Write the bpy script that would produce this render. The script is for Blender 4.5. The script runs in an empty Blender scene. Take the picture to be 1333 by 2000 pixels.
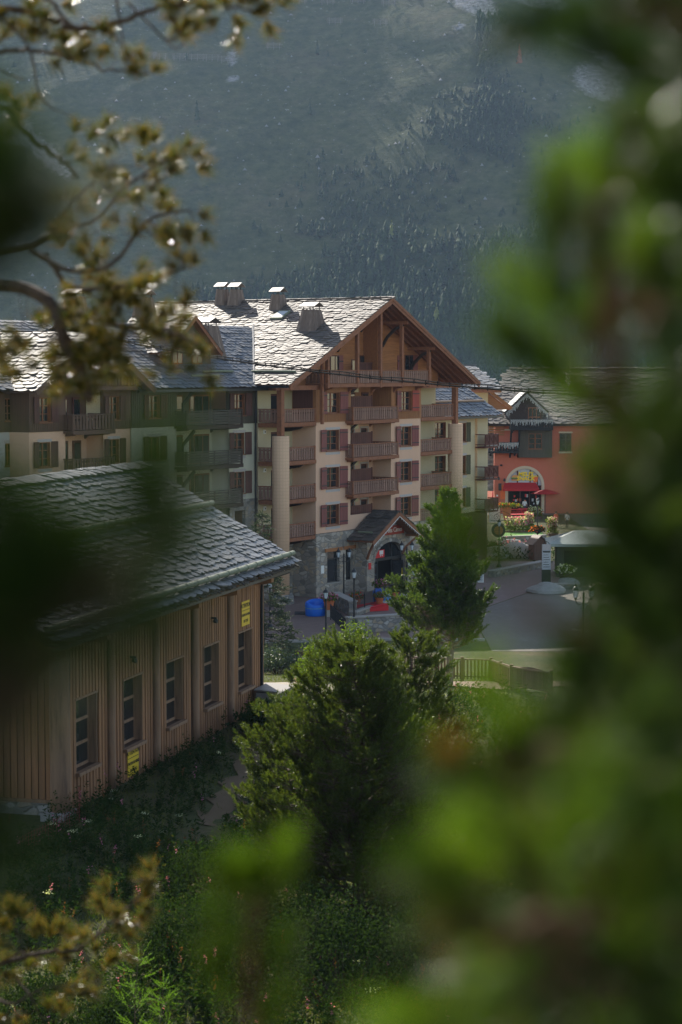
import bpy, math, random
import numpy as np
from mathutils import Vector, Matrix
R = math.radians
random.seed(7)
rng = np.random.default_rng(11)
scene = bpy.context.scene
COL = scene.collection

HAZE = .00009
# ------------------------------------------------------------------ camera
CAM_Z = 17.0
PITCH = 4.12
FPX = 3888.9            # focal length in pixels of the 1333 x 2000 photograph
cam_data = bpy.data.cameras.new('camera')
cam = bpy.data.objects.new('camera', cam_data)
COL.objects.link(cam)
cam.location = (0, 0, CAM_Z)
cam.rotation_euler = (R(90 - PITCH), 0, 0)
cam_data.sensor_fit = 'VERTICAL'
cam_data.sensor_width = 24
cam_data.sensor_height = 36
cam_data.lens = 70
cam_data.clip_start = 0.05
cam_data.clip_end = 12000
cam_data.dof.use_dof = True
cam_data.dof.focus_distance = 140
cam_data.dof.aperture_fstop = 2.8
scene.camera = cam

# ------------------------------------------------------------------ sky, sun, exposure
SUN_AZ, SUN_EL = -20.5, 33.0      # degrees left of the view direction, above the horizon
world = bpy.data.worlds.new('World')
scene.world = world
world.use_nodes = True
wn = world.node_tree
sky = wn.nodes.new('ShaderNodeTexSky')
sky.sky_type = 'NISHITA'
sky.sun_disc = False
sky.sun_elevation = R(SUN_EL)
sky.sun_rotation = R(SUN_AZ)
sky.altitude = 1900
sky.air_density = 1.0
sky.dust_density = 1.5
bg = wn.nodes['Background']
bg.inputs['Strength'].default_value = 0.135
tint = wn.nodes.new('ShaderNodeMix'); tint.data_type = 'RGBA'; tint.blend_type = 'MULTIPLY'   # late-summer valley sky, a little warmer than the pure model
tint.inputs[0].default_value = 1.0; tint.inputs[7].default_value = (1.15, 1.0, .82, 1)
wn.links.new(sky.outputs[0], tint.inputs[6]); wn.links.new(tint.outputs[2], bg.inputs['Color'])
sun_d = bpy.data.lights.new('sun', 'SUN')
sun_d.energy = 4.4
sun_d.angle = R(0.5)
sun_d.color = (1.0, 0.93, 0.82)
sun = bpy.data.objects.new('sun', sun_d)
COL.objects.link(sun)
SUNV = Vector((math.sin(R(SUN_AZ)) * math.cos(R(SUN_EL)), math.cos(R(SUN_AZ)) * math.cos(R(SUN_EL)), math.sin(R(SUN_EL))))
sun.rotation_euler = SUNV.to_track_quat('Z', 'Y').to_euler()
sun.location = (-40, 60, 80)
vs = scene.view_settings
vs.view_transform = 'Standard'
vs.look = 'None'
vs.exposure = 1.12
vs.gamma = 1.0
scene.cycles.use_denoising = True
scene.cycles.max_bounces = 6
scene.cycles.transparent_max_bounces = 8
scene.cycles.caustics_reflective = False
scene.cycles.caustics_refractive = False
scene.cycles.sample_clamp_indirect = 4

# ------------------------------------------------------------------ placing helpers
_t = R(PITCH)
CF = Vector((0, math.cos(_t), -math.sin(_t)))
CU = Vector((0, math.sin(_t), math.cos(_t)))
def ray(u, v):
    return CF + Vector((1, 0, 0)) * ((u - 666.5) / FPX) - CU * ((v - 1000) / FPX)
def atD(u, v, D):                    # point seen at (u, v) that lies D metres ahead
    d = ray(u, v)
    return Vector((0, 0, CAM_Z)) + d * (D / d.y)
def atz(u, v, z=0.0):                # point seen at (u, v) that lies at height z
    d = ray(u, v)
    return Vector((0, 0, CAM_Z)) + d * ((z - CAM_Z) / d.z)

def sstep(t):
    t = min(1.0, max(0.0, t))
    return t * t * (3 - 2 * t)
def ground_z(x, y):
    a = 15.2 + (3.0 - 15.2) * sstep(y / 26.0)
    a += -3.0 * min(1, max(0, (y - 84) / 28.0))
    if y < 112:
        k = sstep((y + 5) / 10) * (1 - sstep((y - 80) / 20.0))
        a += k * (0.22 * math.sin(x * .55 + y * .21) + 0.16 * math.sin(x * 1.3 - y * .47 + 1) + .1 * math.sin(y * 1.1 + x * .3))
        if x > 0 and 20 < y < 84:                       # the bank falls a little to the right
            a -= 1.2 * sstep((x - 2) / 12) * (1 - sstep((y - 60) / 24))
        wl_ = (x + 3.25) * .9652 - (y - 81.5) * .2615            # distance out from the long wall of the hall
        if y > 50: a += (3.06 - a) * (1 - sstep((wl_ - .6) / 2.2)) * (1 if y < 84 else 0)
    if y > 320:
        a += -70 * sstep((y - 320) / 500.0)
    return a

# ------------------------------------------------------------------ mesh helpers
def tag(o, label=None, cat=None, group=None, kind=None):
    if label: o['label'] = label
    if cat: o['category'] = cat
    if group: o['group'] = group
    if kind: o['kind'] = kind
    return o

def empty(name, loc=(0, 0, 0), rz=0.0, label=None, cat=None, group=None):
    o = bpy.data.objects.new(name, None)
    o.empty_display_size = 0.3
    COL.objects.link(o)
    o.location = loc
    o.rotation_euler = (0, 0, rz)
    return tag(o, label, cat, group)

def link(name, me, parent=None, loc=None, rot=None):
    o = bpy.data.objects.new(name, me)
    COL.objects.link(o)
    if parent is not None: o.parent = parent
    if loc is not None: o.location = loc
    if rot is not None: o.rotation_euler = rot
    return o

def copy_tree(o, parent=None):
    kids = list(o.children)
    c = o.copy()
    COL.objects.link(c)
    if parent is not None: c.parent = parent
    for k in kids: copy_tree(k, c)
    return c

class MB:
    def __init__(s): s.v = []; s.f = []; s.m = []
    def add(s, vs, fs, mi=0):
        b = len(s.v)
        s.v += [tuple(v) for v in vs]
        s.f += [tuple(b + i for i in f) for f in fs]
        s.m += [mi] * len(fs)
        return s
    def box(s, x0, x1, y0, y1, z0, z1, mi=0):
        if x0 > x1: x0, x1 = x1, x0
        if y0 > y1: y0, y1 = y1, y0
        if z0 > z1: z0, z1 = z1, z0
        return s.add([(x0,y0,z0),(x1,y0,z0),(x1,y1,z0),(x0,y1,z0),(x0,y0,z1),(x1,y0,z1),(x1,y1,z1),(x0,y1,z1)],
                     [(0,3,2,1),(4,5,6,7),(0,1,5,4),(1,2,6,5),(2,3,7,6),(3,0,4,7)], mi)
    def beam(s, p0, p1, w, h, up=(0, 0, 1), mi=0):
        p0, p1 = Vector(p0), Vector(p1)
        d = (p1 - p0).normalized()
        sd = d.cross(Vector(up))
        if sd.length < 1e-4: sd = d.cross(Vector((1, 0, 0)))
        sd.normalize()
        u = sd.cross(d).normalized()
        vs = []
        for p in (p0, p1):
            for a, b in ((-1,-1),(1,-1),(1,1),(-1,1)):
                vs.append(p + sd * (a * w / 2) + u * (b * h / 2))
        return s.add(vs, [(0,1,2,3),(7,6,5,4),(0,4,5,1),(1,5,6,2),(2,6,7,3),(3,7,4,0)], mi)
    def tube(s, pts, rads, n=8, mi=0, cap=True):
        pts = [Vector(p) for p in pts]
        if not hasattr(rads, '__len__'): rads = [rads] * len(pts)
        vs = []; fs = []
        prev = None
        for i, p in enumerate(pts):
            d = (pts[min(i+1, len(pts)-1)] - pts[max(i-1, 0)])
            if d.length < 1e-9: d = Vector((0, 0, 1))
            d.normalize()
            if prev is None:
                a = d.cross(Vector((0, 0, 1)))
                if a.length < 0.05: a = d.cross(Vector((1, 0, 0)))
            else:
                a = prev - d * prev.dot(d)
                if a.length < 1e-6: a = d.cross(Vector((1, .3, 0)))
            a.normalize(); prev = a
            b = d.cross(a)
            for k in range(n):
                t = 2 * math.pi * k / n
                vs.append(p + (a * math.cos(t) + b * math.sin(t)) * rads[i])
        for i in range(len(pts) - 1):
            for k in range(n):
                k2 = (k + 1) % n
                fs.append((i*n+k, i*n+k2, (i+1)*n+k2, (i+1)*n+k))
        if cap:
            fs.append(tuple(range(n-1, -1, -1)))
            fs.append(tuple((len(pts)-1)*n + k for k in range(n)))
        return s.add(vs, fs, mi)
    def lathe(s, prof, n=12, c=(0, 0, 0), mi=0, ph=0.0):    # prof: (r, z) from bottom up
        vs = []; fs = []
        for r, z in prof:
            for k in range(n):
                t = 2 * math.pi * k / n + ph
                vs.append((c[0] + r * math.cos(t), c[1] + r * math.sin(t), c[2] + z))
        for i in range(len(prof) - 1):
            for k in range(n):
                k2 = (k + 1) % n
                fs.append((i*n+k, i*n+k2, (i+1)*n+k2, (i+1)*n+k))
        fs.append(tuple(range(n-1, -1, -1)))
        fs.append(tuple((len(prof)-1)*n + k for k in range(n)))
        return s.add(vs, fs, mi)
    def prism(s, poly, a, b, axis='y', mi=0):
        # poly: 2-D outline, extruded along an axis from a to b. axis y -> (x, z); x -> (y, z); z -> (x, y)
        def P(p, t):
            if axis == 'y': return (p[0], t, p[1])
            if axis == 'x': return (t, p[0], p[1])
            return (p[0], p[1], t)
        n = len(poly)
        vs = [P(p, a) for p in poly] + [P(p, b) for p in poly]
        fs = [tuple(range(n)), tuple(range(2*n-1, n-1, -1))]
        for i in range(n):
            j = (i + 1) % n
            fs.append((i, i + n, j + n, j))
        return s.add(vs, fs, mi)
    def quad(s, a, b, c, d, mi=0): return s.add([a, b, c, d], [(0, 1, 2, 3)], mi)
    def mesh(s, mats, name='mesh', smooth=False):
        me = bpy.data.meshes.new(name)
        me.from_pydata(s.v, [], s.f)
        for m in (mats if isinstance(mats, (list, tuple)) else [mats]): me.materials.append(m)
        if any(s.m): me.polygons.foreach_set('material_index', s.m)
        if smooth: me.polygons.foreach_set('use_smooth', [True] * len(s.f))
        me.validate()
        me.update()
        return me
    def build(s, name, mats, parent=None, loc=None, rot=None, smooth=False):
        return link(name, s.mesh(mats, name, smooth), parent, loc, rot)

def fix_normals(me):
    import bmesh
    bm = bmesh.new(); bm.from_mesh(me)
    bmesh.ops.recalc_face_normals(bm, faces=bm.faces[:])
    bm.to_mesh(me); bm.free()

def np_mesh(name, V, F, mats, mi=None, smooth=False):
    """V (n,3), F (m,k) all faces with k corners"""
    me = bpy.data.meshes.new(name)
    V = np.asarray(V, dtype=np.float32); F = np.asarray(F, dtype=np.int32)
    k = F.shape[1]
    me.vertices.add(len(V)); me.vertices.foreach_set('co', V.ravel())
    me.loops.add(F.size); me.loops.foreach_set('vertex_index', F.ravel())
    me.polygons.add(len(F))
    me.polygons.foreach_set('loop_start', np.arange(0, F.size, k, dtype=np.int32))
    me.polygons.foreach_set('loop_total', np.full(len(F), k, dtype=np.int32))
    for m in (mats if isinstance(mats, (list, tuple)) else [mats]): me.materials.append(m)
    if mi is not None: me.polygons.foreach_set('material_index', np.asarray(mi, dtype=np.int32))
    if smooth: me.polygons.foreach_set('use_smooth', np.ones(len(F), dtype=bool))
    me.update(calc_edges=True)
    return me

def unit(a): return a / np.maximum(np.linalg.norm(a, axis=-1, keepdims=True), 1e-9)
def needles(P, D, L, W, leaf=False):
    """thin pointed blades (triangles) or leaf diamonds at P along D"""
    n = len(P)
    rnd = unit(rng.normal(size=(n, 3)))
    S = unit(np.cross(D, rnd))
    L = np.broadcast_to(np.asarray(L, float), (n,))[:, None]; W = np.broadcast_to(np.asarray(W, float), (n,))[:, None]
    if leaf:
        V = np.stack([P, P + D * L * .45 + S * W * .5, P + D * L, P + D * L * .45 - S * W * .5], 1)
        return V.reshape(-1, 3), np.arange(n * 4).reshape(n, 4)
    V = np.stack([P - S * W * .5, P + S * W * .5, P + D * L], 1)
    return V.reshape(-1, 3), np.arange(n * 3).reshape(n, 3)

def shoots(P, D, slen, n_each, nlen, nw, spread=.9, jit=.35):
    """bottle-brush shoots: blades radiate forward from each short stem"""
    N = len(P)
    slen = np.broadcast_to(np.asarray(slen, float), (N,))
    t = rng.random((N, n_each)) ** .8
    base = P[:, None, :] + D[:, None, :] * (t * slen[:, None])[..., None]
    perp = rng.normal(size=(N, n_each, 3))
    perp -= (perp * D[:, None, :]).sum(-1, keepdims=True) * D[:, None, :]
    perp = unit(perp)
    sp = spread * (1.15 - .55 * t)[..., None]
    dr = unit(D[:, None, :] * (1 - .25 * sp) + perp * sp + rng.normal(size=(N, n_each, 3)) * jit * .3)
    LL = nlen * (.75 + .5 * rng.random((N, n_each)))
    return needles(base.reshape(-1, 3), dr.reshape(-1, 3), LL.ravel(), nw)
# ------------------------------------------------------------------ materials
class NT:
    def __init__(s, name):
        s.m = bpy.data.materials.new(name); s.m.use_nodes = True
        s.t = s.m.node_tree; s.n = s.t.nodes; s.b = s.n['Principled BSDF']
        s.out = s.n['Material Output']
    def node(s, ty, **kw):
        n = s.n.new(ty)
        for k, v in kw.items():
            if k in n.inputs: n.inputs[k].default_value = v
            else: setattr(n, k, v)
        return n
    def lk(s, a, b): s.t.links.new(a, b)
    def coord(s, scale=(1, 1, 1), rot=(0, 0, 0)):
        tc = s.n.new('ShaderNodeTexCoord'); mp = s.n.new('ShaderNodeMapping')
        mp.inputs['Scale'].default_value = scale; mp.inputs['Rotation'].default_value = rot
        s.lk(tc.outputs['Object'], mp.inputs['Vector'])
        return mp.outputs[0]
    def noise(s, scale, detail=3, vec=None, rough=.55):
        n = s.node('ShaderNodeTexNoise', Scale=scale, Detail=detail, Roughness=rough)
        s.lk(vec if vec is not None else s.coord(), n.inputs['Vector'])
        return n.outputs['Fac']
    def ramp(s, fac, stops):
        r = s.n.new('ShaderNodeValToRGB'); e = r.color_ramp.elements
        while len(e) < len(stops): e.new(.5)
        for el, (p, c) in zip(e, stops):
            el.position = p; el.color = (c[0], c[1], c[2], 1)
        s.lk(fac, r.inputs[0]); return r.outputs[0]
    def mix(s, fac, a, b, mode='MIX'):
        m = s.n.new('ShaderNodeMix'); m.data_type = 'RGBA'; m.blend_type = mode
        for sock, val in ((m.inputs[0], fac), (m.inputs[6], a), (m.inputs[7], b)):
            if hasattr(val, 'links'): s.lk(val, sock)
            elif hasattr(val, '__len__'): sock.default_value = (*val[:3], 1)
            else: sock.default_value = val
        return m.outputs[2]
    def island(s):
        g = s.n.new('ShaderNodeNewGeometry'); return g.outputs['Random Per Island']
    def math(s, op, a, b=0.0, clamp=False):
        m = s.n.new('ShaderNodeMath'); m.operation = op; m.use_clamp = clamp
        for sock, val in ((m.inputs[0], a), (m.inputs[1], b)):
            if hasattr(val, 'links'): s.lk(val, sock)
            else: sock.default_value = val
        return m.outputs[0]
    def bump(s, h, strength=.4, dist=.02):
        b = s.node('ShaderNodeBump', Strength=strength, Distance=dist)
        s.lk(h, b.inputs['Height']); s.lk(b.outputs[0], s.b.inputs['Normal'])
    def base(s, c):
        if hasattr(c, 'links'): s.lk(c, s.b.inputs['Base Color'])
        else: s.b.inputs['Base Color'].default_value = (*c[:3], 1)
    def rough(s, r, spec=None, metal=None):
        if hasattr(r, 'links'): s.lk(r, s.b.inputs['Roughness'])
        else: s.b.inputs['Roughness'].default_value = r
        if spec is not None: s.b.inputs['Specular IOR Level'].default_value = spec
        if metal is not None: s.b.inputs['Metallic'].default_value = metal

def sc(c, k): return tuple(min(1, x * k) for x in c)

def m_stucco(name, c):
    t = NT(name)
    n1 = t.noise(.45, 5); n2 = t.noise(22, 4)
    st = t.noise(1.4, 3, t.coord((1.6, 1.6, .16)))
    a = t.mix(t.math('MULTIPLY', n1, .8), sc(c, 1.07), sc(c, .84))
    a = t.mix(t.math('MULTIPLY', st, .35), a, sc(c, .66))
    t.base(t.mix(.22, a, t.ramp(n2, [(.3, sc(c, .7)), (.7, sc(c, 1.2))])))
    t.rough(.93, .2); t.bump(n2, .35, .02)
    return t.m
def m_wood(name, c, c2=None, axis='z', grain=14.0, rough=.7, isl=.5, wear=.25):
    t = NT(name); c2 = c2 or sc(c, .55)
    s = {'z': (grain, grain, .7), 'x': (.7, grain, grain), 'y': (grain, .7, grain), 'n': (4, 4, 4)}[axis]
    g = t.noise(1.0, 5, t.coord(s), .65); bl = t.noise(.8, 3)
    a = t.ramp(g, [(.28, c2), (.52, c), (.8, sc(c, 1.25))])
    a = t.mix(t.math('MULTIPLY', t.island(), isl), a, sc(c2, .9))
    a = t.mix(t.math('MULTIPLY', bl, wear), a, tuple(.6 * x + .4 * (sum(c) / 3) for x in sc(c, .75)))
    t.base(a); t.rough(rough, .3); t.bump(g, .3, .01)
    return t.m
def m_slate(name, cols, rmin=.32, rmax=.55, spec=.6):
    t = NT(name)
    i = t.island(); n = t.noise(5, 5); n2 = t.noise(38, 4, rough=.7)
    a = t.ramp(i, [(k / (len(cols) - 1), c) for k, c in enumerate(cols)])
    a = t.mix(t.math('MULTIPLY', n, .6), a, sc(cols[0], .6))
    a = t.mix(.25, a, t.ramp(n2, [(.35, sc(cols[0], .4)), (.7, sc(cols[-1], 1.4))]))
    lich = t.ramp(t.noise(1.3, 6, rough=.7), [(.56, (0, 0, 0)), (.66, (1, 1, 1))])
    a = t.mix(t.math('MULTIPLY', lich, .35), a, (.16, .15, .09))
    t.base(a)
    r = t.node('ShaderNodeMapRange'); t.lk(n2, r.inputs[0]); r.inputs[3].default_value = rmin; r.inputs[4].default_value = rmax
    t.rough(r.outputs[0], spec)
    h = t.mix(.5, n, n2); t.bump(h, .55, .03)
    return t.m
def m_stone(name, scale=3.2, tint=(.34, .31, .27), mortar=(.36, .33, .29)):
    t = NT(name)
    vec = t.coord((1, 1, 1.55))
    nn = t.node('ShaderNodeTexNoise', Scale=3.0, Detail=2.0); t.lk(vec, nn.inputs['Vector'])
    wv = t.mix(.07, vec, nn.outputs['Color'])
    v1 = t.node('ShaderNodeTexVoronoi', Scale=scale); t.lk(wv, v1.inputs['Vector'])
    v2 = t.node('ShaderNodeTexVoronoi', Scale=scale, feature='DISTANCE_TO_EDGE'); t.lk(wv, v2.inputs['Vector'])
    sepc = t.n.new('ShaderNodeSeparateColor'); t.lk(v1.outputs['Color'], sepc.inputs[0])
    a = t.ramp(sepc.outputs[0], [(0, sc(tint, .5)), (.35, sc(tint, .85)), (.6, (tint[0] * 1.25, tint[1] * 1.05, tint[2] * .8)), (.8, sc(tint, 1.1)), (1, sc(tint, 1.55))])
    a = t.mix(t.math('MULTIPLY', t.noise(16, 4), .5), a, sc(tint, .55))
    e = t.ramp(v2.outputs['Distance'], [(.03, (0, 0, 0)), (.09, (1, 1, 1))])
    a = t.mix(e, sc(mortar, .62), a)
    t.base(a); t.rough(.88, .3)
    h = t.math('ADD', t.math('MULTIPLY', e, 1.0), t.math('MULTIPLY', t.noise(14, 3), .35)); t.bump(h, .9, .06)
    return t.m
def m_plain(name, c, rough=.5, spec=.5, metal=0.0, var=.25, bump=0.0):
    t = NT(name)
    n = t.noise(3.5, 5)
    t.base(t.mix(t.math('MULTIPLY', n, var * 2), sc(c, 1.12), sc(c, .7))); t.rough(rough, spec, metal)
    if bump: t.bump(t.noise(30, 3), bump, .01)
    return t.m
def m_leaf(name, cols, trans=.45, rough=.45, spec=.4, clump=.5, cscale=.9):
    """foliage: per-leaf colour, lets light through"""
    t = NT(name)
    i = t.island(); n = t.noise(cscale, 3)
    a = t.ramp(i, [(k / (len(cols) - 1), c) for k, c in enumerate(cols)])
    a = t.mix(t.math('MULTIPLY', n, clump), a, sc(cols[0], .55))
    t.base(a); t.rough(rough, spec)
    tr = t.n.new('ShaderNodeBsdfTranslucent')
    t.lk(t.mix(1.0, a, (1.5, 1.6, .5), 'MULTIPLY'), tr.inputs['Color'])
    mx = t.n.new('ShaderNodeMixShader'); mx.inputs[0].default_value = trans
    t.lk(t.b.outputs[0], mx.inputs[1]); t.lk(tr.outputs[0], mx.inputs[2])
    t.lk(mx.outputs[0], t.out.inputs['Surface'])
    return t.m
def m_glass(name, c=(.02, .024, .028), rough=.04):
    t = NT(name); t.base(c); t.rough(rough, .9)
    w = t.noise(1.5, 2); t.bump(w, .08, .02)
    return t.m
def m_emit(name, c, e):
    t = NT(name); t.base(c); t.b.inputs['Emission Color'].default_value = (*c, 1); t.b.inputs['Emission Strength'].default_value = e
    return t.m
def m_bark(name, c=(.12, .085, .065)):
    t = NT(name)
    g = t.noise(1, 5, t.coord((18, 18, 3)), .7)
    t.base(t.ramp(g, [(.3, sc(c, .35)), (.6, c), (.8, sc(c, 1.7))])); t.rough(.9, .2); t.bump(g, .8, .03)
    return t.m

M = {}
M['pink'] = m_stucco('stucco_pink', (.72, .47, .335))
M['cream'] = m_stucco('stucco_cream', (.58, .50, .33))
M['green_cream'] = m_stucco('stucco_pale_green', (.60, .59, .47))
M['white'] = m_stucco('stucco_white', (.62, .62, .62))
M['trim'] = m_stucco('stucco_grey_trim', (.50, .46, .45))
M['red_wall'] = m_stucco('stucco_red', (.55, .16, .10))
M['beige_trim'] = m_stucco('stucco_beige', (.62, .52, .38))
M['tile_col'] = m_stucco('column_render', (.66, .47, .32))
# fine square joints of the round columns
def _col():
    t = NT('column_mosaic'); c = (.72, .48, .32)
    tc = t.n.new('ShaderNodeTexCoord'); sx = t.n.new('ShaderNodeSeparateXYZ'); t.lk(tc.outputs['Object'], sx.inputs[0])
    at = t.math('ARCTAN2', sx.outputs[1], sx.outputs[0]); u = t.math('MULTIPLY', at, .62 / .24)
    fu = t.math('LESS_THAN', t.math('FRACT', u), .1); fz = t.math('LESS_THAN', t.math('FRACT', t.math('DIVIDE', sx.outputs[2], .24)), .1)
    j = t.math('MAXIMUM', fu, fz)
    a = t.mix(t.math('MULTIPLY', t.noise(.6, 4), .5), c, sc(c, .8))
    t.base(t.mix(t.math('MULTIPLY', j, .45), a, sc(c, .55))); t.rough(.85, .3)
    t.bump(t.math('SUBTRACT', 1.0, j), .5, .02)
    return t.m
M['column'] = _col()
M['wood_orange'] = m_wood('wood_orange', (.42, .17, .06), axis='x', isl=.3)
M['wood_clad'] = m_wood('wood_cladding', (.38, .165, .065), axis='z', isl=.4)
M['wood_beam'] = m_wood('wood_beam', (.30, .115, .055), axis='n', isl=.4)
M['wood_red'] = m_wood('wood_dark_red', (.14, .05, .035), axis='z')
M['wood_rail'] = m_wood('wood_weathered_rail', (.30, .17, .125), (.17, .085, .06), axis='z', isl=.7)
M['wood_grey'] = m_wood('wood_grey_brown', (.085, .07, .058), axis='x', isl=.5)
M['wood_greyclad'] = m_wood('wood_grey_cladding', (.10, .085, .06), axis='z', isl=.5)
M['wood_brownclad'] = m_wood('wood_brown_cladding', (.14, .075, .05), axis='z', isl=.5)
M['wood_dark'] = m_wood('wood_dark', (.05, .03, .022), axis='n')
M['wood_black'] = m_wood('wood_black', (.022, .02, .02), axis='n')
M['wood_larch'] = m_wood('wood_larch_boards', (.38, .18, .08), (.22, .105, .055), axis='z', grain=10, isl=.6, wear=.2)
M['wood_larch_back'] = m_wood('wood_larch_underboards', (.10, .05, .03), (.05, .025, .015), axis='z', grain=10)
M['log'] = m_wood('log_post', (.34, .19, .105), (.13, .07, .045), axis='z', grain=7, isl=.3, wear=.5)
M['wood_window'] = m_wood('wood_window_frame', (.27, .10, .045), axis='n', isl=.3)
M['chimney_wood'] = m_wood('wood_chimney_planks', (.27, .20, .165), (.11, .075, .06), axis='z', isl=.7)
M['shutter'] = m_wood('shutter_dull_red', (.27, .085, .075), (.16, .05, .045), axis='z', isl=.35)
M['shutter_bright'] = m_wood('shutter_bright_red', (.42, .075, .05), axis='z', isl=.2)
M['shutter_brown'] = m_wood('shutter_brown', (.12, .05, .04), axis='z', isl=.35)
M['shutter_olive'] = m_wood('shutter_olive', (.09, .085, .045), axis='z', isl=.35)
M['iron'] = m_plain('wrought_iron', (.014, .015, .018), .45, .5)
M['iron_band'] = m_plain('iron_band', (.03, .028, .03), .6)
M['glass'] = m_glass('window_glass')
M['slate_warm'] = m_slate('slate_warm', [(.09, .075, .065), (.17, .13, .11), (.12, .105, .10), (.22, .155, .12), (.09, .08, .075)], .5, .75, .35)
M['slate_blue'] = m_slate('slate_blue', [(.085, .095, .12), (.15, .165, .20), (.11, .12, .14), (.19, .17, .16), (.10, .11, .13)], .4, .65, .5)
M['slate_hut'] = m_slate('slate_hut', [(.045, .048, .055), (.10, .105, .115), (.065, .07, .078), (.13, .11, .095), (.17, .175, .19)], .34, .58, .6)
M['slate_dark'] = m_slate('slate_dark', [(.05, .045, .04), (.15, .125, .105), (.08, .07, .065), (.19, .15, .125)], .55, .85, .3)
M['deck'] = m_plain('roof_underlay', (.03, .03, .032), .85, .2)
M['stone'] = m_stone('masonry_rubble', 2.0, (.42, .37, .32), (.50, .46, .40))
M['stone_small'] = m_stone('masonry_rubble_small', 2.7, (.34, .32, .30), (.44, .42, .38))
M['cap'] = m_plain('stone_coping', (.36, .33, .30), .8, .3, var=.35, bump=.4)
M['concrete'] = m_plain('concrete', (.33, .31, .29), .85, .3, var=.3, bump=.3)
M['pipe'] = m_plain('weathered_log_pipe', (.21, .23, .16), .7, .3, var=.45, bump=.4)
M['pipe_brown'] = m_plain('snow_pole', (.33, .22, .15), .7, .3, var=.4)
M['metal_roof'] = m_plain('zinc_sheet', (.30, .28, .27), .6, .4, .3)
M['steel'] = m_plain('galvanised_steel', (.20, .18, .165), .6, .4, .2)  # darkened so that the shade on the cabinet lid sits in the colour
M['white_paint'] = m_plain('white_paint', (.75, .75, .73), .6)
M['lamp_glass'] = m_plain('frosted_lamp_glass', (.62, .68, .74), .25, .5, var=.1)
M['blue'] = m_plain('blue_fabric', (.005, .13, .62), .42, .5, var=.2)
M['lime'] = m_plain('lime_stripe', (.2, .45, .12), .5)
M['red_mat'] = m_plain('red_vinyl', (.55, .01, .02), .45, .4, var=.25)
M['black_mat'] = m_plain('rubber_mat', (.03, .03, .035), .8)
M['terracotta'] = m_plain('terracotta', (.45, .14, .06), .8, .2)
M['yellow_sign'] = m_plain('yellow_sheet', (.72, .48, .03), .5, .4, var=.12)
M['black_ink'] = m_plain('black_ink', (.012, .012, .012), .6, .3, var=0)
M['white_ink'] = m_plain('cream_letters', (.72, .66, .58), .6, .3, var=0)
M['sign_red'] = m_plain('red_sign_board', (.36, .06, .035), .55, .3)
M['red'] = m_plain('bright_red', (.62, .015, .02), .5, .4, var=.2)
M['awning'] = m_plain('awning_canvas', (.45, .025, .03), .75, .2, var=.25)
M['parasol'] = m_plain('parasol_canvas', (.60, .035, .05), .75, .2, var=.25)
M['purple'] = m_plain('purple_paint', (.22, .03, .2), .6, .3)
M['yellow'] = m_plain('yellow_letters', (.95, .62, .02), .5, .3, var=0)
M['orange'] = m_plain('orange_paint', (.75, .15, .04), .6, .3)
M['bun'] = m_plain('bun_brown', (.62, .30, .10), .6, .3)
M['lettuce'] = m_plain('green_paint', (.15, .35, .04), .6, .3)
M['panel_white'] = m_plain('pale_panel', (.45, .47, .5), .45, .4, var=.15)
M['dark_interior'] = m_plain('dark_interior', (.012, .011, .011), .9, .1)  # near-black boards: the darkness of unlit rooms is painted on
M['turf'] = m_plain('artificial_turf', (.16, .30, .08), .9, .1, var=.2, bump=.5)
M['canvas_white'] = m_plain('white_canvas', (.6, .57, .53), .8, .2)
M['kiosk_roof'] = m_plain('pale_green_roof', (.33, .38, .34), .55, .4, var=.3)
M['kiosk_wall'] = m_wood('kiosk_boards', (.05, .055, .035), axis='x')
M['cable'] = m_plain('black_rubber', (.012, .012, .013), .95, .05)
M['needle_rust'] = m_leaf('rusty_needles', [(.12, .035, .008), (.2, .06, .01)], .35, .6, .2, clump=.2)
M['netting'] = m_plain('rust_red_netting', (.22, .045, .03), .7)
M['rock_far'] = m_plain('weathered_rock', (.2, .2, .19), .9, .2)
M['rock'] = m_plain('boulder_granite', (.34, .33, .31), .85, .3, var=.45, bump=.9)
M['bark'] = m_bark('bark')
M['bark_grey'] = m_bark('bark_grey', (.20, .16, .13))
M['twig'] = m_bark('twig_bark', (.085, .055, .04))
M['twig_orange'] = m_bark('young_twig', (.12, .06, .03))
G = lambda *a: list(a)
M['pine'] = m_leaf('pine_needles', G((.035, .065, .016), (.08, .13, .025), (.055, .10, .02), (.13, .16, .035), (.10, .14, .04)), .4, .42, .5)
M['pine_mid'] = m_leaf('pine_needles_olive', G((.03, .05, .012), (.07, .10, .02), (.055, .085, .016), (.15, .16, .04), (.11, .14, .035)), .45, .42, .4)
M['spruce'] = m_leaf('spruce_needles', G((.05, .07, .05), (.09, .12, .085), (.07, .10, .07), (.13, .16, .12)), .25, .5, .4)
M['pine_tuft'] = m_leaf('backlight_tinted_needles', G((.025, .04, .01), (.09, .085, .022), (.045, .065, .014), (.27, .11, .03), (.14, .11, .045), (.04, .065, .014)), .55, .25, .8)  # orange-gold tones put part of the backlight glow into the needle colour
M['needle_bright'] = m_leaf('sun_tinted_pine_needles', G((.05, .10, .004), (.11, .19, .008), (.07, .13, .006), (.15, .16, .03)), .5, .28, .6, clump=.2)  # lit copy of the near needles: sunlight put into the colour
M['needle_near'] = m_leaf('near_pine_needles', G((.014, .03, .002), (.035, .07, .004), (.02, .042, .003), (.05, .09, .006), (.06, .035, .006)), .45, .42, .35, clump=.25)  # toned down so that most near shoots look unlit beside the bright copy
M['needle_dark'] = m_leaf('shade_tinted_pine_needles', G((.018, .035, .008), (.03, .055, .01), (.025, .045, .008)), .25, .5, .2, clump=.2)  # dark copy: shade among the near branches is put into the colour
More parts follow.
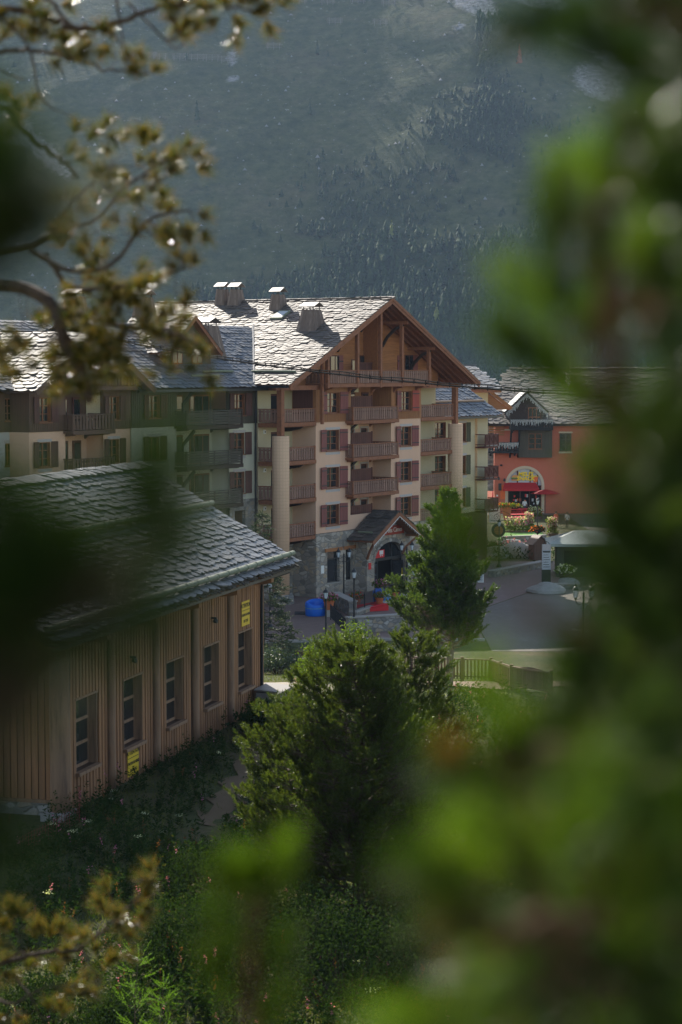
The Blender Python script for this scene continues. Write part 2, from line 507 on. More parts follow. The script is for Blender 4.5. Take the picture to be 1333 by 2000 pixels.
M['larch'] = m_leaf('larch_needles', G((.08, .16, .02), (.15, .26, .03), (.11, .2, .025)), .55, .5, .3)
M['shrub'] = m_leaf('shrub_leaves', G((.05, .085, .015), (.10, .15, .02), (.15, .20, .035), (.08, .12, .02)), .5, .55, .2)
M['shrub_dark'] = m_leaf('shrub_leaves_dark', G((.014, .03, .012), (.026, .045, .018), (.03, .05, .02), (.04, .065, .025)), .3, .9, .03)  # leaf colour darkened to hold the shade of the lower slope
M['herb'] = m_leaf('herb_leaves', G((.018, .04, .014), (.036, .068, .022), (.026, .055, .018), (.06, .09, .035), (.08, .07, .03)), .35, .9, .03)  # lowered albedo carries the slope's shade in the leaf colour
M['grass'] = m_leaf('grass_blades', G((.07, .09, .025), (.12, .14, .04), (.16, .16, .06), (.09, .12, .03), (.22, .18, .08)), .45, .5, .3)
M['fl_pink'] = m_leaf('pink_petals', G((.5, .12, .35), (.6, .25, .45), (.35, .06, .25)), .4, .6, .2, clump=.1)
M['fl_white'] = m_leaf('white_petals', G((.5, .5, .42), (.65, .65, .58)), .4, .6, .2, clump=.1)
M['fl_red'] = m_leaf('red_petals', G((.6, .06, .03), (.7, .2, .04), (.5, .02, .05)), .4, .6, .2, clump=.1)
M['fl_rust'] = m_leaf('dock_seed_heads', G((.16, .06, .03), (.22, .09, .04)), .3, .7, .2, clump=.2)
M['skin'] = m_plain('skin', (.45, .26, .18), .6, .3)
M['cloth_orange'] = m_plain('orange_top', (.65, .13, .06), .8, .2)
M['cloth_dark'] = m_plain('dark_trousers', (.05, .05, .07), .8, .2)
M['hair'] = m_plain('dark_hair', (.03, .02, .015), .7, .2)

def _ground():
    t = NT('hillside_soil_and_grass')
    n = t.noise(.35, 6, rough=.65); n2 = t.noise(6, 5, rough=.7)
    a = t.ramp(n, [(.35, (.035, .055, .02)), (.5, (.07, .085, .03)), (.62, (.13, .10, .055)), (.72, (.19, .15, .10))])
    t.base(t.mix(.4, a, t.ramp(n2, [(.3, (.02, .03, .01)), (.7, (.16, .14, .08))]))); t.rough(.95, .1); t.bump(n2, .8, .08)
    return t.m
M['ground'] = _ground()
def _track():
    t = NT('gravel'); n = t.noise(.8, 6, rough=.7); n2 = t.noise(25, 4, rough=.8)
    a = t.ramp(n, [(.35, (.24, .19, .14)), (.5, (.40, .34, .27)), (.7, (.5, .44, .36))])
    t.base(t.mix(.35, a, t.ramp(n2, [(.3, (.14, .12, .09)), (.7, (.55, .5, .43))]))); t.rough(.95, .15); t.bump(n2, .7, .03)
    return t.m
M['gravel'] = _track()
def _pave(name, c1, c2, joint, s=4.0):
    t = NT(name)
    b = t.node('ShaderNodeTexBrick', Scale=s); t.lk(t.coord(), b.inputs['Vector'])
    b.inputs['Color1'].default_value = (*c1, 1); b.inputs['Color2'].default_value = (*c2, 1); b.inputs['Mortar'].default_value = (*joint, 1)
    b.inputs['Mortar Size'].default_value = .018
    a = t.mix(t.math('MULTIPLY', t.noise(.3, 5), .7), b.outputs['Color'], sc(c1, .62))
    a = t.mix(t.math('MULTIPLY', t.ramp(t.noise(1.7, 4), [(.55, (0, 0, 0)), (.7, (1, 1, 1))]), .3), a, sc(c2, 1.35))
    t.base(a); t.rough(.85, .25); t.bump(b.outputs['Fac'], -.3, .01)
    return t.m
M['paving'] = _pave('reddish_pavers', (.23, .155, .13), (.27, .19, .165), (.14, .11, .10))
M['road'] = _pave('grey_pavers', (.17, .145, .12), (.21, .18, .15), (.11, .1, .085), 3.0)
M['path'] = m_plain('pinkish_asphalt', (.30, .20, .16), .9, .2, var=.25, bump=.4)
# ------------------------------------------------------------------ building kit (local frame: x along the facade, y into the house)
class Frame:
    def __init__(s, O, a):
        s.O = Vector(O); s.a = a
        s.x = Vector((math.cos(a), math.sin(a), 0)); s.y = Vector((-math.sin(a), math.cos(a), 0))
    def L(s, u, v, y=0.0):
        d = ray(u, v); k = ((s.O - Vector((0, 0, CAM_Z))).dot(s.y) + y) / d.dot(s.y)
        p = Vector((0, 0, CAM_Z)) + d * k - s.O
        return p.dot(s.x), p.z
    def W(s, x, y, z): return s.O + s.x * x + s.y * y + Vector((0, 0, z))

def wall_face(mb, x0, x1, z0, z1, y, holes=(), t=.28, mi=0, top=None):
    """flat wall at y with rectangular openings and their reveals; top(x) may cut it to a gable line"""
    xs = sorted({x0, x1, *[h[0] for h in holes], *[h[1] for h in holes]})
    zs = sorted({z0, z1, *[h[2] for h in holes], *[h[3] for h in holes]})
    xs = [x for x in xs if x0 <= x <= x1]; zs = [z for z in zs if z0 <= z <= z1]
    for i in range(len(xs) - 1):
        for j in range(len(zs) - 1):
            cx, cz = (xs[i] + xs[i+1]) / 2, (zs[j] + zs[j+1]) / 2
            if any(h[0] < cx < h[1] and h[2] < cz < h[3] for h in holes): continue
            mb.quad((xs[i], y, zs[j]), (xs[i+1], y, zs[j]), (xs[i+1], y, zs[j+1]), (xs[i], y, zs[j+1]), mi)
    for a, b, c, d in [h[:4] for h in holes]:
        mb.quad((a, y, c), (a, y, d), (a, y + t, d), (a, y + t, c), mi)
        mb.quad((b, y, d), (b, y, c), (b, y + t, c), (b, y + t, d), mi)
        mb.quad((a, y, d), (b, y, d), (b, y + t, d), (a, y + t, d), mi)
        mb.quad((a, y, c), (a, y + t, c), (b, y + t, c), (b, y, c), mi)

_cache = {}
def cached(key, fn):
    if key not in _cache: _cache[key] = fn()
    return _cache[key]

def shutter_mesh(w, h, mat, bands=True):
    def mk():
        m = MB(); n = max(3, round(w / .2)); bw = w / n
        for i in range(n): m.box(i * bw + .006, (i + 1) * bw - .006, -.045, 0, 0, h, 0)
        if bands:
            for z in (h * .14, h * .82): m.box(0, w, -.062, -.046, z, z + .075, 1)
        else:
            for z in (h * .12, h * .84): m.box(.02, w - .02, -.065, -.046, z, z + .09, 0)
            m.box(w * .45, w * .55, -.06, -.046, h * .52, h * .56, 1)
        return m.mesh([M[mat], M['iron_band']], 'shutter')
    return cached(('sh', round(w, 2), round(h, 2), mat, bands), mk)

def add_window(parent, x, z, w, h, y, shut='shutter', trim='trim', frame='wood_window', bands=True, sides='LR', rows=3, labels=None, open_deg=(8, 10), depth=.24):
    def mk():
        m = MB(); f = .075
        m.box(0, w, depth, depth + .07, 0, f); m.box(0, w, depth, depth + .07, h - f, h)
        m.box(0, f, depth, depth + .07, f, h - f); m.box(w - f, w, depth, depth + .07, f, h - f)
        m.box(w / 2 - .055, w / 2 + .055, depth - .012, depth + .07, f, h - f)
        for k in range(1, rows):
            zz = h * k / rows; m.box(f, w / 2 - .055, depth + .005, depth + .06, zz - .025, zz + .025); m.box(w / 2 + .055, w - f, depth + .005, depth + .06, zz - .025, zz + .025)
        # brown lining of the reveal
        m.box(w - .03, w - .003, .02, depth, .003, h - .003); m.box(.003, .03, .02, depth, .003, h - .003)
        m.box(.03, w - .03, .02, depth, h - .03, h - .003)
        return m.mesh(M[frame], 'window')
    wo = link('window', cached(('w', round(w, 2), round(h, 2), frame, rows, depth), mk), parent, (x, y, z))
    def mp():
        m = MB(); m.box(.04, w - .04, depth + .03, depth + .04, .04, h - .04); return m.mesh(M['glass'], 'pane')
    link('pane', cached(('p', round(w, 2), round(h, 2), depth), mp), wo)
    def ms():
        m = MB(); m.box(-.08, w + .08, -.1, depth, -.07, -.003); return m.mesh(M[frame], 'sill')
    link('sill', cached(('s', round(w, 2), frame, depth), ms), wo)
    if trim:
        def mt():
            m = MB()
            m.box(-.12, w + .12, -.012, -.001, h + .02, h + .2)
            return m.mesh(M[trim], 'lintel_band')
        def mt2():
            m = MB(); m.box(-.1, w + .1, -.012, -.001, -.3, -.1)
            return m.mesh(M[trim], 'sill_band')
        link('lintel_band', cached(('t', round(w, 2), round(h, 2), trim), mt), wo); link('sill_band', cached(('t2', round(w, 2), trim), mt2), wo)
    sw = w * .5
    if shut:
        ms_ = shutter_mesh(sw, h + .08, shut, bands)
        if 'L' in sides:
            s = link('shutter', ms_, wo, (-.03 - sw * math.cos(R(open_deg[0])), -.02 - sw * math.sin(R(open_deg[0])), -.04), (0, 0, R(open_deg[0])))
        if 'R' in sides:
            s = link('shutter', ms_, wo, (w + .03, -.02, -.04), (0, 0, -R(open_deg[1])))
    return wo

def balusters(m, p0, p1, h=.98, bw=.24, gap=.08, notch=True, mi=0, th=.028, rail=True, zb=.06):
    """boards with diamond cut-outs along p0-p1 (at floor height)"""
    p0, p1 = Vector(p0), Vector(p1); L = (p1 - p0).length; d = (p1 - p0) / L; nrm = Vector((d.y, -d.x, 0))
    n = max(1, round(L / (bw + gap))); st = L / n; w = st - gap
    for i in range(n):
        a = i * st + gap / 2
        prof = [(a, zb), (a + w, zb)]
        if notch: prof += [(a + w, h * .66), (a + w - .05, h * .72), (a + w, h * .78)]
        prof += [(a + w, h - .02), (a, h - .02)]
        if notch: prof += [(a, h * .78), (a + .05, h * .72), (a, h * .66)]
        vs = [p0 + d * q + Vector((0, 0, zz)) + nrm * s for s in (0, th) for q, zz in prof]
        k = len(prof)
        fs = [tuple(range(k)), tuple(range(2 * k - 1, k - 1, -1))] + [(i2, i2 + k, (i2 + 1) % k + k, (i2 + 1) % k) for i2 in range(k)]
        m.add(vs, fs, mi)
    if rail:
        m.beam(p0 + Vector((0, 0, h + .03)) + nrm * .01, p1 + Vector((0, 0, h + .03)) + nrm * .01, .12, .07, mi=1)
        m.beam(p0 + Vector((0, 0, .16)) - nrm * .03, p1 + Vector((0, 0, .16)) - nrm * .03, .04, .08, mi=1)
        m.beam(p0 + Vector((0, 0, h - .15)) - nrm * .03, p1 + Vector((0, 0, h - .15)) - nrm * .03, .04, .08, mi=1)
def hboards(m, p0, p1, h=.98, nb=5, mi=0):
    p0, p1 = Vector(p0), Vector(p1)
    for k in range(nb):
        z = .06 + (h - .1) * (k + .5) / nb
        m.beam(p0 + Vector((0, 0, z)), p1 + Vector((0, 0, z)), .03, (h - .1) / nb - .035, mi=mi)
    m.beam(p0 + Vector((0, 0, h + .03)), p1 + Vector((0, 0, h + .03)), .13, .07, mi=mi)
    L = (p1 - p0).length; n = max(2, round(L / 1.6) + 1)
    for k in range(n):
        q = p0.lerp(p1, k / (n - 1)); m.beam(q, q + Vector((0, 0, h)), .09, .09, up=(0, 1, 0), mi=mi)

def balcony(parent, x0, x1, zf, y0, y1, style='boards', left=True, right=True, brackets=True, rail='wood_rail', slab='wood_beam', front=True, notch=True, dx=.05):
    """slab from y0 (front) to y1 (wall); balustrade on the front and sides"""
    m = MB(); m.box(x0, x1, y0, y1, zf - .16, zf); m.box(x0 - .02, x1 + .02, y0 - .05, y0 - .002, zf - .24, zf + .03)
    b = m.build('balcony', M[slab], parent)
    r = MB(); f = balusters if style == 'boards' else hboards
    kw = dict(notch=notch) if style == 'boards' else {}
    if front: f(r, (x0 + .02, y0 + .06, zf), (x1 - .02, y0 + .06, zf), **kw)
    if left: f(r, (x0 + dx, y1, zf), (x0 + dx, y0 + .1, zf), **kw)
    if right: f(r, (x1 - dx, y0 + .1, zf), (x1 - dx, y1, zf), **kw)
    for xx in (x0 + .05, x1 - .05): r.box(xx - .06, xx + .06, y0, y0 + .12, zf, zf + 1.08, 1)
    r.build('balustrade', [M[rail], M[slab]], b)
    if brackets:
        for xx in (x0 + .35, x1 - .35):
            m = MB(); m.prism([(y1, zf - .161), (y0 + .1, zf - .161), (y0 + .18, zf - .3), (y1 - .15, zf - .42), (y1, zf - .62)], xx - .11, xx + .11, 'x')
            m.build('bracket', M[slab], b)
    return b

def slates(mb, o, ud, vd, W, L, sw=.55, ex=.34, keep=None, seed=1, rag=.5, th=.04, tilt=.06, mi=0, clipf=None):
    """overlapping split-stone slates on a roof plane: o lower left corner, ud along the eave, vd up the slope"""
    rr = random.Random(seed); o, ud, vd = Vector(o), Vector(ud).normalized(), Vector(vd).normalized(); n = ud.cross(vd).normalized()
    if n.z < 0: n = -n
    rows = int(L / ex) + 1
    for r in range(rows):
        v = r * ex - .05; u = -rr.random() * sw
        while u < W:
            w = sw * rr.uniform(.6, 1.5)
            a, b = max(u, 0), min(u + w - .015, W)
            if b - a > .12 and (keep is None or keep((a + b) / 2, v + ex * .5)):
                ln = ex * rr.uniform(1.5, 1.8); l0 = rr.uniform(-.5, .35) * rag * ex * .5; l1 = rr.uniform(-.5, .35) * rag * ex * .5
                if v + ln > L + .12: ln = L + .12 - v
                if ln > .1:
                    c = rr.uniform(.12, .62); c2 = rr.uniform(.1, .95 - c) if rr.random() < .6 else .12; c *= (b - a); c2 = min(c2, .95 - c / (b - a)) * (b - a)
                    cut = rr.uniform(.25, .62) * ex
                    pts = [(a, cut + l0), (a + c, l0), (b - c2, l1), (b, cut * rr.uniform(.5, 1.2) + l1), (b, ln), (a, ln)]
                    t = th * rr.uniform(.7, 1.5); hs = tilt * rr.uniform(.7, 1.5); tw = rr.uniform(-.015, .015)
                    top = []; bot = []
                    for q, z in pts:
                        k = 1 - max(0, z) / ln; lift = .012 + hs * k + tw * (q - a)
                        p = o + ud * q + vd * (v + z)
                        top.append(p + n * (lift + t)); bot.append(p + n * lift)
                    mb.add(top + bot, [(0,1,2,3,4,5), (0,6,7,1), (1,7,8,2), (2,8,9,3), (3,9,10,4), (5,11,6,0)], mi)
            u += w

def roof_plane(parent, o, ud, vd, W, L, mat, name='slate_covering', sw=.55, ex=.34, keep=None, seed=1, deck=True, th=.16, **kw):
    m = MB(); slates(m, o, ud, vd, W, L, sw, ex, keep, seed, **kw)
    c = m.build(name, M[mat], parent)
    return c
def deck_plane(mb, o, ud, vd, W, L, th=.14, mi=0):
    o, ud, vd = Vector(o), Vector(ud).normalized(), Vector(vd).normalized(); n = ud.cross(vd).normalized()
    if n.z < 0: n = -n
    P = [o, o + ud * W, o + ud * W + vd * L, o + vd * L]
    mb.add([p - n * th for p in P] + P, [(0,3,2,1), (4,5,6,7), (0,1,5,4), (1,2,6,5), (2,3,7,6), (3,0,4,7)], mi)

def chimney(parent, x, y, z, h=1.9, wb=1.5, wt=1.05, cap=True, ridge='x', name='chimney'):
    """flared plank-clad chimney with a small folded metal cap"""
    m = MB(); N = 6
    for s in range(4):
        for k in range(N):
            a0, a1 = -1 + 2 * k / N, -1 + 2 * (k + 1) / N - .02
            def pt(a, zz):
                w = (wb + (wt - wb) * zz / h) / 2
                q = {0: (a * w, -w), 1: (w, a * w), 2: (-a * w, w), 3: (-w, -a * w)}[s]
                return (q[0], q[1], zz)
            off = {0: (0, -.02), 1: (.02, 0), 2: (0, .02), 3: (-.02, 0)}[s]
            j = random.uniform(-.02, .05)
            A = [pt(a0, -.9), pt(a1, -.9), pt(a1, h + j), pt(a0, h + j)]
            B = [(p[0] + off[0], p[1] + off[1], p[2]) for p in A]
            m.add(A + B, [(3,2,1,0), (4,5,6,7), (0,1,5,4), (1,2,6,5), (2,3,7,6), (3,0,4,7)])
    c = m.build(name, M['chimney_wood'], parent, (x, y, z))
    m = MB(); w = wt / 2 - .02; m.box(-w, w, -w, w, h - .3, h - .02)
    m.build('flue', M['iron'], c)
    if cap:
        m = MB(); w = wt / 2 + .18; hz = h + .22
        prof = [(-w, 0), (0, .32), (w, 0), (w, .03), (0, .36), (-w, .03)]
        for i in (0, 1):
            P = [prof[i], prof[i+1], prof[4 - i], prof[5 - i]]
            pts = [(p[0], -w, p[1] + hz) for p in P] + [(p[0], w, p[1] + hz) for p in P]
            m.add(pts, [(0,1,2,3), (7,6,5,4), (0,4,5,1), (1,5,6,2), (2,6,7,3), (3,7,4,0)])
        for sx in (-1, 1):
            for sy in (-1, 1): m.box(sx * (wt/2 - .1) - .03, sx * (wt/2 - .1) + .03, sy * (wt/2 - .1) - .03, sy * (wt/2 - .1) + .03, h - .02, hz + .06, 1)
        o = m.build('cap', [M['metal_roof'], M['iron']], c)
        if ridge == 'y': o.rotation_euler = (0, 0, R(90))
    return c

def text_mesh(s, size, mat, depth=.01, bold=0.0, shear=0.0, space=1.0, align='CENTER'):
    cu = bpy.data.curves.new('txt', 'FONT'); cu.body = s; cu.size = size; cu.extrude = depth; cu.offset = bold; cu.shear = shear
    cu.space_character = space; cu.align_x = align; cu.align_y = 'CENTER'; cu.resolution_u = 2
    o = bpy.data.objects.new('txt', cu); COL.objects.link(o)
    bpy.context.view_layer.update()
    me = bpy.data.meshes.new_from_object(o.evaluated_get(bpy.context.evaluated_depsgraph_get()))
    bpy.data.objects.remove(o); bpy.data.curves.remove(cu)
    me.materials.clear(); me.materials.append(M[mat])
    return me
# ------------------------------------------------------------------ main gabled residence
ANG = R(57.4)
F0 = Frame((-4.2884, 143.4769, 0), ANG)
FL = [4.65 + 2.8 * k for k in range(5)]      # floor heights
B = empty('apartment_building', F0.O, ANG, 'tall pink stucco residence with an open timber gable, carved balconies and a stone ground floor', 'building')
XL, XR, XA = -1.25, 26.65, 12.7
ZE, ZR = 15.85, 22.35
PM = (ZR - ZE) / (XA - XL)
def main_z(x): return ZE + PM * (x - XL) if x < XA else ZE + (ZR - ZE) * (XR - x) / (XR - XA)
m = MB()
WX = [(F0.L(638, 840)[0], F0.L(663, 840)[0]), (F0.L(783, 832)[0], F0.L(804, 831)[0])]
A0, A1, C0, C1, D1 = 4.5, 9.3, 9.3, 15.25, 19.84
hol = []
for k in range(4):
    zz = FL[k] + .62
    for (a, b) in WX: hol.append((a, b, zz, zz + 1.55))
wall_face(m, A0, A1, 4.75, 13.05, 0, [h for h in hol if h[0] < 9 and h[3] < 13.3])
wall_face(m, C1, D1, 4.75, 13.05, 0, [h for h in hol if h[0] > 9 and h[3] < 13.3])
# edges of the wall segments and recess of the central bay
REC = 1.7
m.quad((A1, 0, 4.75), (A1, REC, 4.75), (A1, REC, 13.05), (A1, 0, 13.05))
m.quad((C1, REC, 4.75), (C1, 0, 4.75), (C1, 0, 13.05), (C1, REC, 13.05))
m.quad((A0, 2.1, 0), (A0, 0, 4.75), (A0, 0, 13.05), (A0, 2.1, 13.05))
m.quad((D1, 0, 4.75), (D1, 2.1, 4.75), (D1, 2.1, 13.05), (D1, 0, 13.05))
wall_face(m, A1, C1, 4.75, 13.05, REC, [(C0 + 4.2, C0 + 5.2, FL[k] + .02, FL[k] + 2.1) for k in range(3)] + [(C0 + 1.2, C0 + 3.2, FL[k] + .02, FL[k] + 2.1) for k in range(3)])
m.box(A1 + .01, C1 - .01, .01, .22, 4.76, 5.85)           # parapet of the lowest opening
# plain side and back walls that close the house
m.box(0, .3, 2.4, 20, 4.7, 15.6); m.box(26.0, 26.3, 2.4, 20, 0, 15.6); m.box(0, 26.3, 19.7, 20, 0, 15.6)
m.build('wall', M['pink'], B)
m = MB()
hl = [(F0.L(849, 840, 2.1)[0] + .1, F0.L(875, 840, 2.1)[0] - .3, FL[k] + .55, FL[k] + 2.25) for k in range(4)]
wall_face(m, D1, 28.4, 4.75, 13.05, 2.1, hl[:3])
wall_face(m, D1, 25.9, 13.05, 15.7, 2.1, [])
m.build('loggia_wall', M['cream'], B); m = MB()
wall_face(m, 0, A0, 4.75, 15.7, 2.1, [(1.7, 2.7, FL[k], FL[k] + 2.1) for k in range(4)] )
m.build('loggia_wall', M['cream'], B)
for k in range(3):
    add_window(B, hl[k][0], hl[k][2], hl[k][1] - hl[k][0], 1.7, 2.1, None, None, 'wood_window')
# stone ground floor
def arch_wall(mb, x0, x1, z0, z1, y, t, ax0, ax1, zs, N=14, fz=.62):
    """wall panel pierced by a round-headed arch, with its own thickness"""
    c = (ax0 + ax1) / 2; r = (ax1 - ax0) / 2; rz = r * fz
    pts = [(c - r * math.cos(math.pi * i / N), zs + rz * math.sin(math.pi * i / N)) for i in range(N + 1)]
    mb.box(x0, ax0, y, y + t, z0, z1); mb.box(ax1, x1, y, y + t, z0, z1)
    for i in range(N):
        (xa, za), (xb, zb) = pts[i], pts[i + 1]
        mb.quad((xa, y, za), (xb, y, zb), (xb, y, z1), (xa, y, z1)); mb.quad((xb, y + t, zb), (xa, y + t, za), (xa, y + t, z1), (xb, y + t, z1))
        mb.quad((xa, y, za), (xa, y + t, za), (xb, y + t, zb), (xb, y, zb))
    mb.quad((ax0, y, z1), (ax1, y, z1), (ax1, y + t, z1), (ax0, y + t, z1))
    return pts
m = MB()
SW = [(F0.L(637, 1077)[0], F0.L(661, 1077)[0], .95, 3.3), (8.45, 9.45, .95, 3.3)]
m.box(A0 - .12, 24.2, .3, .34, 0, 4.7)
wall_face(m, A0 - .12, 24.2, 0, 4.72, -.12, SW + [(10.8, 15.6, 0, 3.2)], t=.4)
m.quad((A0 - .12, 2.1, 0), (A0 - .12, -.12, 0), (A0 - .12, -.12, 4.72), (A0 - .12, 2.1, 4.72))
m.quad((A0 - .12, -.12, 4.72), (24.2, -.12, 4.72), (24.2, .02, 4.72), (A0 - .12, .02, 4.72))
m.box(0, A0 - .13, 2.0, 2.09, 0, 4.6)
st = m.build('stone_ground_floor', M['stone'], B)
m = MB(); m.box(24.2, 28.4, -.1, .1, 0, 4.6); m.box(24.0, 24.19, -.16, .2, 0, 4.6); m.build('timber_ground_floor', M['wood_brownclad'], B)
for a, b, c, d in SW:
    w = MB(); w.box(a, b, .12, .18, c, c + .08); w.box(a, b, .12, .18, d - .08, d); w.box(a, a + .07, .12, .18, c, d); w.box(b - .07, b, .12, .18, c, d); w.box(a, b, .11, .19, c + 1.7, c + 1.78); 
    wo = w.build('window', M['iron'], B); w = MB(); w.box(a + .02, b - .02, .145, .155, c, d); w.build('pane', M['glass'], wo)
    w = MB(); w.box(a - .35, b + .35, -.2, .02, d + .005, d + .26); w.build('lintel', M['wood_orange'], B)
    w = MB(); w.box(a - .08, b + .08, -.17, .1, c - .09, c - .004); w.build('sill', M['cap'], wo)
# timber storey under the gable
m = MB()
wall_face(m, A0, A1, 13.05, 15.69, -.04, [h for h in hol if h[0] < 9 and h[3] > 13.3])
wall_face(m, C1, D1, 13.05, 15.69, -.04, [h for h in hol if h[0] > 9 and h[3] > 13.3])
for x0, x1 in ((A0, A1), (C1, D1)):
    m.box(x0, x1, -.04, .0, 13.02, 13.049); m.quad((x0, -.04, 13.05), (x0, 2.1, 13.05), (x0, 2.1, 15.69), (x0, -.04, 15.69)); m.quad((x1, 2.1, 13.05), (x1, -.04, 13.05), (x1, -.04, 15.69), (x1, 2.1, 15.69))
for x0, x1 in ((A0 + .02, A1 - .02), (C1 + .02, D1 - .02)):
    x = x0
    while x < x1 - .15:                                  # board-and-batten below the sills
        m.box(x, x + .035, -.062, -.041, 13.06, 13.62); x += .17
m.box(A1, C1, REC - .02, REC + .04, 13.05, 15.69)
m.build('timber_cladding', M['wood_clad'], B)
# windows with shutters
for k in range(4):
    for i, (a, b) in enumerate(WX):
        z = FL[k] + .62
        w = add_window(B, a, z, b - a, 1.55, 0 if k < 3 else -.04, 'shutter', 'trim' if k < 3 else None)
        if k == 3 and i == 1:
            for c in w.children:
                if c.name.startswith('shutter') and c.location.x > 0: c.data = shutter_mesh((b - a) * .5, 1.63, 'shutter_bright'); c['label'] = 'brighter red shutter'
# gable attic wall (orange boards), set back behind the attic balcony
m = MB(); ya = 1.15
def gable_poly(x0, x1, zb, y, off=.16, mi=0):
    P = [(x0, zb), (x1, zb), (x1, main_z(x1) - off)]
    if x0 < XA < x1: P.append((XA, main_z(XA) - off))
    P.append((x0, main_z(x0) - off))
    m.add([(p[0], y, p[1]) for p in P], [tuple(range(len(P)))], mi)
gable_poly(1.0, C0 + .2, 15.7, ya); gable_poly(C1 - .2, 24.6, 15.7, ya)
gable_poly(C0 + .2, C1 - .2, 15.7, ya + 1.3)
for x in (C0 + .2, C1 - .2): m.quad((x, ya, 15.7), (x, ya + 1.3, 15.7), (x, ya + 1.3, main_z(x) - .16), (x, ya, main_z(x) - .16))
for k in range(24):                                       # horizontal weatherboards
    z = 15.85 + k * .26
    for x0, x1, y in ((1.0, C0 + .2, ya), (C0 + .25, C1 - .25, ya + 1.3), (C1 - .2, 24.6, ya)):
        lo, hi = x0, x1
        lim = z + .3
        while lo < hi and main_z(lo) - .2 < lim: lo += .1
        while hi > lo and main_z(hi) - .2 < lim: hi -= .1
        if hi - lo > .3: m.box(lo, hi, y - .03, y - .004, z, z + .235)
m.build('gable_wall', M['wood_orange'], B)
# attic openings: dark glazed doors, windows and the screen
for (u0, u1, v0, v1, y) in ((644, 662, 694, 735, ya), (790, 806, 693, 730, ya), (745, 754, 692, 735, ya + 1.3), (702, 722, 694, 712, ya + 1.3), (686, 693, 702, 735, ya)):
    x0, z1 = F0.L(u0, v0, y); x1, _ = F0.L(u1, v0, y); z0 = max(15.86, F0.L(u0, v1, y)[1])
    w = MB(); w.box(x0, x1, y - .08, y - .035, z0, z1); o = w.build('attic_window', M['wood_red'], B)
    n = 2 if x1 - x0 > .9 else 1; w = MB()
    for q in range(n):
        a = x0 + (x1 - x0) * q / n; b = x0 + (x1 - x0) * (q + 1) / n; w.box(a + .07, b - .07, y - .095, y - .081, z0 + .08, z1 - .08)
    w.build('pane', M['glass'], o)
for u0, u1 in ((661, 669), (776, 780), (806, 815)):
    x0, z1 = F0.L(u0, 694, ya); x1, _ = F0.L(u1, 694, ya); z0 = 16.3
    w = MB(); w.box(x0, x1, ya - .09, ya - .04, z0, z1); w.box(x0, x1, ya - .105, ya - .091, z1 - .5, z1 - .4, 1); w.box(x0, x1, ya - .105, ya - .091, z0 + .4, z0 + .5, 1)
    w.build('shutter', [M['shutter'], M['iron_band']], B)
def screen(x0, x1, y, z0, z1, name='privacy_screen'):
    w = MB(); n = round((x1 - x0) / .3)
    for i in range(n): w.box(x0 + (x1 - x0) * i / n + .01, x0 + (x1 - x0) * (i + 1) / n - .01, y, y + .04, z0, z1)
    w.box(x0, x1, y - .03, y - .002, z1 - .1, z1); w.box(x1 - .05, x1 + .03, y - .05, y + .06, z0, z1 + .05)
    return w.build(name, M['wood_red'], B)
screen(F0.L(700, 712, 1.6)[0], F0.L(738, 712, 1.6)[0], 1.6, 15.86, 17.5)
# main balcony bays
for k in range(3):
    z = FL[k + 1]
    balcony(B, C0 - .75, C1 - .05, z, -.72, REC)
for k in range(4):
    z = FL[k]
    for j, (x0, x1) in enumerate(((C0 + 1.2, C0 + 3.2), (C0 + 4.2, C0 + 5.2))):
        w = MB(); y = REC + .1 if k < 3 else REC - .1
        w.box(x0, x1, y, y + .05, z + .02, z + 2.1); o = w.build('balcony_door', M['wood_red'], B)
        w = MB(); w.box(x0 + .12, x1 - .12, y - .015, y - .002, z + .35, z + 1.95); w.build('pane', M['glass'], o)
        if k < 3:
            w = MB(); w.box(x0 - .12, x0 - .002, REC - .02, REC - .001, z + .02, z + 2.22); w.box(x1 + .002, x1 + .12, REC - .02, REC - .001, z + .02, z + 2.22); w.box(x0 - .12, x1 + .12, REC - .02, REC - .001, z + 2.12, z + 2.24)
            w.build('surround', M['trim'], o)
    screen(C0 + .9, C0 + 3.9, .5, z + .02, z + 1.85)
    # small lamp-like heater box and strut that hang above each screen
    w = MB(); w.box(C0 + .9, C0 + 1.7, .35, .6, z + 2.15, z + 2.5); w.build('awning_box', M['cream'], B)
    w = MB(); w.beam((C0 - .2, .3, z + 1.7), (C0 + 1.4, .3, z + 2.55), .14, .16); w.build('strut', M['wood_dark'], B)
# slab edges / ceilings of the recess
def cb(*a): MB().box(*a).build('ceiling_boards', M['wood_beam'], B)
for k in range(1, 4): cb(A1 + .005, C1 - .005, .0, REC - .03, FL[k] - .3, FL[k] - .165)
for k in range(1, 5): cb(.02, A0 - .02, .1, 2.05, FL[k] - .3, FL[k] - .165); 
for k in range(1, 5): cb(D1 + .02, 25.6, .1, 2.05, FL[k] - .3, FL[k] - .165)
# corner loggias
for k in range(4):
    z = FL[k]
    balcony(B, 0.02, A0 - .02, z, 0.0, 2.08, right=False, brackets=False)
    balcony(B, D1 + .02, 25.3, z, 0.0, 2.08, left=False, brackets=False)
    w = MB(); w.prism([(2.0, z - .31), (.3, z - .31), (.6, z - .5), (1.6, z - .68), (2.0, z - .7)], A0 - 1.4, A0 - 1.15, 'x'); w.build('beam_end', M['wood_dark'], B)
    w = MB(); w.box(1.7, 2.7, 2.2, 2.25, z + .01, z + 2.1); o = w.build('balcony_door', M['wood_red'], B)
    w = MB(); w.box(1.82, 2.58, 2.18, 2.198, z + .3, z + 1.95); w.build('pane', M['glass'], o)
# wood panel on the side wall of the top left loggia
m = MB(); m.box(A0 - .06, A0 - .003, .25, 2.0, 13.1, 15.5); m.build('side_boarding', M['wood_red'], B)
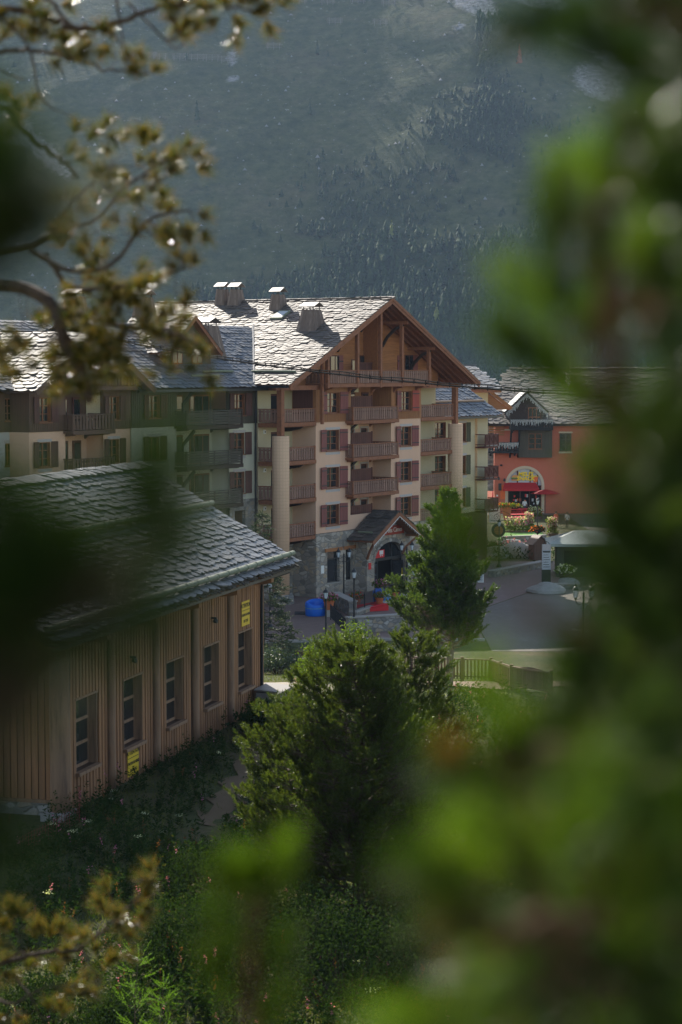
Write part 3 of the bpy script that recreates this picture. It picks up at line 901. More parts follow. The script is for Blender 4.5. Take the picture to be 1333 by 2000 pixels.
# attic balcony with its posts
ab = balcony(B, 4.85, D1 + .25, FL[4], -.85, ya, brackets=False)
for k in range(5):
    x = 5.6 + k * 3.35
    w = MB(); w.prism([(ya, FL[4] - .161), (-.9, FL[4] - .161), (-.82, FL[4] - .33), (-.3, FL[4] - .42), (0, FL[4] - .8), (0, FL[4] - .161)], x - .13, x + .13, 'x'); w.build('bracket', M['wood_beam'], ab)
for u in (640, 698, 743, 785, 838):
    x = F0.L(u, 700, -.8)[0]
    w = MB(); w.box(x - .13, x + .13, -.93, -.67, FL[4] - .3, main_z(x) - .45); w.build('post', M['wood_beam'], B)
    # curved bracket and purlin reaching out to the barge boards
    zt = main_z(x) - .42
    w = MB(); w.beam((x, -1.35, zt - .05), (x, ya, zt - .05), .2, .26); w.build('purlin', M['wood_beam'], B)
    w = MB(); pts = [(x + .1, ya - .1, zt - 1.9), (x + .08, ya - .55, zt - 1.2), (x, -.15, zt - .55), (x, -.95, zt - .22)]
    for a, b in zip(pts[:-1], pts[1:]): w.beam(a, b, .16, .2)
    w.build('strut', M['wood_dark'], B)
# loggia posts above the round columns, tie beams
for x in (-.1, 25.45):
    w = MB(); w.box(x - .2, x + .2, -.2, .2, 12.15, 15.55); w.build('post', M['wood_beam'], B)
m = MB(); m.beam((-.9, 0, 15.6), (5.2, 0, 15.6), .26, .34); m.beam((19.3, 0, 15.6), (26.2, 0, 15.6), .26, .34)
m.beam((-.1, 0, 15.6), (-.1, 2.3, 15.6), .24, .3); m.beam((25.45, 0, 15.6), (25.45, 2.3, 15.6), .24, .3)
m.beam((A0 + .1, -.5, 12.9), (A0 + .1, -.5, 17.6), .2, .2, up=(0, 1, 0))
m.build('tie_beam', M['wood_beam'], B)
# roof: boarded underside, rafters, barge boards, slates
LY0, LY1 = -1.6, 21.2
sl = math.hypot(XA - XL, ZR - ZE); vL = Vector((XA - XL, 0, ZR - ZE)).normalized(); vR = Vector((XA - XR, 0, ZR - ZE)).normalized(); slR = math.hypot(XR - XA, ZR - ZE)
m = MB()
deck_plane(m, (XL, LY1, ZE), (0, -1, 0), vL, LY1 - LY0, sl - .01)
deck_plane(m, (XR, LY0, ZE), (0, 1, 0), vR, LY1 - LY0, slR - .01)
roof = m.build('roof', M['wood_beam'], B)
m = MB()
for i in range(6):
    y = -1.1 + i * .62
    for s, v in ((XL, vL), (XR, vR)):
        a = Vector((s, y, ZE - .24)) + v * .3; b = Vector((XA, y, ZR - .26)) - v * .2
        m.beam(a, b, .12, .16)
m.build('rafters', M['wood_beam'], roof)
m = MB()
for s, v, e in ((XL, vL, 0), (XR, vR, 0)):
    a = Vector((s, LY0 - .03, ZE - .17)) - v * .1; b = Vector((XA, LY0 - .03, ZR - .17))
    m.beam(a, b, .07, .42); m.beam(a + Vector((0, -.06, .12)), b + Vector((0, -.06, .12)), .05, .2)
m.build('barge_board', M['wood_beam'], roof)
roof_plane(roof, (XL - .15, LY1, ZE - .05), (0, -1, 0), vL, LY1 - LY0 + .1, sl + .2, 'slate_warm', sw=.62, ex=.36, seed=3)
roof_plane(roof, (XR + .15, LY0 - .1, ZE - .05), (0, 1, 0), vR, LY1 - LY0 + .1, slR + .2, 'slate_warm', sw=.7, ex=.5, seed=4)
m = MB(); slates(m, (XA - .42, LY1, ZR - .12), (0, -1, 0), (1, 0, .38), LY1 - LY0 + .2, .5, .7, .5, None, 8, th=.05, tilt=.02)
m.box(XA - .3, XA + .4, LY0 - .12, LY1, ZR - .02, ZR + .1)
m.build('ridge_slates', M['slate_warm'], roof)
m = MB(); m.box(XL - .28, XL - .02, 1.0, LY1, ZE - .22, ZE - .06); m.box(XL - .28, XL - .02, LY0 + .05, .99, ZE - .22, ZE - .06)
m.build('gutter', M['iron'], roof)
m = MB()
for (y0, y1, xx) in ((-1.0, 3.6, .35),):
    z = main_z(xx) + .2; m.tube([(xx, y0, z), (xx, (y0 + y1) / 2, z + .02), (xx, y1, z)], .09, 8)
    for y in (y0 + .5, y1 - .5): m.beam((xx, y, z - .2), (xx, y, z + .1), .05, .05, up=(0, 1, 0))
m.build('snow_pole', M['pipe'], roof)
def on_roof(u, v, fr=F0, x_guess=None):
    """point of the left slope of the main roof that is seen at (u, v)"""
    d = ray(u, v); C = Vector((0, 0, CAM_Z)); lo, hi = 120, 190
    for _ in range(50):
        k = (lo + hi) / 2; p = C + d * k - F0.O; x = p.dot(F0.x); z = p.z
        if z - (ZE + PM * (x - XL)) > 0: lo = k
        else: hi = k
    return x, p.dot(F0.y), z
for (u, v, h, wb, wt, rd) in ((609, 640, 1.35, 1.6, 1.05, 'x'), (544, 602, 1.05, 1.05, .75, 'x')):
    x, y, z = on_roof(u, v); chimney(roof, x, y, z, h, wb, wt, ridge=rd)
chimney(roof, XA - .3, 14.2, ZR - .35, 1.35, .95, .7)
chimney(roof, XA - .4, 12.75, ZR - .35, 1.3, 1.1, .72)
x, y, z = on_roof(549, 619)
m = MB(); nv = Vector((-PM, 0, 1)).normalized(); bx = Vector((x, y, z)) + nv * .1
A = [bx + vL * a + Vector((0, b, 0)) for a, b in ((-.7, -.55), (-.7, .55), (.7, .55), (.7, -.55))]
m.add([p for p in A] + [p + nv * .14 for p in A], [(3,2,1,0), (4,5,6,7), (0,1,5,4), (1,2,6,5), (2,3,7,6), (3,0,4,7)])
so = m.build('skylight', M['pipe'], roof)
m = MB(); A2 = [bx + nv * .15 + vL * a * .8 + Vector((0, b * .75, 0)) for a, b in ((-.7, -.55), (-.7, .55), (.7, .55), (.7, -.55))]
m.add(A2, [(0, 1, 2, 3)]); m.build('pane', M['panel_white'], so)
# round columns
for x, z1 in ((-.1, 12.15), (25.55, 12.45)):
    m = MB(); m.lathe([(.62, .7), (.62, z1 - .02), (.6, z1)], 28)
    o = m.build('round_column', M['column'], B, (x, 0, 0), smooth=False)
    for p in o.data.polygons: p.use_smooth = abs(p.normal.z) < .3
    m = MB(); m.lathe([(.95, 0), (.92, .55), (.84, .7), (.55, .7)], 14); m.build('stone_foot', M['stone_small'], o)
# drainpipe between the residence and the left wing
m = MB(); m.tube([(-.25, 2.0, 15.5), (-.25, 2.05, 15.2), (-.2, 2.15, 12), (-.2, 2.15, 3)], .065, 8); m.build('drainpipe', M['iron'], B)
# small wall lamps and a notice
for k in range(3):
    m = MB(); m.box(.7, .95, 2.0, 2.098, FL[k] + 2.0, FL[k] + 2.3); o = m.build('wall_lamp', M['white_paint'], B); m = MB(); m.box(.77, .88, 1.985, 1.998, FL[k] + 2.08, FL[k] + 2.2); m.build('bulb_cover', M['iron'], o)
m = MB(); m.box(5.0, 5.4, -.14, -.122, 1.75, 2.35); m.build('notice_board', M['white_paint'], B)
# ---- entrance porch
P0, P1, AX0, AX1, PY = 9.75, 16.2, 10.85, 15.55, -1.2
m = MB(); pts = arch_wall(m, P0, P1, 0, 4.05, PY, .5, AX0, AX1, 2.15)
c = (P0 + P1) / 2
m.add([(P0, PY, 4.05), (P1, PY, 4.05), (c, PY, 5.55)], [(0, 1, 2)])
m.box(P0, P0 + .55, PY + .5, -.12, 0, 4.05); m.box(P1 - .55, P1, PY + .5, -.12, 0, 4.05)
porch = m.build('porch_wall', M['stone'], B)
m = MB()
for i in range(len(pts) - 1):
    (xa, za), (xb, zb) = pts[i], pts[i + 1]; cx, cz = (AX0 + AX1) / 2, 2.15
    ka = Vector((xa - cx, 0, za - cz)); kb = Vector((xb - cx, 0, zb - cz)); ka2 = ka * (1 + .32 / ka.length); kb2 = kb * (1 + .32 / kb.length)
    q = [Vector((cx, PY - .04, cz)) + w for w in (ka, kb * .995, kb2 * .995, ka2)]
    m.add([tuple(p) for p in q] + [(p.x, PY - .001, p.z) for p in q], [(0,1,2,3), (0,4,5,1), (1,5,6,2), (2,6,7,3), (3,7,4,0)])
m.build('arch_stones', M['stone_small'], porch)
CX, CE, CR = 12.35, 4.0, 6.0; CL, CRX, CY0 = CX - 3.75, CX + 3.75, -2.45
vcl = Vector((CX - CL, 0, CR - CE)).normalized(); vcr = Vector((CX - CRX, 0, CR - CE)).normalized(); cl = math.hypot(CX - CL, CR - CE)
m = MB(); deck_plane(m, (CL, -.14, CE), (0, -1, 0), vcl, 2.3, cl - .01, .12); deck_plane(m, (CRX, CY0, CE), (0, 1, 0), vcr, 2.3, cl - .01, .12)
cr = m.build('porch_roof', M['wood_beam'], B)
m = MB(); slates(m, (CL - .1, -.14, CE - .03), (0, -1, 0), vcl, 2.4, cl + .1, .6, .45, None, 21, th=.035, tilt=.09); slates(m, (CRX + .1, CY0 - .1, CE - .03), (0, 1, 0), vcr, 2.4, cl + .1, .6, .45, None, 22, th=.035, tilt=.09)
m.build('slate_covering', M['slate_dark'], cr)
m = MB()
for s, v in ((CL, vcl), (CRX, vcr)):
    a = Vector((s, CY0 - .04, CE - .14)) - v * .08; b = Vector((CX, CY0 - .04, CR - .14)); m.beam(a, b, .07, .34)
m.build('barge_board', M['wood_beam'], cr)
m = MB()
for s, v in ((CL, vcl), (CRX, vcr)):
    a = Vector((s, CY0 - .1, CE - .32)); b = Vector((CX, CY0 - .1, CR - .34)); n = 26
    for i in range(n): 
        p = a.lerp(b, i / n); q = a.lerp(b, (i + 1) / n); m.beam(p, q, .03, .035)
        if i % 2 == 0: m.beam(p, p - Vector((0, 0, .1 + .1 * random.random())), .02, .02, up=(0, 1, 0))
m.build('light_string', M['white_paint'], cr)
m = MB(); m.tube([(CL + .7, -.7, CE + .62), (CL + .7, CY0 + .5, CE + .62)], .07, 7); m.build('snow_pole', M['pipe'], cr)
for x in (CL + .55, CRX - .55):
    m = MB()
    s = 1 if x < CX else -1
    p = [(x + s * .6, PY - .02, 2.5), (x + s * .5, PY - .3, 3.1), (x + s * .1, CY0 + .35, 3.75), (x, CY0 + .1, 3.95)]
    for a, b in zip(p[:-1], p[1:]): m.beam(a, b, .12, .16)
    m.beam((x, CY0 + .05, CE - .02), (x, -.14, CE - .02), .16, .18)
    m.build('timber_bracket', M['wood_beam'], cr)
m = MB(); m.box(c - 1.9, c + 2.15, PY - .09, PY - .045, 4.15, 4.85)
sg = m.build('name_board', M['sign_red'], B)
link('lettering', text_mesh('Place des Cimes', .52, 'white_ink', .012, .004), sg, (c + .12, PY - .1, 4.5), (R(90), 0, 0))
# glazed doors in the arch
m = MB(); yd = PY + .42
for x in (AX0 + .02, AX0 + 1.1, AX0 + 3.2, AX1 - .12): m.box(x, x + .1, yd, yd + .08, 0, 3.45)
m.box(AX0, AX1, yd - .01, yd + .09, 2.15, 2.35)
df = m.build('entrance_frame', M['iron'], B)
m = MB(); m.box(AX0 + .1, AX0 + 3.2, yd + .03, yd + .04, 2.36, 3.5); m.box(AX0 + .12, AX0 + 1.1, yd + .03, yd + .04, .1, 2.14); m.box(AX0 + 3.3, AX1 - .12, yd + .03, yd + .04, 2.36, 3.4)
m.build('pane', M['glass'], df)
m = MB(); m.box(AX0 + .35, AX0 + 2.1, yd - .03, yd - .012, 2.4, 3.0); b = m.build('red_banner', M['red'], df)
m = MB(); m.box(AX0 + 1.35, AX0 + 1.9, yd - .045, yd - .031, 2.65, 2.95); m.box(AX0 + 1.45, AX0 + 1.55, yd - .045, yd - .031, 2.5, 2.62); m.box(AX0 + 1.7, AX0 + 1.8, yd - .045, yd - .031, 2.5, 2.62); m.build('banner_emblem', M['white_paint'], df)
m = MB(); m.box(0, .9, -.03, .03, .05, 2.1); o = m.build('open_door', M['wood_black'], B, (AX0 + 3.2, yd - .05, 0), (0, 0, R(-70)))
m = MB(); m.box(.12, .78, -.04, -.031, .9, 1.95); m.build('pane', M['glass'], o)
m = MB(); m.tube([(.82, -.09, .9), (.82, -.09, 1.5)], .02, 6); m.build('handle', M['yellow'], o)
m = MB(); m.box(AX0, AX1, .1, .28, 0, 3.2); m.build('hall_back', M['dark_interior'], B)
m = MB(); m.box(P0 + .2, P0 + .55, PY - .05, PY - .003, 1.7, 2.2); m.build('alarm_box', M['red'], B)
for u, v in ((803, 1100), (803, 1113)):
    x, z = F0.L(u, v, PY - .3); m = MB(); m.box(x - .4, x + .4, PY - .32, PY - .28, z - .3, z + .32)
    o = m.build('hanging_sign', M['white_paint'] if v < 1105 else M['iron'], B)
    m = MB()
    if v < 1105: m.prism([(x - .28, z - .12), (x - .1, z + .1), (x, z + .02), (x + .1, z + .1), (x + .28, z - .12), (x + .1, z - .02), (x, z - .1), (x - .1, z - .02)], PY - .335, PY - .322, 'y')
    else: m.lathe([(.13, 0), (.13, .01)], 10, (x - .2, PY - .33, z)); m.box(x - .02, x + .3, PY - .335, PY - .322, z - .04, z + .06)
    m.build('emblem', M['black_ink'] if v < 1105 else M['white_paint'], o)
x, z = F0.L(803, 1085, PY - .3); m = MB(); m.beam((x, PY - .3, z + .3), (x, PY, z + .3), .03, .03); m.beam((x, PY - .3, z + .3), (x, PY - .3, z), .02, .02, up=(0, 1, 0)); m.build('sign_bracket', M['iron'], B)
# ------------------------------------------------------------------ left wing: pale green and grey timber, slate roof towards us
LW = empty('apartment_building', F0.W(-7, 2.3, 0), ANG, 'pale green and grey-timbered wing with horizontal-board balconies, left of the pink residence', 'building')
X0 = 7.0                      # local x is measured from the empty: subtract -7
def wx(x): return x + X0
yw = 0.0
F1 = Frame(F0.W(-7, 2.3, 0), ANG)
def LX(u, y=0.0, v=830): return F1.L(u, v, y)[0]
a0, a1 = LX(256), LX(503)
W1, W2 = (LX(290), LX(312)), (LX(457), LX(478))
BL, BR = LX(345), LX(447)
m = MB()
hw = [(a, b, FL[k] + .6, FL[k] + 2.15) for k in range(3) for a, b in (W1, W2)]
rec = [(BL, BR, FL[k], FL[k] + 2.6) for k in range(3)]
wall_face(m, a0, a1, 7.6, 13.05, 0, [h for h in hw + rec if h[2] > 7.3] , t=.3)
m.box(a0 + .01, a1, 11.5, 11.8, 0, 15.3); m.box(a0 + .01, a0 + .3, .35, 11.5, 0, 15.2)
for x in (BL, BR): m.quad((x, 0, 4.6), (x, 1.5, 4.6), (x, 1.5, 13.05), (x, 0, 13.05)) if x == BL else m.quad((x, 1.5, 4.6), (x, 0, 4.6), (x, 0, 13.05), (x, 1.5, 13.05))
wall_face(m, BL, BR, 4.6, 13.05, 1.5, [])
m.build('wall', M['green_cream'], LW)
m = MB(); wall_face(m, a0, a1, 0, 7.6, -.06, [h for h in hw + rec if h[2] < 7.5 and h[3] < 7.6], t=.3); m.quad((a0, -.06, 7.6), (a1, -.06, 7.6), (a1, .02, 7.6), (a0, .02, 7.6)); m.build('stone_base', M['stone_small'], LW)
m = MB(); h3 = [(a, b, FL[3] + .6, FL[3] + 2.15) for a, b in (W1, W2)] + [(BL, BR, FL[3], FL[3] + 2.5)]
wall_face(m, a0, a1, 13.05, 15.7, -.05, h3); m.quad((a0, -.05, 13.05), (a0, 0.0, 13.05), (a1, 0.0, 13.05), (a1, -.05, 13.05)); wall_face(m, BL, BR, 13.05, 15.7, 1.5, [])
x = a0 + .05
while x < a1:
    if not BL < x < BR and not any(a - .9 < x < b + .9 for a, b in (W1, W2)): m.box(x, x + .04, -.075, -.052, 13.08, 15.6)
    x += .2
m.build('timber_cladding', M['wood_greyclad'], LW)
for k in range(4):
    for a, b in (W1, W2):
        if k < 1: continue
        add_window(LW, a, FL[k] + .6, b - a, 1.55, 0 if k < 3 else -.05, 'shutter_brown', 'trim' if k < 3 else None, bands=False, depth=.2)
for k in range(4):
    balcony(LW, BL - .25, BR + .25, FL[k], -1.05, 1.48, style='h', rail='wood_grey', slab='wood_dark')
    z = FL[k]
    for q, (x0, x1) in enumerate(((BL + 1.0, BL + 2.6), (BL + 3.4, BL + 4.4), (BR - 2.0, BR - .4))):
        if x1 > BR: continue
        w = MB(); w.box(x0, x1, 1.42, 1.48, z + .02, z + 2.1); o = w.build('balcony_door', M['wood_window'], LW)
        w = MB(); n = 2
        for i in range(n): w.box(x0 + .1 + (x1 - x0 - .1) * i / n, x0 + (x1 - x0 - .1) * (i + 1) / n, 1.4, 1.418, z + .15, z + 1.98)
        w.build('pane', M['glass'], o)
    w = MB(); w.beam((BL + .2, -.4, z + 1.5), (BL + 1.5, -.4, z + 2.45), .16, .18); w.beam((BL + .2, -.4, z + 1.5), (BL + .2, -.4, z + .1), .12, .12, up=(0, 1, 0)); w.build('strut', M['wood_black'], LW)
WP, WY0, WZ0 = .655, -1.0, 15.7
WL = math.hypot(1, WP); wv = Vector((0, 1, WP)).normalized(); wl = 6.75 * WL
m = MB(); deck_plane(m, (a0 - .6, WY0, WZ0), (1, 0, 0), wv, 22.5, wl); deck_plane(m, (a0 - .6 + 22.5, WY0 + 13.5, WZ0), (-1, 0, 0), (0, -1, WP), 22.5, wl)
wr = m.build('roof', M['wood_dark'], LW)
def above_main(u, v):           # keep only the slates that are not under the main roof
    x = a0 - .7 + u; y = WY0 + v * wv.y
    p = F0.O + 0 * F0.x
    xm, ym = x - X0, y + 2.3
    return WZ0 + v * wv.z > (ZE + PM * (xm - XL)) - .1 or xm < XL
roof_plane(wr, (a0 - .7, WY0 - .12, WZ0 - .06), (1, 0, 0), wv, 22.5, wl + .1, 'slate_blue', sw=.55, ex=.38, seed=31, keep=above_main)
m = MB(); slates(m, (a0 - .7, WY0 + 6.3, WZ0 + 4.2), (1, 0, 0), (0, 1, .3), 15.6, .5, .7, .45, None, 33, th=.05, tilt=.02); m.box(a0 - .7, a0 + 15, WY0 + 6.5, WY0 + 7.1, WZ0 + 4.25, WZ0 + 4.4); m.build('ridge_slates', M['slate_blue'], wr)
m = MB(); m.box(a0 - .7, a1 + .1, WY0 - .3, WY0 - .14, WZ0 - .28, WZ0 - .1); m.build('gutter', M['iron'], wr)
def wing_z(y): return WZ0 + WP * (y - WY0)
for (x, y, L) in ((LX(430, .2) , .35, 3.6), (LX(395, .2), -.1, 3.2)):
    m = MB(); z = wing_z(y) + .22; m.tube([(x - L/2, y, z), (x, y, z + .02), (x + L/2, y, z)], .085, 8)
    for s in (-.35, .35): m.beam((x + s * L, y, z - .2), (x + s * L, y, z + .1), .05, .05, up=(0, 1, 0))
    m.build('snow_pole', M['pipe'], wr)
# valley flashing
m = MB(); p = Vector((X0 + XL, XL + .1, 0)); 
pts = []
for q in (0, .25, .5, .75, 1):
    xm = XL + q * 9.3; ym = (ZE + PM * (xm - XL) - WZ0) / WP + 1.3; pts.append((xm + X0, ym - 2.3, ZE + PM * (xm - XL) + .1))
m.tube(pts, .1, 6); m.build('valley_flashing', M['slate_blue'], wr)
# dormer with a gabled slate roof
def dormer(parent, xc, hw_, yf, zb, ze, za, depth, mats, win=True, name='dormer', slate='slate_warm', seed=5):
    m = MB(); m.prism([(xc - hw_, zb), (xc + hw_, zb), (xc + hw_, ze), (xc, za - .15), (xc - hw_, ze)], yf, yf + .12, 'y')
    m.box(xc - hw_, xc - hw_ + .1, yf + .12, yf + depth * .7, zb, ze - .02); m.box(xc + hw_ - .1, xc + hw_, yf + .12, yf + depth * .7, zb, ze - .02)
    d = m.build(name, M[mats], parent)
    sp = hw_ + .55; pz = (za - ze) / hw_; zl = ze - .55 * pz
    v1 = Vector((sp, 0, za - zl)).normalized(); v2 = Vector((-sp, 0, za - zl)).normalized(); L = math.hypot(sp, za - zl)
    m = MB(); deck_plane(m, (xc - sp, yf + depth, zl), (0, -1, 0), v1, depth + .6, L - .01, .1); deck_plane(m, (xc + sp, yf - .6, zl), (0, 1, 0), v2, depth + .6, L - .01, .1)
    for s, v in ((xc - sp, v1), (xc + sp, v2)): m.beam(Vector((s, yf - .63, zl - .08)), Vector((xc, yf - .63, za - .08)), .06, .26)
    r = m.build('dormer_roof', M['wood_beam'], d)
    m = MB(); slates(m, (xc - sp - .05, yf + depth, zl - .02), (0, -1, 0), v1, depth + .7, L + .05, .55, .36, None, seed); slates(m, (xc + sp + .05, yf - .7, zl - .02), (0, 1, 0), v2, depth + .7, L + .05, .55, .36, None, seed + 1)
    m.build('slate_covering', M[slate], r)
    return d
xd = LX(352, 1.3, 700)
d = dormer(LW, xd + 1.0, 2.6, 1.3, 16.6, 18.5, 20.6, 5.0, 'wood_greyclad')
for u in (345, 384):
    x = LX(u, 1.3, 700); w = MB(); w.box(x - .6, x + .6, 1.22, 1.29, 17.3, 18.45); o = w.build('window', M['wood_window'], d)
    w = MB()
    for i in (-1, 1): w.box(x + i * .28 - .22, x + i * .28 + .22, 1.2, 1.218, 17.4, 18.35)
    w.build('pane', M['glass'], o)
x, z = F1.L(405, 668, 2.9)
chimney(wr, x, 2.9, wing_z(2.9) + .1, 1.75, 1.8, 1.15)
chimney(wr, LX(283, 5.8, 640), 5.8, wing_z(5.8), 1.9, 1.4, .9)
chimney(wr, LX(152, 6.4, 640), 6.6, wing_z(5.6), 1.9, 1.5, 1.0)

# ------------------------------------------------------------------ far-left block: brown timber and pink / white stucco, gable towards us
F2 = Frame(F0.W(-20, 1.8, 0), ANG)
LB = empty('apartment_building', F2.O, ANG, 'far-left block with brown timber gable, pink and white stucco and brown picket balconies', 'building')
def LX2(u, y=0.0, v=850): return F2.L(u, v, y)[0]
p0, p1 = LX2(57), LX2(255); e0, e1 = LX2(128), LX2(202)
V1, V2 = (LX2(76), LX2(99)), (LX2(213), LX2(233))
m = MB(); hh = [(a, b, FL[k] + .6, FL[k] + 2.15) for k in range(3) for a, b in (V1, V2)] + [(e0, e1, FL[k], FL[k] + 2.6) for k in range(3)]
wall_face(m, p0, p1, 4, 13.05, 0, [h for h in hh if h[2] > 4]); m.quad((p0, 1.6, 0), (p0, 0, 0), (p0, 0, 13.05), (p0, 1.6, 13.05)); wall_face(m, e0, e1, 4, 13.05, 1.4, [])
m.quad((e1, 1.4, 4), (e1, 0, 4), (e1, 0, 13.05), (e1, 1.4, 13.05)); m.box(p0 + .01, p1 - .01, 11, 11.3, 0, 15)
m.build('wall', M['pink'], LB)
m = MB(); g = LX2(28, 1.6), LX2(10, 1.6); wall_face(m, p0 - 12, p0, 0, 13.05, 1.6, [(g[1], g[0], FL[k] + .7, FL[k] + 2.1) for k in range(3)]); m.build('white_wall', M['white'], LB)
for k in range(3): add_window(LB, g[1], FL[k] + .7, g[0] - g[1], 1.4, 1.6, None, 'trim', depth=.2)
m = MB(); h3 = [(a, b, FL[3] + .6, FL[3] + 2.15) for a, b in (V1, V2)] + [(e0, e1, FL[3], FL[3] + 2.6)]
wall_face(m, p0, p1, 13.05, 15.9, -.05, h3); wall_face(m, p0 - 12, p0, 13.05, 15.9, 1.55, [(g[1], g[0], FL[3] + .7, FL[3] + 2.1)]); m.quad((p0, 1.55, 13.05), (p0, -.05, 13.05), (p0, -.05, 15.9), (p0, 1.55, 15.9)); wall_face(m, e0, e1, 13.05, 15.9, 1.4, [])
GXa, GZa, GZe = LX2(170, -1.2, 655), 19.3, 15.6; GHW = (p1 - p0) / 2 + .9; GXc = (p0 + p1) / 2
m.prism([(p0, 15.91), (p1, 15.91), (p1, 16.0), (GXc, GZa - .3), (p0, 16.0)], .9, 1.0, 'y')
m.box(p0, p1, -.05, .9, 15.8, 15.9)
x = p0 + .05
while x < p1:
    m.box(x, x + .04, -.075, -.052, 13.08, 13.6); x += .2
m.build('timber_cladding', M['wood_brownclad'], LB)
add_window(LB, g[1], FL[3] + .7, g[0] - g[1], 1.4, 1.55, None, None, depth=.2)
for k in range(1, 4):
    for a, b in (V1, V2): add_window(LB, a, FL[k] + .6, b - a, 1.55, 0 if k < 3 else -.05, 'shutter_brown', 'trim' if k < 3 else None, bands=False, depth=.2)
    balcony(LB, e0 - .2, e1 + .2, FL[k], -.8, 1.38, slab='wood_brownclad', rail='wood_brownclad')
    for x0, x1 in ((e0 + .8, e0 + 1.8), (e0 + 2.3, e0 + 3.1)):
        w = MB(); w.box(x0, x1, 1.3, 1.38, FL[k] + .02, FL[k] + 2.1); o = w.build('balcony_door', M['wood_red'], LB)
        w = MB(); w.box(x0 + .12, x1 - .12, 1.28, 1.298, FL[k] + .3, FL[k] + 1.95); w.build('pane', M['glass'], o)
balcony(LB, e0 - .9, p1 - .4, 15.85, -.9, .88, slab='wood_brownclad', rail='wood_brownclad', brackets=False)
m = MB(); m.box(e0, e0 + 2.4, .8, .89, 15.9, 18.0); m.build('balcony_door', M['wood_dark'], LB)
sg_ = math.hypot(GHW, GZa - GZe); v1 = Vector((GHW, 0, GZa - GZe)).normalized(); v2 = Vector((-GHW, 0, GZa - GZe)).normalized()
m = MB(); deck_plane(m, (GXc - GHW, 8, GZe), (0, -1, 0), v1, 9.4, sg_ - .01); deck_plane(m, (GXc + GHW, -1.4, GZe), (0, 1, 0), v2, 9.4, sg_ - .01)
for s, v in ((GXc - GHW, v1), (GXc + GHW, v2)): m.beam(Vector((s, -1.43, GZe - .12)), Vector((GXc, -1.43, GZa - .12)), .07, .36)
r = m.build('roof', M['wood_brownclad'], LB)
m = MB(); slates(m, (GXc - GHW - .1, 8, GZe - .03), (0, -1, 0), v1, 9.5, sg_ + .1, .62, .38, None, 41); slates(m, (GXc + GHW + .1, -1.5, GZe - .03), (0, 1, 0), v2, 9.5, sg_ + .1, .62, .38, None, 42)
m.build('slate_covering', M['slate_warm'], r)
m = MB(); L = 9.0; deck_plane(m, (p0 - 13, .6, 15.7), (1, 0, 0), (0, 1, .6), 14, L); lr = m.build('lower_roof', M['wood_dark'], LB)
m = MB(); slates(m, (p0 - 13, .5, 15.66), (1, 0, 0), (0, 1, .6), 14, L, .6, .4, None, 43); m.build('slate_covering', M['slate_blue'], lr)
m = MB(); deck_plane(m, (p0 - 1, 4, 17.6), (1, 0, 0), (0, 1, .6), 12, 5.0); r2 = m.build('upper_roof', M['wood_dark'], LB)
m = MB(); slates(m, (p0 - 1, 3.9, 17.56), (1, 0, 0), (0, 1, .6), 12, 5.0, .6, .4, None, 44); m.build('slate_covering', M['slate_blue'], r2)

# ------------------------------------------------------------------ rear right wing (cream, dark red balconies)
F3 = Frame(F0.W(28.5, 2.3, 0), ANG)
RW = empty('apartment_building', F3.O, ANG, 'cream wing with olive shutters and small dark red balconies, right of the tall round column', 'building')
def LX3(u, y=0.0, v=840): return F3.L(u, v, y)[0]
s0, s1, s2, s3 = 0.0, LX3(928), LX3(933), LX3(953)
m = MB(); wins = [(LX3(899), LX3(911), FL[k] + .5, FL[k] + 2.1) for k in range(3)]
wall_face(m, s0, s1, 4.6, 12.9, 0, wins, t=.25); m.box(s2, s3, -.0, .3, 4.6, 12.9); m.box(s3 - .3, s3, .3, 9, 4.6, 12.9); m.box(s0, s3, 9, 9.3, 0, 12.9)
m.build('wall', M['cream'], RW)
m = MB(); m.box(s1, s2, .3, .4, 0, 12.9); m.build('shaft_wall', M['wood_red'], RW)
m = MB(); m.box(s0, s3, .02, .3, 0, 4.55); m.build('timber_ground_floor', M['wood_brownclad'], RW)
for a, b, c, d in wins: add_window(RW, a, c, b - a, d - c, 0, 'shutter_olive', 'trim', bands=False, sides='R', rows=2, depth=.2)
for k in range(3):
    x0, x1 = s1 + .1, s3 + .15; z = FL[k]
    m = MB(); m.box(x0, x1, -1.0, 0, z - .14, z); b = m.build('balcony', M['wood_red'], RW)
    m = MB()
    for z2 in (z + .12, z + 1.0): m.box(x0, x1, -1.0, -.94, z2, z2 + .08); m.box(x0, x0 + .06, -.94, 0, z2, z2 + .08); m.box(x1 - .06, x1, -.94, 0, z2, z2 + .08)
    n = 3; w = (x1 - x0) / n
    for i in range(n + 1): m.box(x0 + i * w - .03, x0 + i * w + .03, -1.01, -.93, z, z + 1.08)
    for i in range(n):
        m.beam((x0 + i * w, -.97, z + .2), (x0 + (i + 1) * w, -.97, z + 1.0), .03, .05); m.beam((x0 + i * w, -.985, z + 1.0), (x0 + (i + 1) * w, -.985, z + .2), .03, .05)
        m.box(x0 + i * w + .03, x0 + (i + 1) * w - .03, -.95, -.935, z + .2, z + 1.0)
    m.build('balustrade', M['wood_red'], b)
m = MB(); rl = 6.2 * WL; deck_plane(m, (-2.6, -1.0, 12.95), (1, 0, 0), wv, s3 + 3.2, rl); rr = m.build('roof', M['wood_beam'], RW)
roof_plane(rr, (-2.6, -1.1, 12.9), (1, 0, 0), wv, s3 + 3.3, rl, 'slate_blue', sw=.6, ex=.42, seed=51)
m = MB(); m.box(-2.6, s3 + .7, -1.25, -1.12, 12.75, 12.92); m.build('gutter', M['iron'], rr)
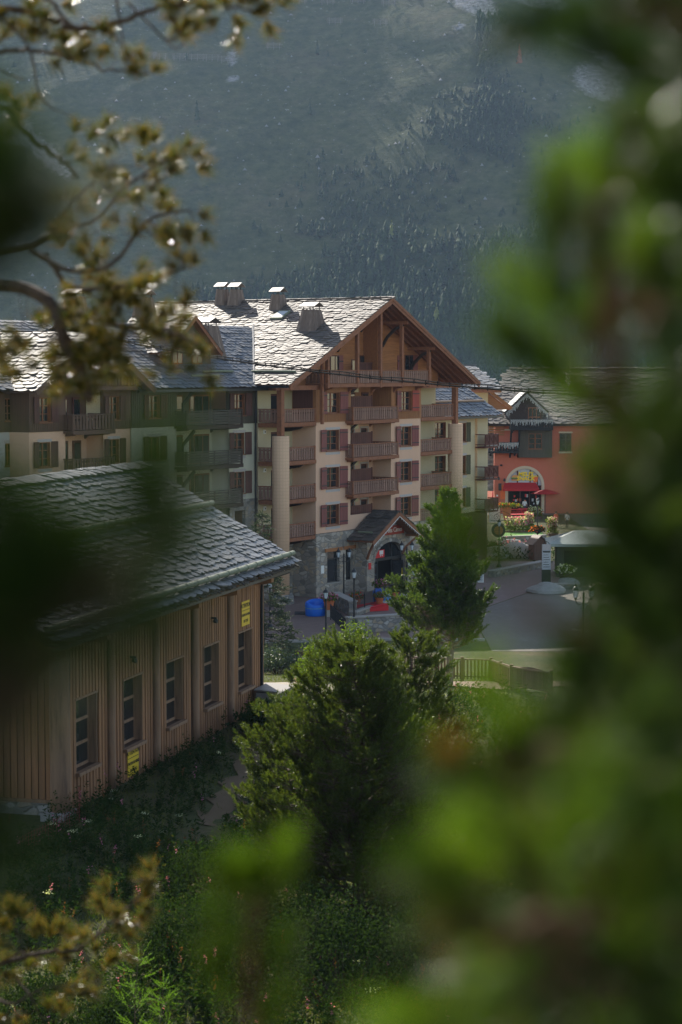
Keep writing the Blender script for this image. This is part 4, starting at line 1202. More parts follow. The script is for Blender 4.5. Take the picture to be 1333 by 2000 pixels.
m = MB(); z = 12.95 + WP * 1.6 + .2; m.tube([(-2, .6, z), (s3 + .3, .6, z)], .1, 8); m.build('snow_pole', M['pipe_brown'], rr)
# taller cream house behind it
RH = empty('house', atD(925, 760, 182), R(4), 'cream house end with grey slate roof rising above the rear wing', 'building'); RH.location.z = 0
def at_(u, v, D): p = atD(u, v, D); return p
c = atD(925, 735, 182)
k = 182 / FPX; zr = 17 + (720 - 715) * k; ze = 17 - (760 - 720) * k
Lr = math.hypot(7.0, zr - ze)
m = MB(); m.box(-3.2, 1.35, 0, 6, 0, ze - .2); m.build('wall', M['cream'], RH)
m = MB(); m.add([(-1.2, 5.8, zr), (1.0, 5.8, zr), (2.4, -1.2, ze), (-3.4, -1.2, ze), (-1.2, 5.8, zr - .15), (1.0, 5.8, zr - .15), (2.4, -1.2, ze - .15), (-3.4, -1.2, ze - .15)], [(3,2,1,0), (7,4,5,6), (2,3,7,6), (1,2,6,5), (0,1,5,4), (3,0,4,7)])
m.box(-3.4, 2.4, -1.3, -1.21, ze - .3, ze - .1)
r = m.build('roof', M['wood_beam'], RH)
m = MB(); slates(m, (-3.4, -1.3, ze), (1, 0, 0), (0, 7.0, zr - ze), 5.9, Lr, .6, .42, lambda u, v: u < 5.9 - 1.4 * v / Lr, 61); m.box(-1.4, 1.1, 5.6, 6.0, zr + .05, zr + .16)
m.build('slate_covering', M['slate_blue'], r)
m = MB(); m.prism([(1.45, 13.2), (3.9, 13.2), (1.45, 15.0)], 3, 3.2, 'y'); m.beam((1.4, 2.9, 15.3), (4.0, 2.9, 13.3), .1, .3); m.build('side_gable', M['wood_orange'], RH)
cc = chimney(RH, -2.4, 4.5, zr - .4, .8, .9, .8, name='chimney')
m = MB(); m.lathe([(.02, 0), (.25, .03), (.36, .1)], 14); o = m.build('satellite_dish', M['white_paint'], RH, (-3.3, 3.5, zr + .75), (R(78), 0, R(25)))
m = MB(); m.tube([(-3.3, 3.6, zr - 1.8), (-3.3, 3.6, zr + .75)], .04, 6); m.build('mast', M['iron'], RH)
# ------------------------------------------------------------------ timber hall in the foreground
HA = R(74.84)
FH = Frame((-3.2504, 81.5, 3.0), HA)
HT = empty('timber_hall', FH.O, HA, 'long larch-boarded hall with round log posts and a thick split-slate roof, left foreground', 'building')
HL = -20.9; HH = 5.75
wins = [(-19.85 + 4.13 * k, -19.85 + 4.13 * k + 1.78, 1.22, 3.52) for k in range(5)]
m = MB(); wall_face(m, HL, 0, 0, HH + .25, 0, wins, t=.3); m.quad((0, 0, 0), (0, 11.4, 0), (0, 11.4, HH), (0, 0, HH)); m.add([(0, 0, HH), (0, 11.4, HH), (0, 5.4, 9.4)], [(0, 1, 2)])
m.quad((HL, 11.4, 0), (HL, 0, 0), (HL, 0, HH), (HL, 11.4, HH)); m.add([(HL, 11.4, HH), (HL, 0, HH), (HL, 5.4, 9.4)], [(0, 1, 2)]); m.quad((0, 11.4, 0), (HL, 11.4, 0), (HL, 11.4, HH), (0, 11.4, HH))
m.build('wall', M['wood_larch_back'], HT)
posts = [-21.2, -17.0, -12.75, -8.62, -4.5]
m = MB(); rr = random.Random(3); x = HL + .35
while x < -.12:
    w = .19
    segs = [(0.02, HH + rr.uniform(.12, .22))]
    for a, b, c, d in wins:
        if a - .02 < x + w / 2 < b + .02: segs = [(0.02, c - .12), (d + .07, HH + .18)]
    if not any(abs(x + w / 2 - p) < .24 for p in posts):
        for za, zb in segs: m.box(x, x + w, -.05 - rr.uniform(0, .012), -.002, za, zb)
    x += .265
# end wall boards (wider)
y = .3
while y < 11.2:
    hz = min(HH + (y / 5.4) * 3.5, HH + (11.4 - y) / 6 * 3.5); m.box(HL - .05, HL - .002, y, y + .2, .55, hz); y += .235
m.build('boards', M['wood_larch'], HT)
for k, p in enumerate(posts):
    m = MB(); rr = random.Random(k); n = 12; pts = []; rad = []
    for i in range(9):
        z = (.28 if k == 0 else .1) + i * (HH - .1) / 8; pts.append((p + rr.uniform(-.015, .015), -.1 + rr.uniform(-.012, .012), z)); rad.append((.34 if k == 0 else .165) * (1 - .015 * i) + rr.uniform(-.006, .006))
    o = m.tube(pts, rad, 14).build('log_post', M['log'], HT, smooth=False)
    for q in o.data.polygons: q.use_smooth = abs(q.normal.z) < .5
m = MB(); m.box(HL - .85, HL + .15, -.45, .35, -.5, .3); m.build('concrete_foot', M['concrete'], HT)
m = MB(); m.box(HL + .16, 0, -.12, -.001, -.6, .02); m.build('plinth', M['concrete'], HT); m = MB(); m.box(HL - .08, HL - .001, .36, 11, -.6, .45); m.build('end_plinth', M['stone_small'], HT); m = MB(); m.box(HL - .12, HL - .001, .36, 11, .46, .56); m.build('sole_plate', M['log'], HT)
for a, b, c, d in wins:
    w = b - a; m = MB(); f = .1; dp = .24
    m.box(a, b, dp, dp + .06, c, c + f); m.box(a, b, dp, dp + .06, d - f, d); m.box(a, a + f, dp, dp + .06, c + f, d - f); m.box(b - f, b, dp, dp + .06, c + f, d - f)
    m.box(a + w * .32 - .05, a + w * .32 + .05, dp - .01, dp + .06, c + f, d - f)
    for q in (1, 2): z = c + (d - c) * q / 3; m.box(a + f, b - f, dp - .02, dp + .05, z - .05, z + .05)
    m.box(b - .035, b - .002, -.05, dp, c, d + .06); m.box(a + .002, a + .035, -.05, dp, c, d + .06); m.box(a - .05, b + .03, -.09, dp, d + .003, d + .06)
    wo = m.build('window', M['log'], HT)
    m = MB(); m.box(a + .05, b - .05, dp + .025, dp + .035, c + .05, d - .05); m.build('pane', M['glass'], wo)
    m = MB(); m.box(a - .06, b + .04, -.2, dp - .002, c - .11, c - .005); m.build('sill', M['log'], wo)
# roof
EY, EZ, RY, RZ = -1.25, 6.1, 5.4, 9.95
hv = Vector((0, RY - EY, RZ - EZ)).normalized(); hl = math.hypot(RY - EY, RZ - EZ); RX0, RX1 = -24.5, .62
m = MB(); deck_plane(m, (RX0, EY, EZ - .05), (1, 0, 0), hv, RX1 - RX0, hl - .02, .16); deck_plane(m, (RX1, 2 * RY - EY, EZ - .05), (-1, 0, 0), (0, EY - RY, RZ - EZ), RX1 - RX0, hl - .02, .16)
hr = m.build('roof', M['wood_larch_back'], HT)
roof_plane(hr, (RX0, EY - .12, EZ - .1), (1, 0, 0), hv, RX1 - RX0 + .1, hl + .12, 'slate_hut', sw=.5, ex=.30, seed=71, th=.04, rag=.8) if False else None
m = MB(); slates(m, (RX0, EY - .12, EZ - .1), (1, 0, 0), hv, RX1 - RX0 + .12, hl + .12, .52, .30, None, 71, rag=.6, th=.045, tilt=.062)
slates(m, (RX1 + .1, 2 * RY - EY, EZ - .1), (-1, 0, 0), (0, EY - RY, RZ - EZ), RX1 - RX0, hl, .7, .5, None, 72)
slates(m, (RX0, RY - .35, RZ - .12), (1, 0, 0), (0, 1, .35), RX1 - RX0 + .1, .5, .55, .45, None, 73, th=.06, tilt=.02)
m.build('slate_covering', M['slate_hut'], hr)
# ragged second course under the eave
m = MB(); slates(m, (RX0, EY - .02, EZ - .27), (1, 0, 0), hv, RX1 - RX0 + .1, .8, .3, .3, None, 75, th=.05, rag=1.2); m.build('eave_slates', M['slate_dark'], hr)
def hut_z(y): return EZ + (RZ - EZ) * (y - EY) / (RY - EY)
def logpipe(y, x0, x1, name):
    m = MB(); n = 40; pts = []; rad = []
    for i in range(n + 1):
        x = x0 + (x1 - x0) * i / n; pts.append((x, y, hut_z(y) + .24)); rad.append(.10)
    m.tube(pts, rad, 10)
    x = x1 - .6
    while x > x0:
        m.tube([(x - .04, y, hut_z(y) + .24), (x + .04, y, hut_z(y) + .24)], .118, 10); m.beam((x, y, hut_z(y) + .02), (x, y, hut_z(y) + .2), .05, .05, up=(0, 1, 0)); x -= 1.15
    m.build(name, M['pipe'], hr, smooth=False)
logpipe(EY + .12, RX0, RX1 + .12, 'snow_pole'); logpipe(F0 and 2.35, RX0, RX1 + .05, 'snow_pole')
m = MB(); m.box(RX0, RX1, EY - .06, EY - .02, EZ - .38, EZ - .26); m.build('fascia', M['iron'], hr)
for x in (-1.6, -6.0, -10.4, -14.8, -19.2):
    m = MB(); m.prism([(.0, 5.75), (-.95, 5.62), (-.95, 5.42), (-.7, 5.36), (0, 5.3)], x - .16, x + .16, 'x')
    m.build('rafter_end', M['wood_larch'], HT)
m = MB(); m.tube([(.3, EY + .05, EZ - .3), (.0, EY + .1, EZ - .42), (-.3, -.5, 5.45), (-.42, -.13, 5.2), (-.42, -.12, 4.5), (-.42, -.12, .1)], .055, 8); m.build('drainpipe', M['iron'], HT)
m = MB(); m.tube([(HL + .3, -.13, 5.6), (HL + .3, -.13, .2)], .06, 8); m.build('drainpipe', M['wood_black'], HT)
# warning signs
def warn(x, z, lab):
    m = MB(); W_, H_ = 1.02, .98; m.box(-W_/2, W_/2, -.012, 0, -H_/2, H_/2)
    s = m.build('warning_sign', M['yellow_sheet'] if 'yellow_sheet' in M else M['yellow_sign'], HT, (x, -.075, z)); s['label'] = lab
    m = MB(); m.box(-W_/2 + .03, W_/2 - .03, -.016, -.0125, .12, .14); m.build('rule', M['black_ink'], s)
    for t, zz, sz in (('ATTENTION', .31, .215), ('CHUTES DE NEIGE', -.06, .128), ('DU TOIT', -.31, .145)):
        me = cached(('txt', t), lambda: text_mesh(t, sz, 'black_ink', .002, .006, space=1.0))
        link('lettering', me, s, (0, -.016, zz), (R(90), 0, 0))
warn(-14.95, .68, 'yellow warning sign below the second window'); warn(-2.45, 4.25, 'yellow warning sign above the last window')
for x, z in ((-15.1, 4.15), (-6.6, 4.45)):
    m = MB(); m.lathe([(.03, -.1), (.1, -.02), (.12, .03), (.03, .1)], 12); o = m.build('wall_lamp', M['iron'], HT, (x, -.22, z), (R(60), 0, 0))
    m = MB(); m.box(-.03, .03, -.05, .17, .08, .14); m.build('arm', M['iron'], o, (0, 0, 0), (R(-60), 0, 0))
# steel cabinet by the corner
CB = empty('steel_cabinet', FH.W(-.75, -.75, -.35), HA, 'galvanised steel utility cabinet with a wide lid at the corner of the timber hall', 'cabinet')
m = MB(); m.box(-.95, .75, -.55, .5, 0, 1.28); m.build('body', M['steel'], CB)
m = MB(); m.add([(-1.0, -.6, 1.285), (.8, -.6, 1.285), (.8, .55, 1.36), (-1.0, .55, 1.36), (-1.0, -.6, 1.34), (.8, -.6, 1.34), (.8, .55, 1.42), (-1.0, .55, 1.42)], [(0,3,2,1), (4,5,6,7), (0,1,5,4), (1,2,6,5), (2,3,7,6), (3,0,4,7)]); m.build('lid', M['steel'], CB)
m = MB(); m.box(-.98, -.951, -.4, .3, .35, 1.0); m.build('hatch', M['iron'], CB)
m = MB(); m.box(.751, .77, -.1, .1, .9, 1.0); m.build('latch', M['iron'], CB)
# ------------------------------------------------------------------ snack bar house across the square
SD = 233.5
SN = empty('snack_house', (21.55, SD, 0), R(0), 'salmon-red house with an arched snack bar front, black timber balconies and a slate roof', 'building')
k = SD / FPX
def SX(u): return (u - 1025) * k
def SZ(v): return 17 - (v - 720) * k
AXL, AXR = SX(991), SX(1060)
m = MB()
zt = SZ(893)
pts = arch_wall(m, SX(967), SX(1420), -1.0, zt, 0, .5, AXL + .1, AXR - .1, 3.3, 20, 1.0)
m.box(SX(967), SX(1012), .001, .5, zt, SZ(832)); m.box(SX(1075), SX(1420), .001, .5, zt, SZ(832)); m.box(SX(967), SX(1420), 24, 24.4, -1, SZ(832)); m.box(SX(967), SX(967) + .3, .5, 24, -1, SZ(832))
m.build('wall', M['red_wall'], SN)
r = (AXR - AXL) / 2; cx = (AXL + AXR) / 2; zs = 3.3
m = MB(); N = 20; ir = r - .1; irz = ir
Pi = [(cx - ir * math.cos(math.pi * i / N), zs + irz * math.sin(math.pi * i / N)) for i in range(N + 1)]
Po = [(cx - (ir + .33) * math.cos(math.pi * i / N), zs + (irz + .33) * math.sin(math.pi * i / N)) for i in range(N + 1)]
for i in range(N):
    q = [Pi[i], Pi[i+1], Po[i+1], Po[i]]
    m.add([(p[0], -.07, p[1]) for p in q] + [(p[0], -.003, p[1]) for p in q], [(0,1,2,3), (7,6,5,4), (0,4,5,1), (1,5,6,2), (2,6,7,3), (3,7,4,0)])
m.box(AXL - .23, AXL + .1, -.07, -.003, 0, zs); m.box(AXR - .1, AXR + .23, -.07, -.003, 0, zs)
m.build('arch_surround', M['beige_trim'], SN)
m = MB(); q = [(AXL + .1, 2.9)] + Pi[1:-1] + [(AXR - .1, 3.3, 20, 1.0)]; m.prism([(p[0], p[1]) for p in q], .2, .25, 'y'); fan = m.build('arch_panel', M['panel_white'], SN)
m = MB()
for x in (cx - .85, cx + .65, cx + 1.5): m.box(x - .07, x + .07, .12, .195, 3.3, zs + math.sqrt(max(.1, ir * ir - (x - cx) ** 2)) - .05)
m.box(AXL + .1, AXR - .1, .1, .195, 3.18, 3.31); m.build('glazing_bars', M['wood_red'], fan)
for t, zz, sz in (("MELI'S", 4.62, .56), ('SNACK', 4.1, .54)):
    link('lettering', text_mesh(t, sz * 1.18, 'yellow', .02, .022, shear=.12), fan, (cx + .12, .06, zz), (R(90), 0, R(0)))
def disc(c, rx, rz, y0, y1, n=14, a0=0, a1=360): return [(c[0] + rx * math.cos(R(a0 + (a1 - a0) * i / n)), c[1] + rz * math.sin(R(a0 + (a1 - a0) * i / n))) for i in range(n + (0 if a1 - a0 == 360 else 1))]
bx, bz = cx - 1.12, 4.15
m = MB(); m.prism(disc((bx, bz + .08), .42, .32, 0, 0, 10, 0, 180), .07, .11, 'y', 0); m.prism([(bx - .4, bz - .3), (bx + .4, bz - .3), (bx + .42, bz - .14), (bx - .42, bz - .14)], .07, .11, 'y', 0)
m.prism([(bx - .46, bz - .02), (bx + .46, bz - .02), (bx + .46, bz + .07), (bx - .46, bz + .07)], .06, .1, 'y', 1); m.prism([(bx - .43, bz - .13), (bx + .43, bz - .13), (bx + .43, bz - .03), (bx - .43, bz - .03)], .065, .1, 'y', 2)
m.build('burger_emblem', [M['bun'], M['lettuce'], M['wood_red']], fan)
fx, fz = cx + 1.25, 4.1
m = MB(); m.prism([(fx - .22, fz - .42), (fx + .22, fz - .42), (fx + .34, fz + .2), (fx - .34, fz + .2)], .07, .11, 'y', 0)
for i in range(6): a = fx - .3 + i * .11; m.prism([(a, fz + .1), (a + .07, fz + .1), (a + .08 + (i - 3) * .02, fz + .42 - abs(i - 2.5) * .05), (a + .01 + (i - 3) * .02, fz + .42 - abs(i - 2.5) * .05)], .085, .105, 'y', 1)
m.build('fries_emblem', [M['orange'], M['yellow']], fan)
# shop front
m = MB(); m.box(AXL + .1, AXR - .1, .45, .48, 0, 3.2); sf = m.build('shop_front', M['dark_interior'], SN)
m = MB()
for x in (AXL + .2, cx - .5, cx + .6, AXR - .2): m.box(x - .05, x + .05, .3, .4, 0, 3.17)
m.build('door_frames', M['wood_red'], sf)
for i in range(14):
    m = MB(); x = AXL + .4 + random.random() * 3.3; z = .8 + random.random() * 1.2; m.box(x, x + random.uniform(.1, .3), .4, .44, z, z + random.uniform(.1, .4), i % 3)
    m.build('window_poster', [M['red'], M['panel_white'], M['orange']], sf)
# awning
ax0, ax1 = SX(981), SX(1052); za, zb = SZ(943), SZ(953)
AW = empty('awning', (21.55 + (ax0 + ax1) / 2, SD, za), 0, 'red canvas awning above the snack bar entrance', 'awning')
w = (ax1 - ax0) / 2
m = MB(); m.add([(-w + .3, 0, 0), (w - .3, 0, 0), (w, -1.3, zb - za - .05), (-w, -1.3, zb - za - .05), (-w + .3, 0, .04), (w - .3, 0, .04), (w, -1.3, zb - za), (-w, -1.3, zb - za)], [(0,1,2,3), (7,6,5,4), (0,4,5,1), (1,5,6,2), (2,6,7,3), (3,7,4,0)]); m.build('canvas', M['awning'], AW)
m = MB(); m.box(-w, w, -1.32, -1.28, zb - za - .28, zb - za - .06); m.build('valance', M['awning'], AW)
m = MB(); m.beam((-w + .3, 0, -.6), (-w + .2, -1.25, zb - za - .1), .04, .04); m.beam((w - .3, 0, -.6), (w - .2, -1.25, zb - za - .1), .04, .04); m.build('arm', M['iron'], AW)
# upper dark timber storey, balconies, roof
m = MB(); x0, x1 = SX(1012), SX(1077); wnd = (SX(1031), SX(1057), SZ(876), SZ(846)); wall_face(m, x0, x1, SZ(893), SZ(832), -.9, [wnd], t=.2)
m.box(x0, x0 + .1, -.899, 0, SZ(893), SZ(832)); m.box(x1 - .1, x1, -.899, 0, SZ(893), SZ(832)); m.quad((x0, -.9, SZ(893)), (x1, -.9, SZ(893)), (x1, 0, SZ(893)), (x0, 0, SZ(893)))
x = x0
while x < x1: 
    if not wnd[0] - .1 < x < wnd[1]: m.box(x, x + .05, -.925, -.902, SZ(893), SZ(832))
    x += .24
m.build('timber_bay', M['wood_greyclad'], SN)
add_window(SN, wnd[0], wnd[2], wnd[1] - wnd[0], wnd[3] - wnd[2], -.9, None, None, 'wood_window', depth=.12)
x0_, x1_ = SX(1093), SX(1116); add_window(SN, x0_, SZ(880), x1_ - x0_, SZ(846) - SZ(880), -.13, None, 'beige_trim', 'wood_greyclad', depth=.1)
def icicles(parent, p0, p1, n, ln):
    m = MB(); p0, p1 = Vector(p0), Vector(p1)
    for i in range(n):
        p = p0.lerp(p1, (i + .5) / n); m.beam(p, p - Vector((0, 0, ln * random.uniform(.3, 1))), .025, .025, up=(0, 1, 0))
    m.build('icicle_lights', M['white_paint'], parent)
b = balcony(SN, SX(952), SX(1011), SZ(880), -1.6, 0, rail='wood_black', slab='wood_black', notch=False); icicles(b, (SX(952), -1.63, SZ(880) + 1.0), (SX(1011), -1.63, SZ(880) + 1.0), 46, .75)
b = balcony(SN, SX(994), SX(1076), SZ(835), -2.2, 0, rail='wood_black', slab='wood_black', notch=False); icicles(b, (SX(994), -2.23, SZ(835) + 1.0), (SX(1076), -2.23, SZ(835) + 1.0), 60, .75)
m = MB()
for u in (996, 1012): m.beam((SX(u), -.1, SZ(893)), (SX(u) , -1.9, SZ(837)), .2, .22)
m.build('brace', M['wood_black'], SN)
x0_, x1_ = SX(980), SX(1000); add_window(SN, x0_, SZ(866), x1_ - x0_, 1.5, 0, None, 'beige_trim', 'white_paint', depth=.05)
rx0, rx1, rz0, rz1 = SX(945), SX(1440), SZ(828), SZ(727)
RUN = 14.0; rz1 += .35; L = math.hypot(RUN, rz1 - rz0); rv = Vector((0, RUN, rz1 - rz0)).normalized()
m = MB(); m.add([(rx0, -1.0, rz0), (rx1, -1.0, rz0), (rx1, RUN - 1, rz1), (SX(1012), RUN - 1, rz1), (rx0, -1.0, rz0 - .2), (rx1, -1.0, rz0 - .2), (rx1, RUN - 1, rz1 - .2), (SX(1012), RUN - 1, rz1 - .2)], [(0,1,2,3), (7,6,5,4), (0,4,5,1), (1,5,6,2), (2,6,7,3), (3,7,4,0)]); r = m.build('roof', M['wood_dark'], SN)
cutL = SX(1012) - rx0
m = MB(); slates(m, (rx0, -1.15, rz0), (1, 0, 0), rv, rx1 - rx0, L + .1, .85, .48, lambda u, v: u > cutL * (v / L) ** 1.1 - .1, 81, th=.06); m.box(SX(1015), rx1, RUN - 1.2, RUN - .7, rz1 + .05, rz1 + .2); slates(m, (SX(1013), RUN - 1.5, rz1), (1, 0, 0), (0, 1, .2), rx1 - SX(1013), .6, .9, .5, None, 82, th=.08, tilt=.02)
m.build('slate_covering', M['slate_warm'], r)
xc = SX(1026); hw_ = SX(1058) - xc
d = dormer(SN, xc, hw_, -1.2, SZ(835), SZ(795), SZ(765), 5.5, 'wood_dark', slate='slate_blue', seed=91)
for c in d.children:
    if c.name.startswith('dormer_roof'): 
        c.data.materials[0] = M['wood_dark']
        zl = SZ(795) - .55 * (SZ(765) - SZ(795)) / hw_
        icicles(c, (xc - hw_ - .5, -1.9, zl - .1), (xc, -1.9, SZ(765) - .2), 26, .8); icicles(c, (xc + hw_ + .5, -1.9, zl - .1), (xc, -1.9, SZ(765) - .2), 26, .8)
w_ = MB(); w_.box(SX(1029), SX(1053), -1.32, -1.21, SZ(832), SZ(795)); o = w_.build('dormer_window', M['wood_window'], d)
w_ = MB()
for i in range(3): a = SX(1030.5) + i * (SX(1053) - SX(1029)) / 3.1; w_.box(a, a + .38, -1.34, -1.321, SZ(830), SZ(815)); w_.box(a, a + .38, -1.34, -1.321, SZ(813), SZ(797))
w_.build('pane', M['glass'], o)
m = MB(); m.box(SX(954), SX(966), 1.0, 1.2, SZ(960), SZ(830)); m.build('stone_side_wall', M['stone_small'], SN)
m = MB()
for i in range(4): m.box(SX(955) , SX(985), -.1 - .02 * i, -.05, SZ(850) + .3 * i, SZ(850) + .3 * i + .2)
m.build('wood_lattice', M['wood_orange'], SN)
o = MB().lathe([(.14, 0), (.16, .1), (.1, .2)], 10).build('wall_speaker', M['iron'], SN, (SX(979), -.2, SZ(910)))
for (u, v) in ((985, 936), (974, 933)):
    m = MB(); m.beam((0, 0, 0), (0, -.5, .1), .04, .04); m.lathe([(.05, -.3), (.14, -.25), (.12, 0), (.03, .1)], 8, (0, -.5, .05)); m.build('wall_lantern', M['iron'], SN, (SX(u), 0, SZ(v)))
m = MB(); m.box(SX(974), SX(980), -.1, -.03, SZ(958), SZ(944)); m.build('hanging_menu', M['iron'], SN)
m = MB(); m.box(SX(978), SX(990), -.06, -.01, SZ(975), SZ(947)); m.build('menu_board', M['orange'], SN)
# distant chalets that show between
# ------------------------------------------------------------------ ground sheet
def axis(a, b, n): return [a + (b - a) * i / n for i in range(n + 1)]
ys = axis(-30, 0, 10) + axis(1, 45, 44) + axis(46, 130, 84) + axis(140, 300, 16) + axis(320, 1000, 17)
NX = 90
V = []; 
for y in ys:
    hwid = 22 + max(0, y) * .42
    for i in range(NX + 1):
        x = (2 * i / NX - 1) * hwid * (1 if abs(2 * i / NX - 1) < .999 else 6)
        V.append((x, y, ground_z(x, y)))
F = []
for j in range(len(ys) - 1):
    for i in range(NX):
        a = j * (NX + 1) + i; F.append((a, a + 1, a + NX + 2, a + NX + 1))
me = np_mesh('ground', V, F, M['ground'], smooth=True)
tag(link('ground', me), kind='structure')
def strip(name, pts_l, pts_r, mat, lift=.03, n=30, sub=6):
    """sheet draped on the ground between two border lines (x, y)"""
    def samp(P, t):
        s = t * (len(P) - 1); i = min(int(s), len(P) - 2); f = s - i; return (P[i][0] * (1 - f) + P[i+1][0] * f, P[i][1] * (1 - f) + P[i+1][1] * f)
    V, F = [], []
    for j in range(n + 1):
        a, b = samp(pts_l, j / n), samp(pts_r, j / n)
        for i in range(sub + 1):
            f = i / sub; x, y = a[0] * (1 - f) + b[0] * f, a[1] * (1 - f) + b[1] * f
            if i in (0, sub): x += .25 * math.sin(j * 1.7 + i); y += .2 * math.cos(j * 2.3)
            V.append((x, y, ground_z(x, y) + lift))
    for j in range(n):
        for i in range(sub): a = j * (sub + 1) + i; F.append((a, a + 1, a + sub + 2, a + sub + 1))
    o = link(name, np_mesh(name, V, F, M[mat], smooth=True)); tag(o, kind='structure'); return o
strip('gravel_track', [(-16, 97), (-3, 96.3), (0, 96.2), (2, 96), (4.1, 96)], [(-16, 84), (-3, 84), (0, 86.5), (2, 89), (4.1, 91)], 'gravel', .05, 40)
strip('footpath', [(4.2, 97.0), (7, 96.8), (12, 96.4), (20, 96)], [(4.2, 91.6), (7, 92), (12, 92.4), (20, 92.6)], 'path', .07, 30)
M['dirt'] = m_plain('trodden_earth', (.17, .12, .075), .95, .1, var=.4, bump=.6)
strip('dirt_path', [(-4.6, 62), (-4.2, 65), (-3.5, 70), (-3.1, 74), (-2.9, 79)], [(-3.6, 62), (-3.2, 65), (-2.5, 70), (-2.1, 74), (-1.9, 79)], 'dirt', .04, 30, 4)
m = MB(); P = [(-14, 121.5), (-4, 123.2), (2.5, 124.3), (9, 124.0), (9, 138), (14, 150), (26, 172), (26, 175), (-14, 175)]
m.add([(x, y, .03) for x, y in P], [tuple(range(len(P)))]); tag(m.build('paved_terrace', M['paving']), kind='structure')
m = MB(); P = [(9.1, 119), (60, 118), (60, 300), (12, 300), (12, 231), (26.1, 231), (26.1, 172), (14.1, 150), (9.1, 138)]
m.add([(x, y, .02) for x, y in P], [tuple(range(len(P)))]); tag(m.build('square_paving', M['road']), kind='structure')
# ------------------------------------------------------------------ mountain
def fbm(x, y, o=5):
    s = 0; a = 1; f = 1
    for k in range(o):
        s += a * (np.sin(x * f * 1.0 + 1.3 * k + 1.7 * np.sin(y * f * .8 + k)) * np.cos(y * f * 1.1 - .7 * k + 1.3 * np.sin(x * f * .7 + 2 * k)))
        a *= .5; f *= 2.03
    return s
def mount_z(x, y):
    x = np.asarray(x, float); y = np.asarray(y, float)
    t = (y - 950) / 1500.0
    base = -70 + .69 * (y - 950)
    n = fbm(x * .006, y * .005) * 4.5 + fbm(x * .03 + 4, y * .027, 4) * 1.1
    gully = 12 * np.exp(-((x - (-260 + .06 * (y - 1500))) / 60) ** 2) + 10 * np.exp(-((x - 300) / 70.0) ** 2)
    ridge = 14 * np.exp(-((x - (150 + .1 * (y - 1700))) / 90) ** 2)
    return base + n - gully + ridge
mys = np.linspace(940, 1640, 260); mxs = np.linspace(-620, 620, 170)
XX, YY = np.meshgrid(mxs, mys); XX = XX * (.55 + .45 * (YY - 940) / 600)
ZZ = mount_z(XX, YY)
V = np.stack([XX, YY, ZZ], -1).reshape(-1, 3); nx = len(mxs); ny = len(mys)
idx = np.arange(nx * ny).reshape(ny, nx); F = np.stack([idx[:-1, :-1], idx[:-1, 1:], idx[1:, 1:], idx[1:, :-1]], -1).reshape(-1, 4)
def to_px(P):
    P = np.asarray(P, float) - np.array([0, 0, CAM_Z]); f = P @ np.array(CF); return 666.5 + FPX * P[..., 0] / f, 1000 - FPX * (P @ np.array(CU)) / f
U_, V_ = to_px(V)
# where bare scree lies on the slope (patches of real pale rock)
def blob(u, v, cu, cv, ru, rv, rot=0.0):
    a = math.radians(rot); du, dv = u - cu, v - cv
    p = (du * math.cos(a) + dv * math.sin(a)) / ru; q = (-du * math.sin(a) + dv * math.cos(a)) / rv
    return np.exp(-(p * p + q * q) ** 1.5)
scree = np.zeros(len(V))
for a in ((925, 5, 50, 20, 25), (893, 52, 12, 6, 0), (1060, 5, 50, 13, 10), (1130, 80, 70, 13, 22), (1200, 125, 50, 12, 40), (1170, 160, 50, 30, 30), (447, 90, 5, 38, -12), (458, 155, 9, 6, 40), (1300, 290, 22, 90, -15), (1325, 380, 16, 60, -20), (90, 300, 70, 16, 45), (20, 240, 50, 30, 45), (520, 100, 7, 4, 20), (612, 222, 4, 3, 0)):
    scree = np.maximum(scree, blob(U_, V_, *a))
def wood_density(cx, cy, u, v):
    nz = fbm(cx * .03, cy * .03, 3)
    # woodland edge as it runs across the slope
    edge = np.interp(u, [0, 200, 330, 420, 520, 640, 760, 830, 900, 960, 1100, 1200, 1333], [640, 640, 560, 480, 400, 330, 300, 240, 150, 60, 120, 220, 200])
    dens = np.clip((v - edge + 40 * fbm(cx * .011 + 3, cy * .017, 3)) / 230, 0, 1) ** 1.2
    dens = np.where((u > 930) & (u < 1090) & (v > 30) & (v < 200), .9, dens)
    dens = np.where((u > 1080) & (v < 300), dens * .35, dens)
    dens = dens * np.where(v < 560, np.clip(.5 + .8 * nz, .03, 1), np.clip(1.0 + .4 * nz, .35, 1)) + .0015
    dens = np.where((u > 370) & (u < 620) & (v > 90) & (v < 400), np.minimum(dens, .03), dens)
    return dens
me = np_mesh('mountain', V, F, [], smooth=True)
at = me.attributes.new('wood', 'FLOAT', 'POINT'); at.data.foreach_set('value', np.clip(wood_density(V[:, 0], V[:, 1], U_, V_) * 1.3, 0, .9).astype(np.float32))
at = me.attributes.new('scree', 'FLOAT', 'POINT'); at.data.foreach_set('value', scree.astype(np.float32))
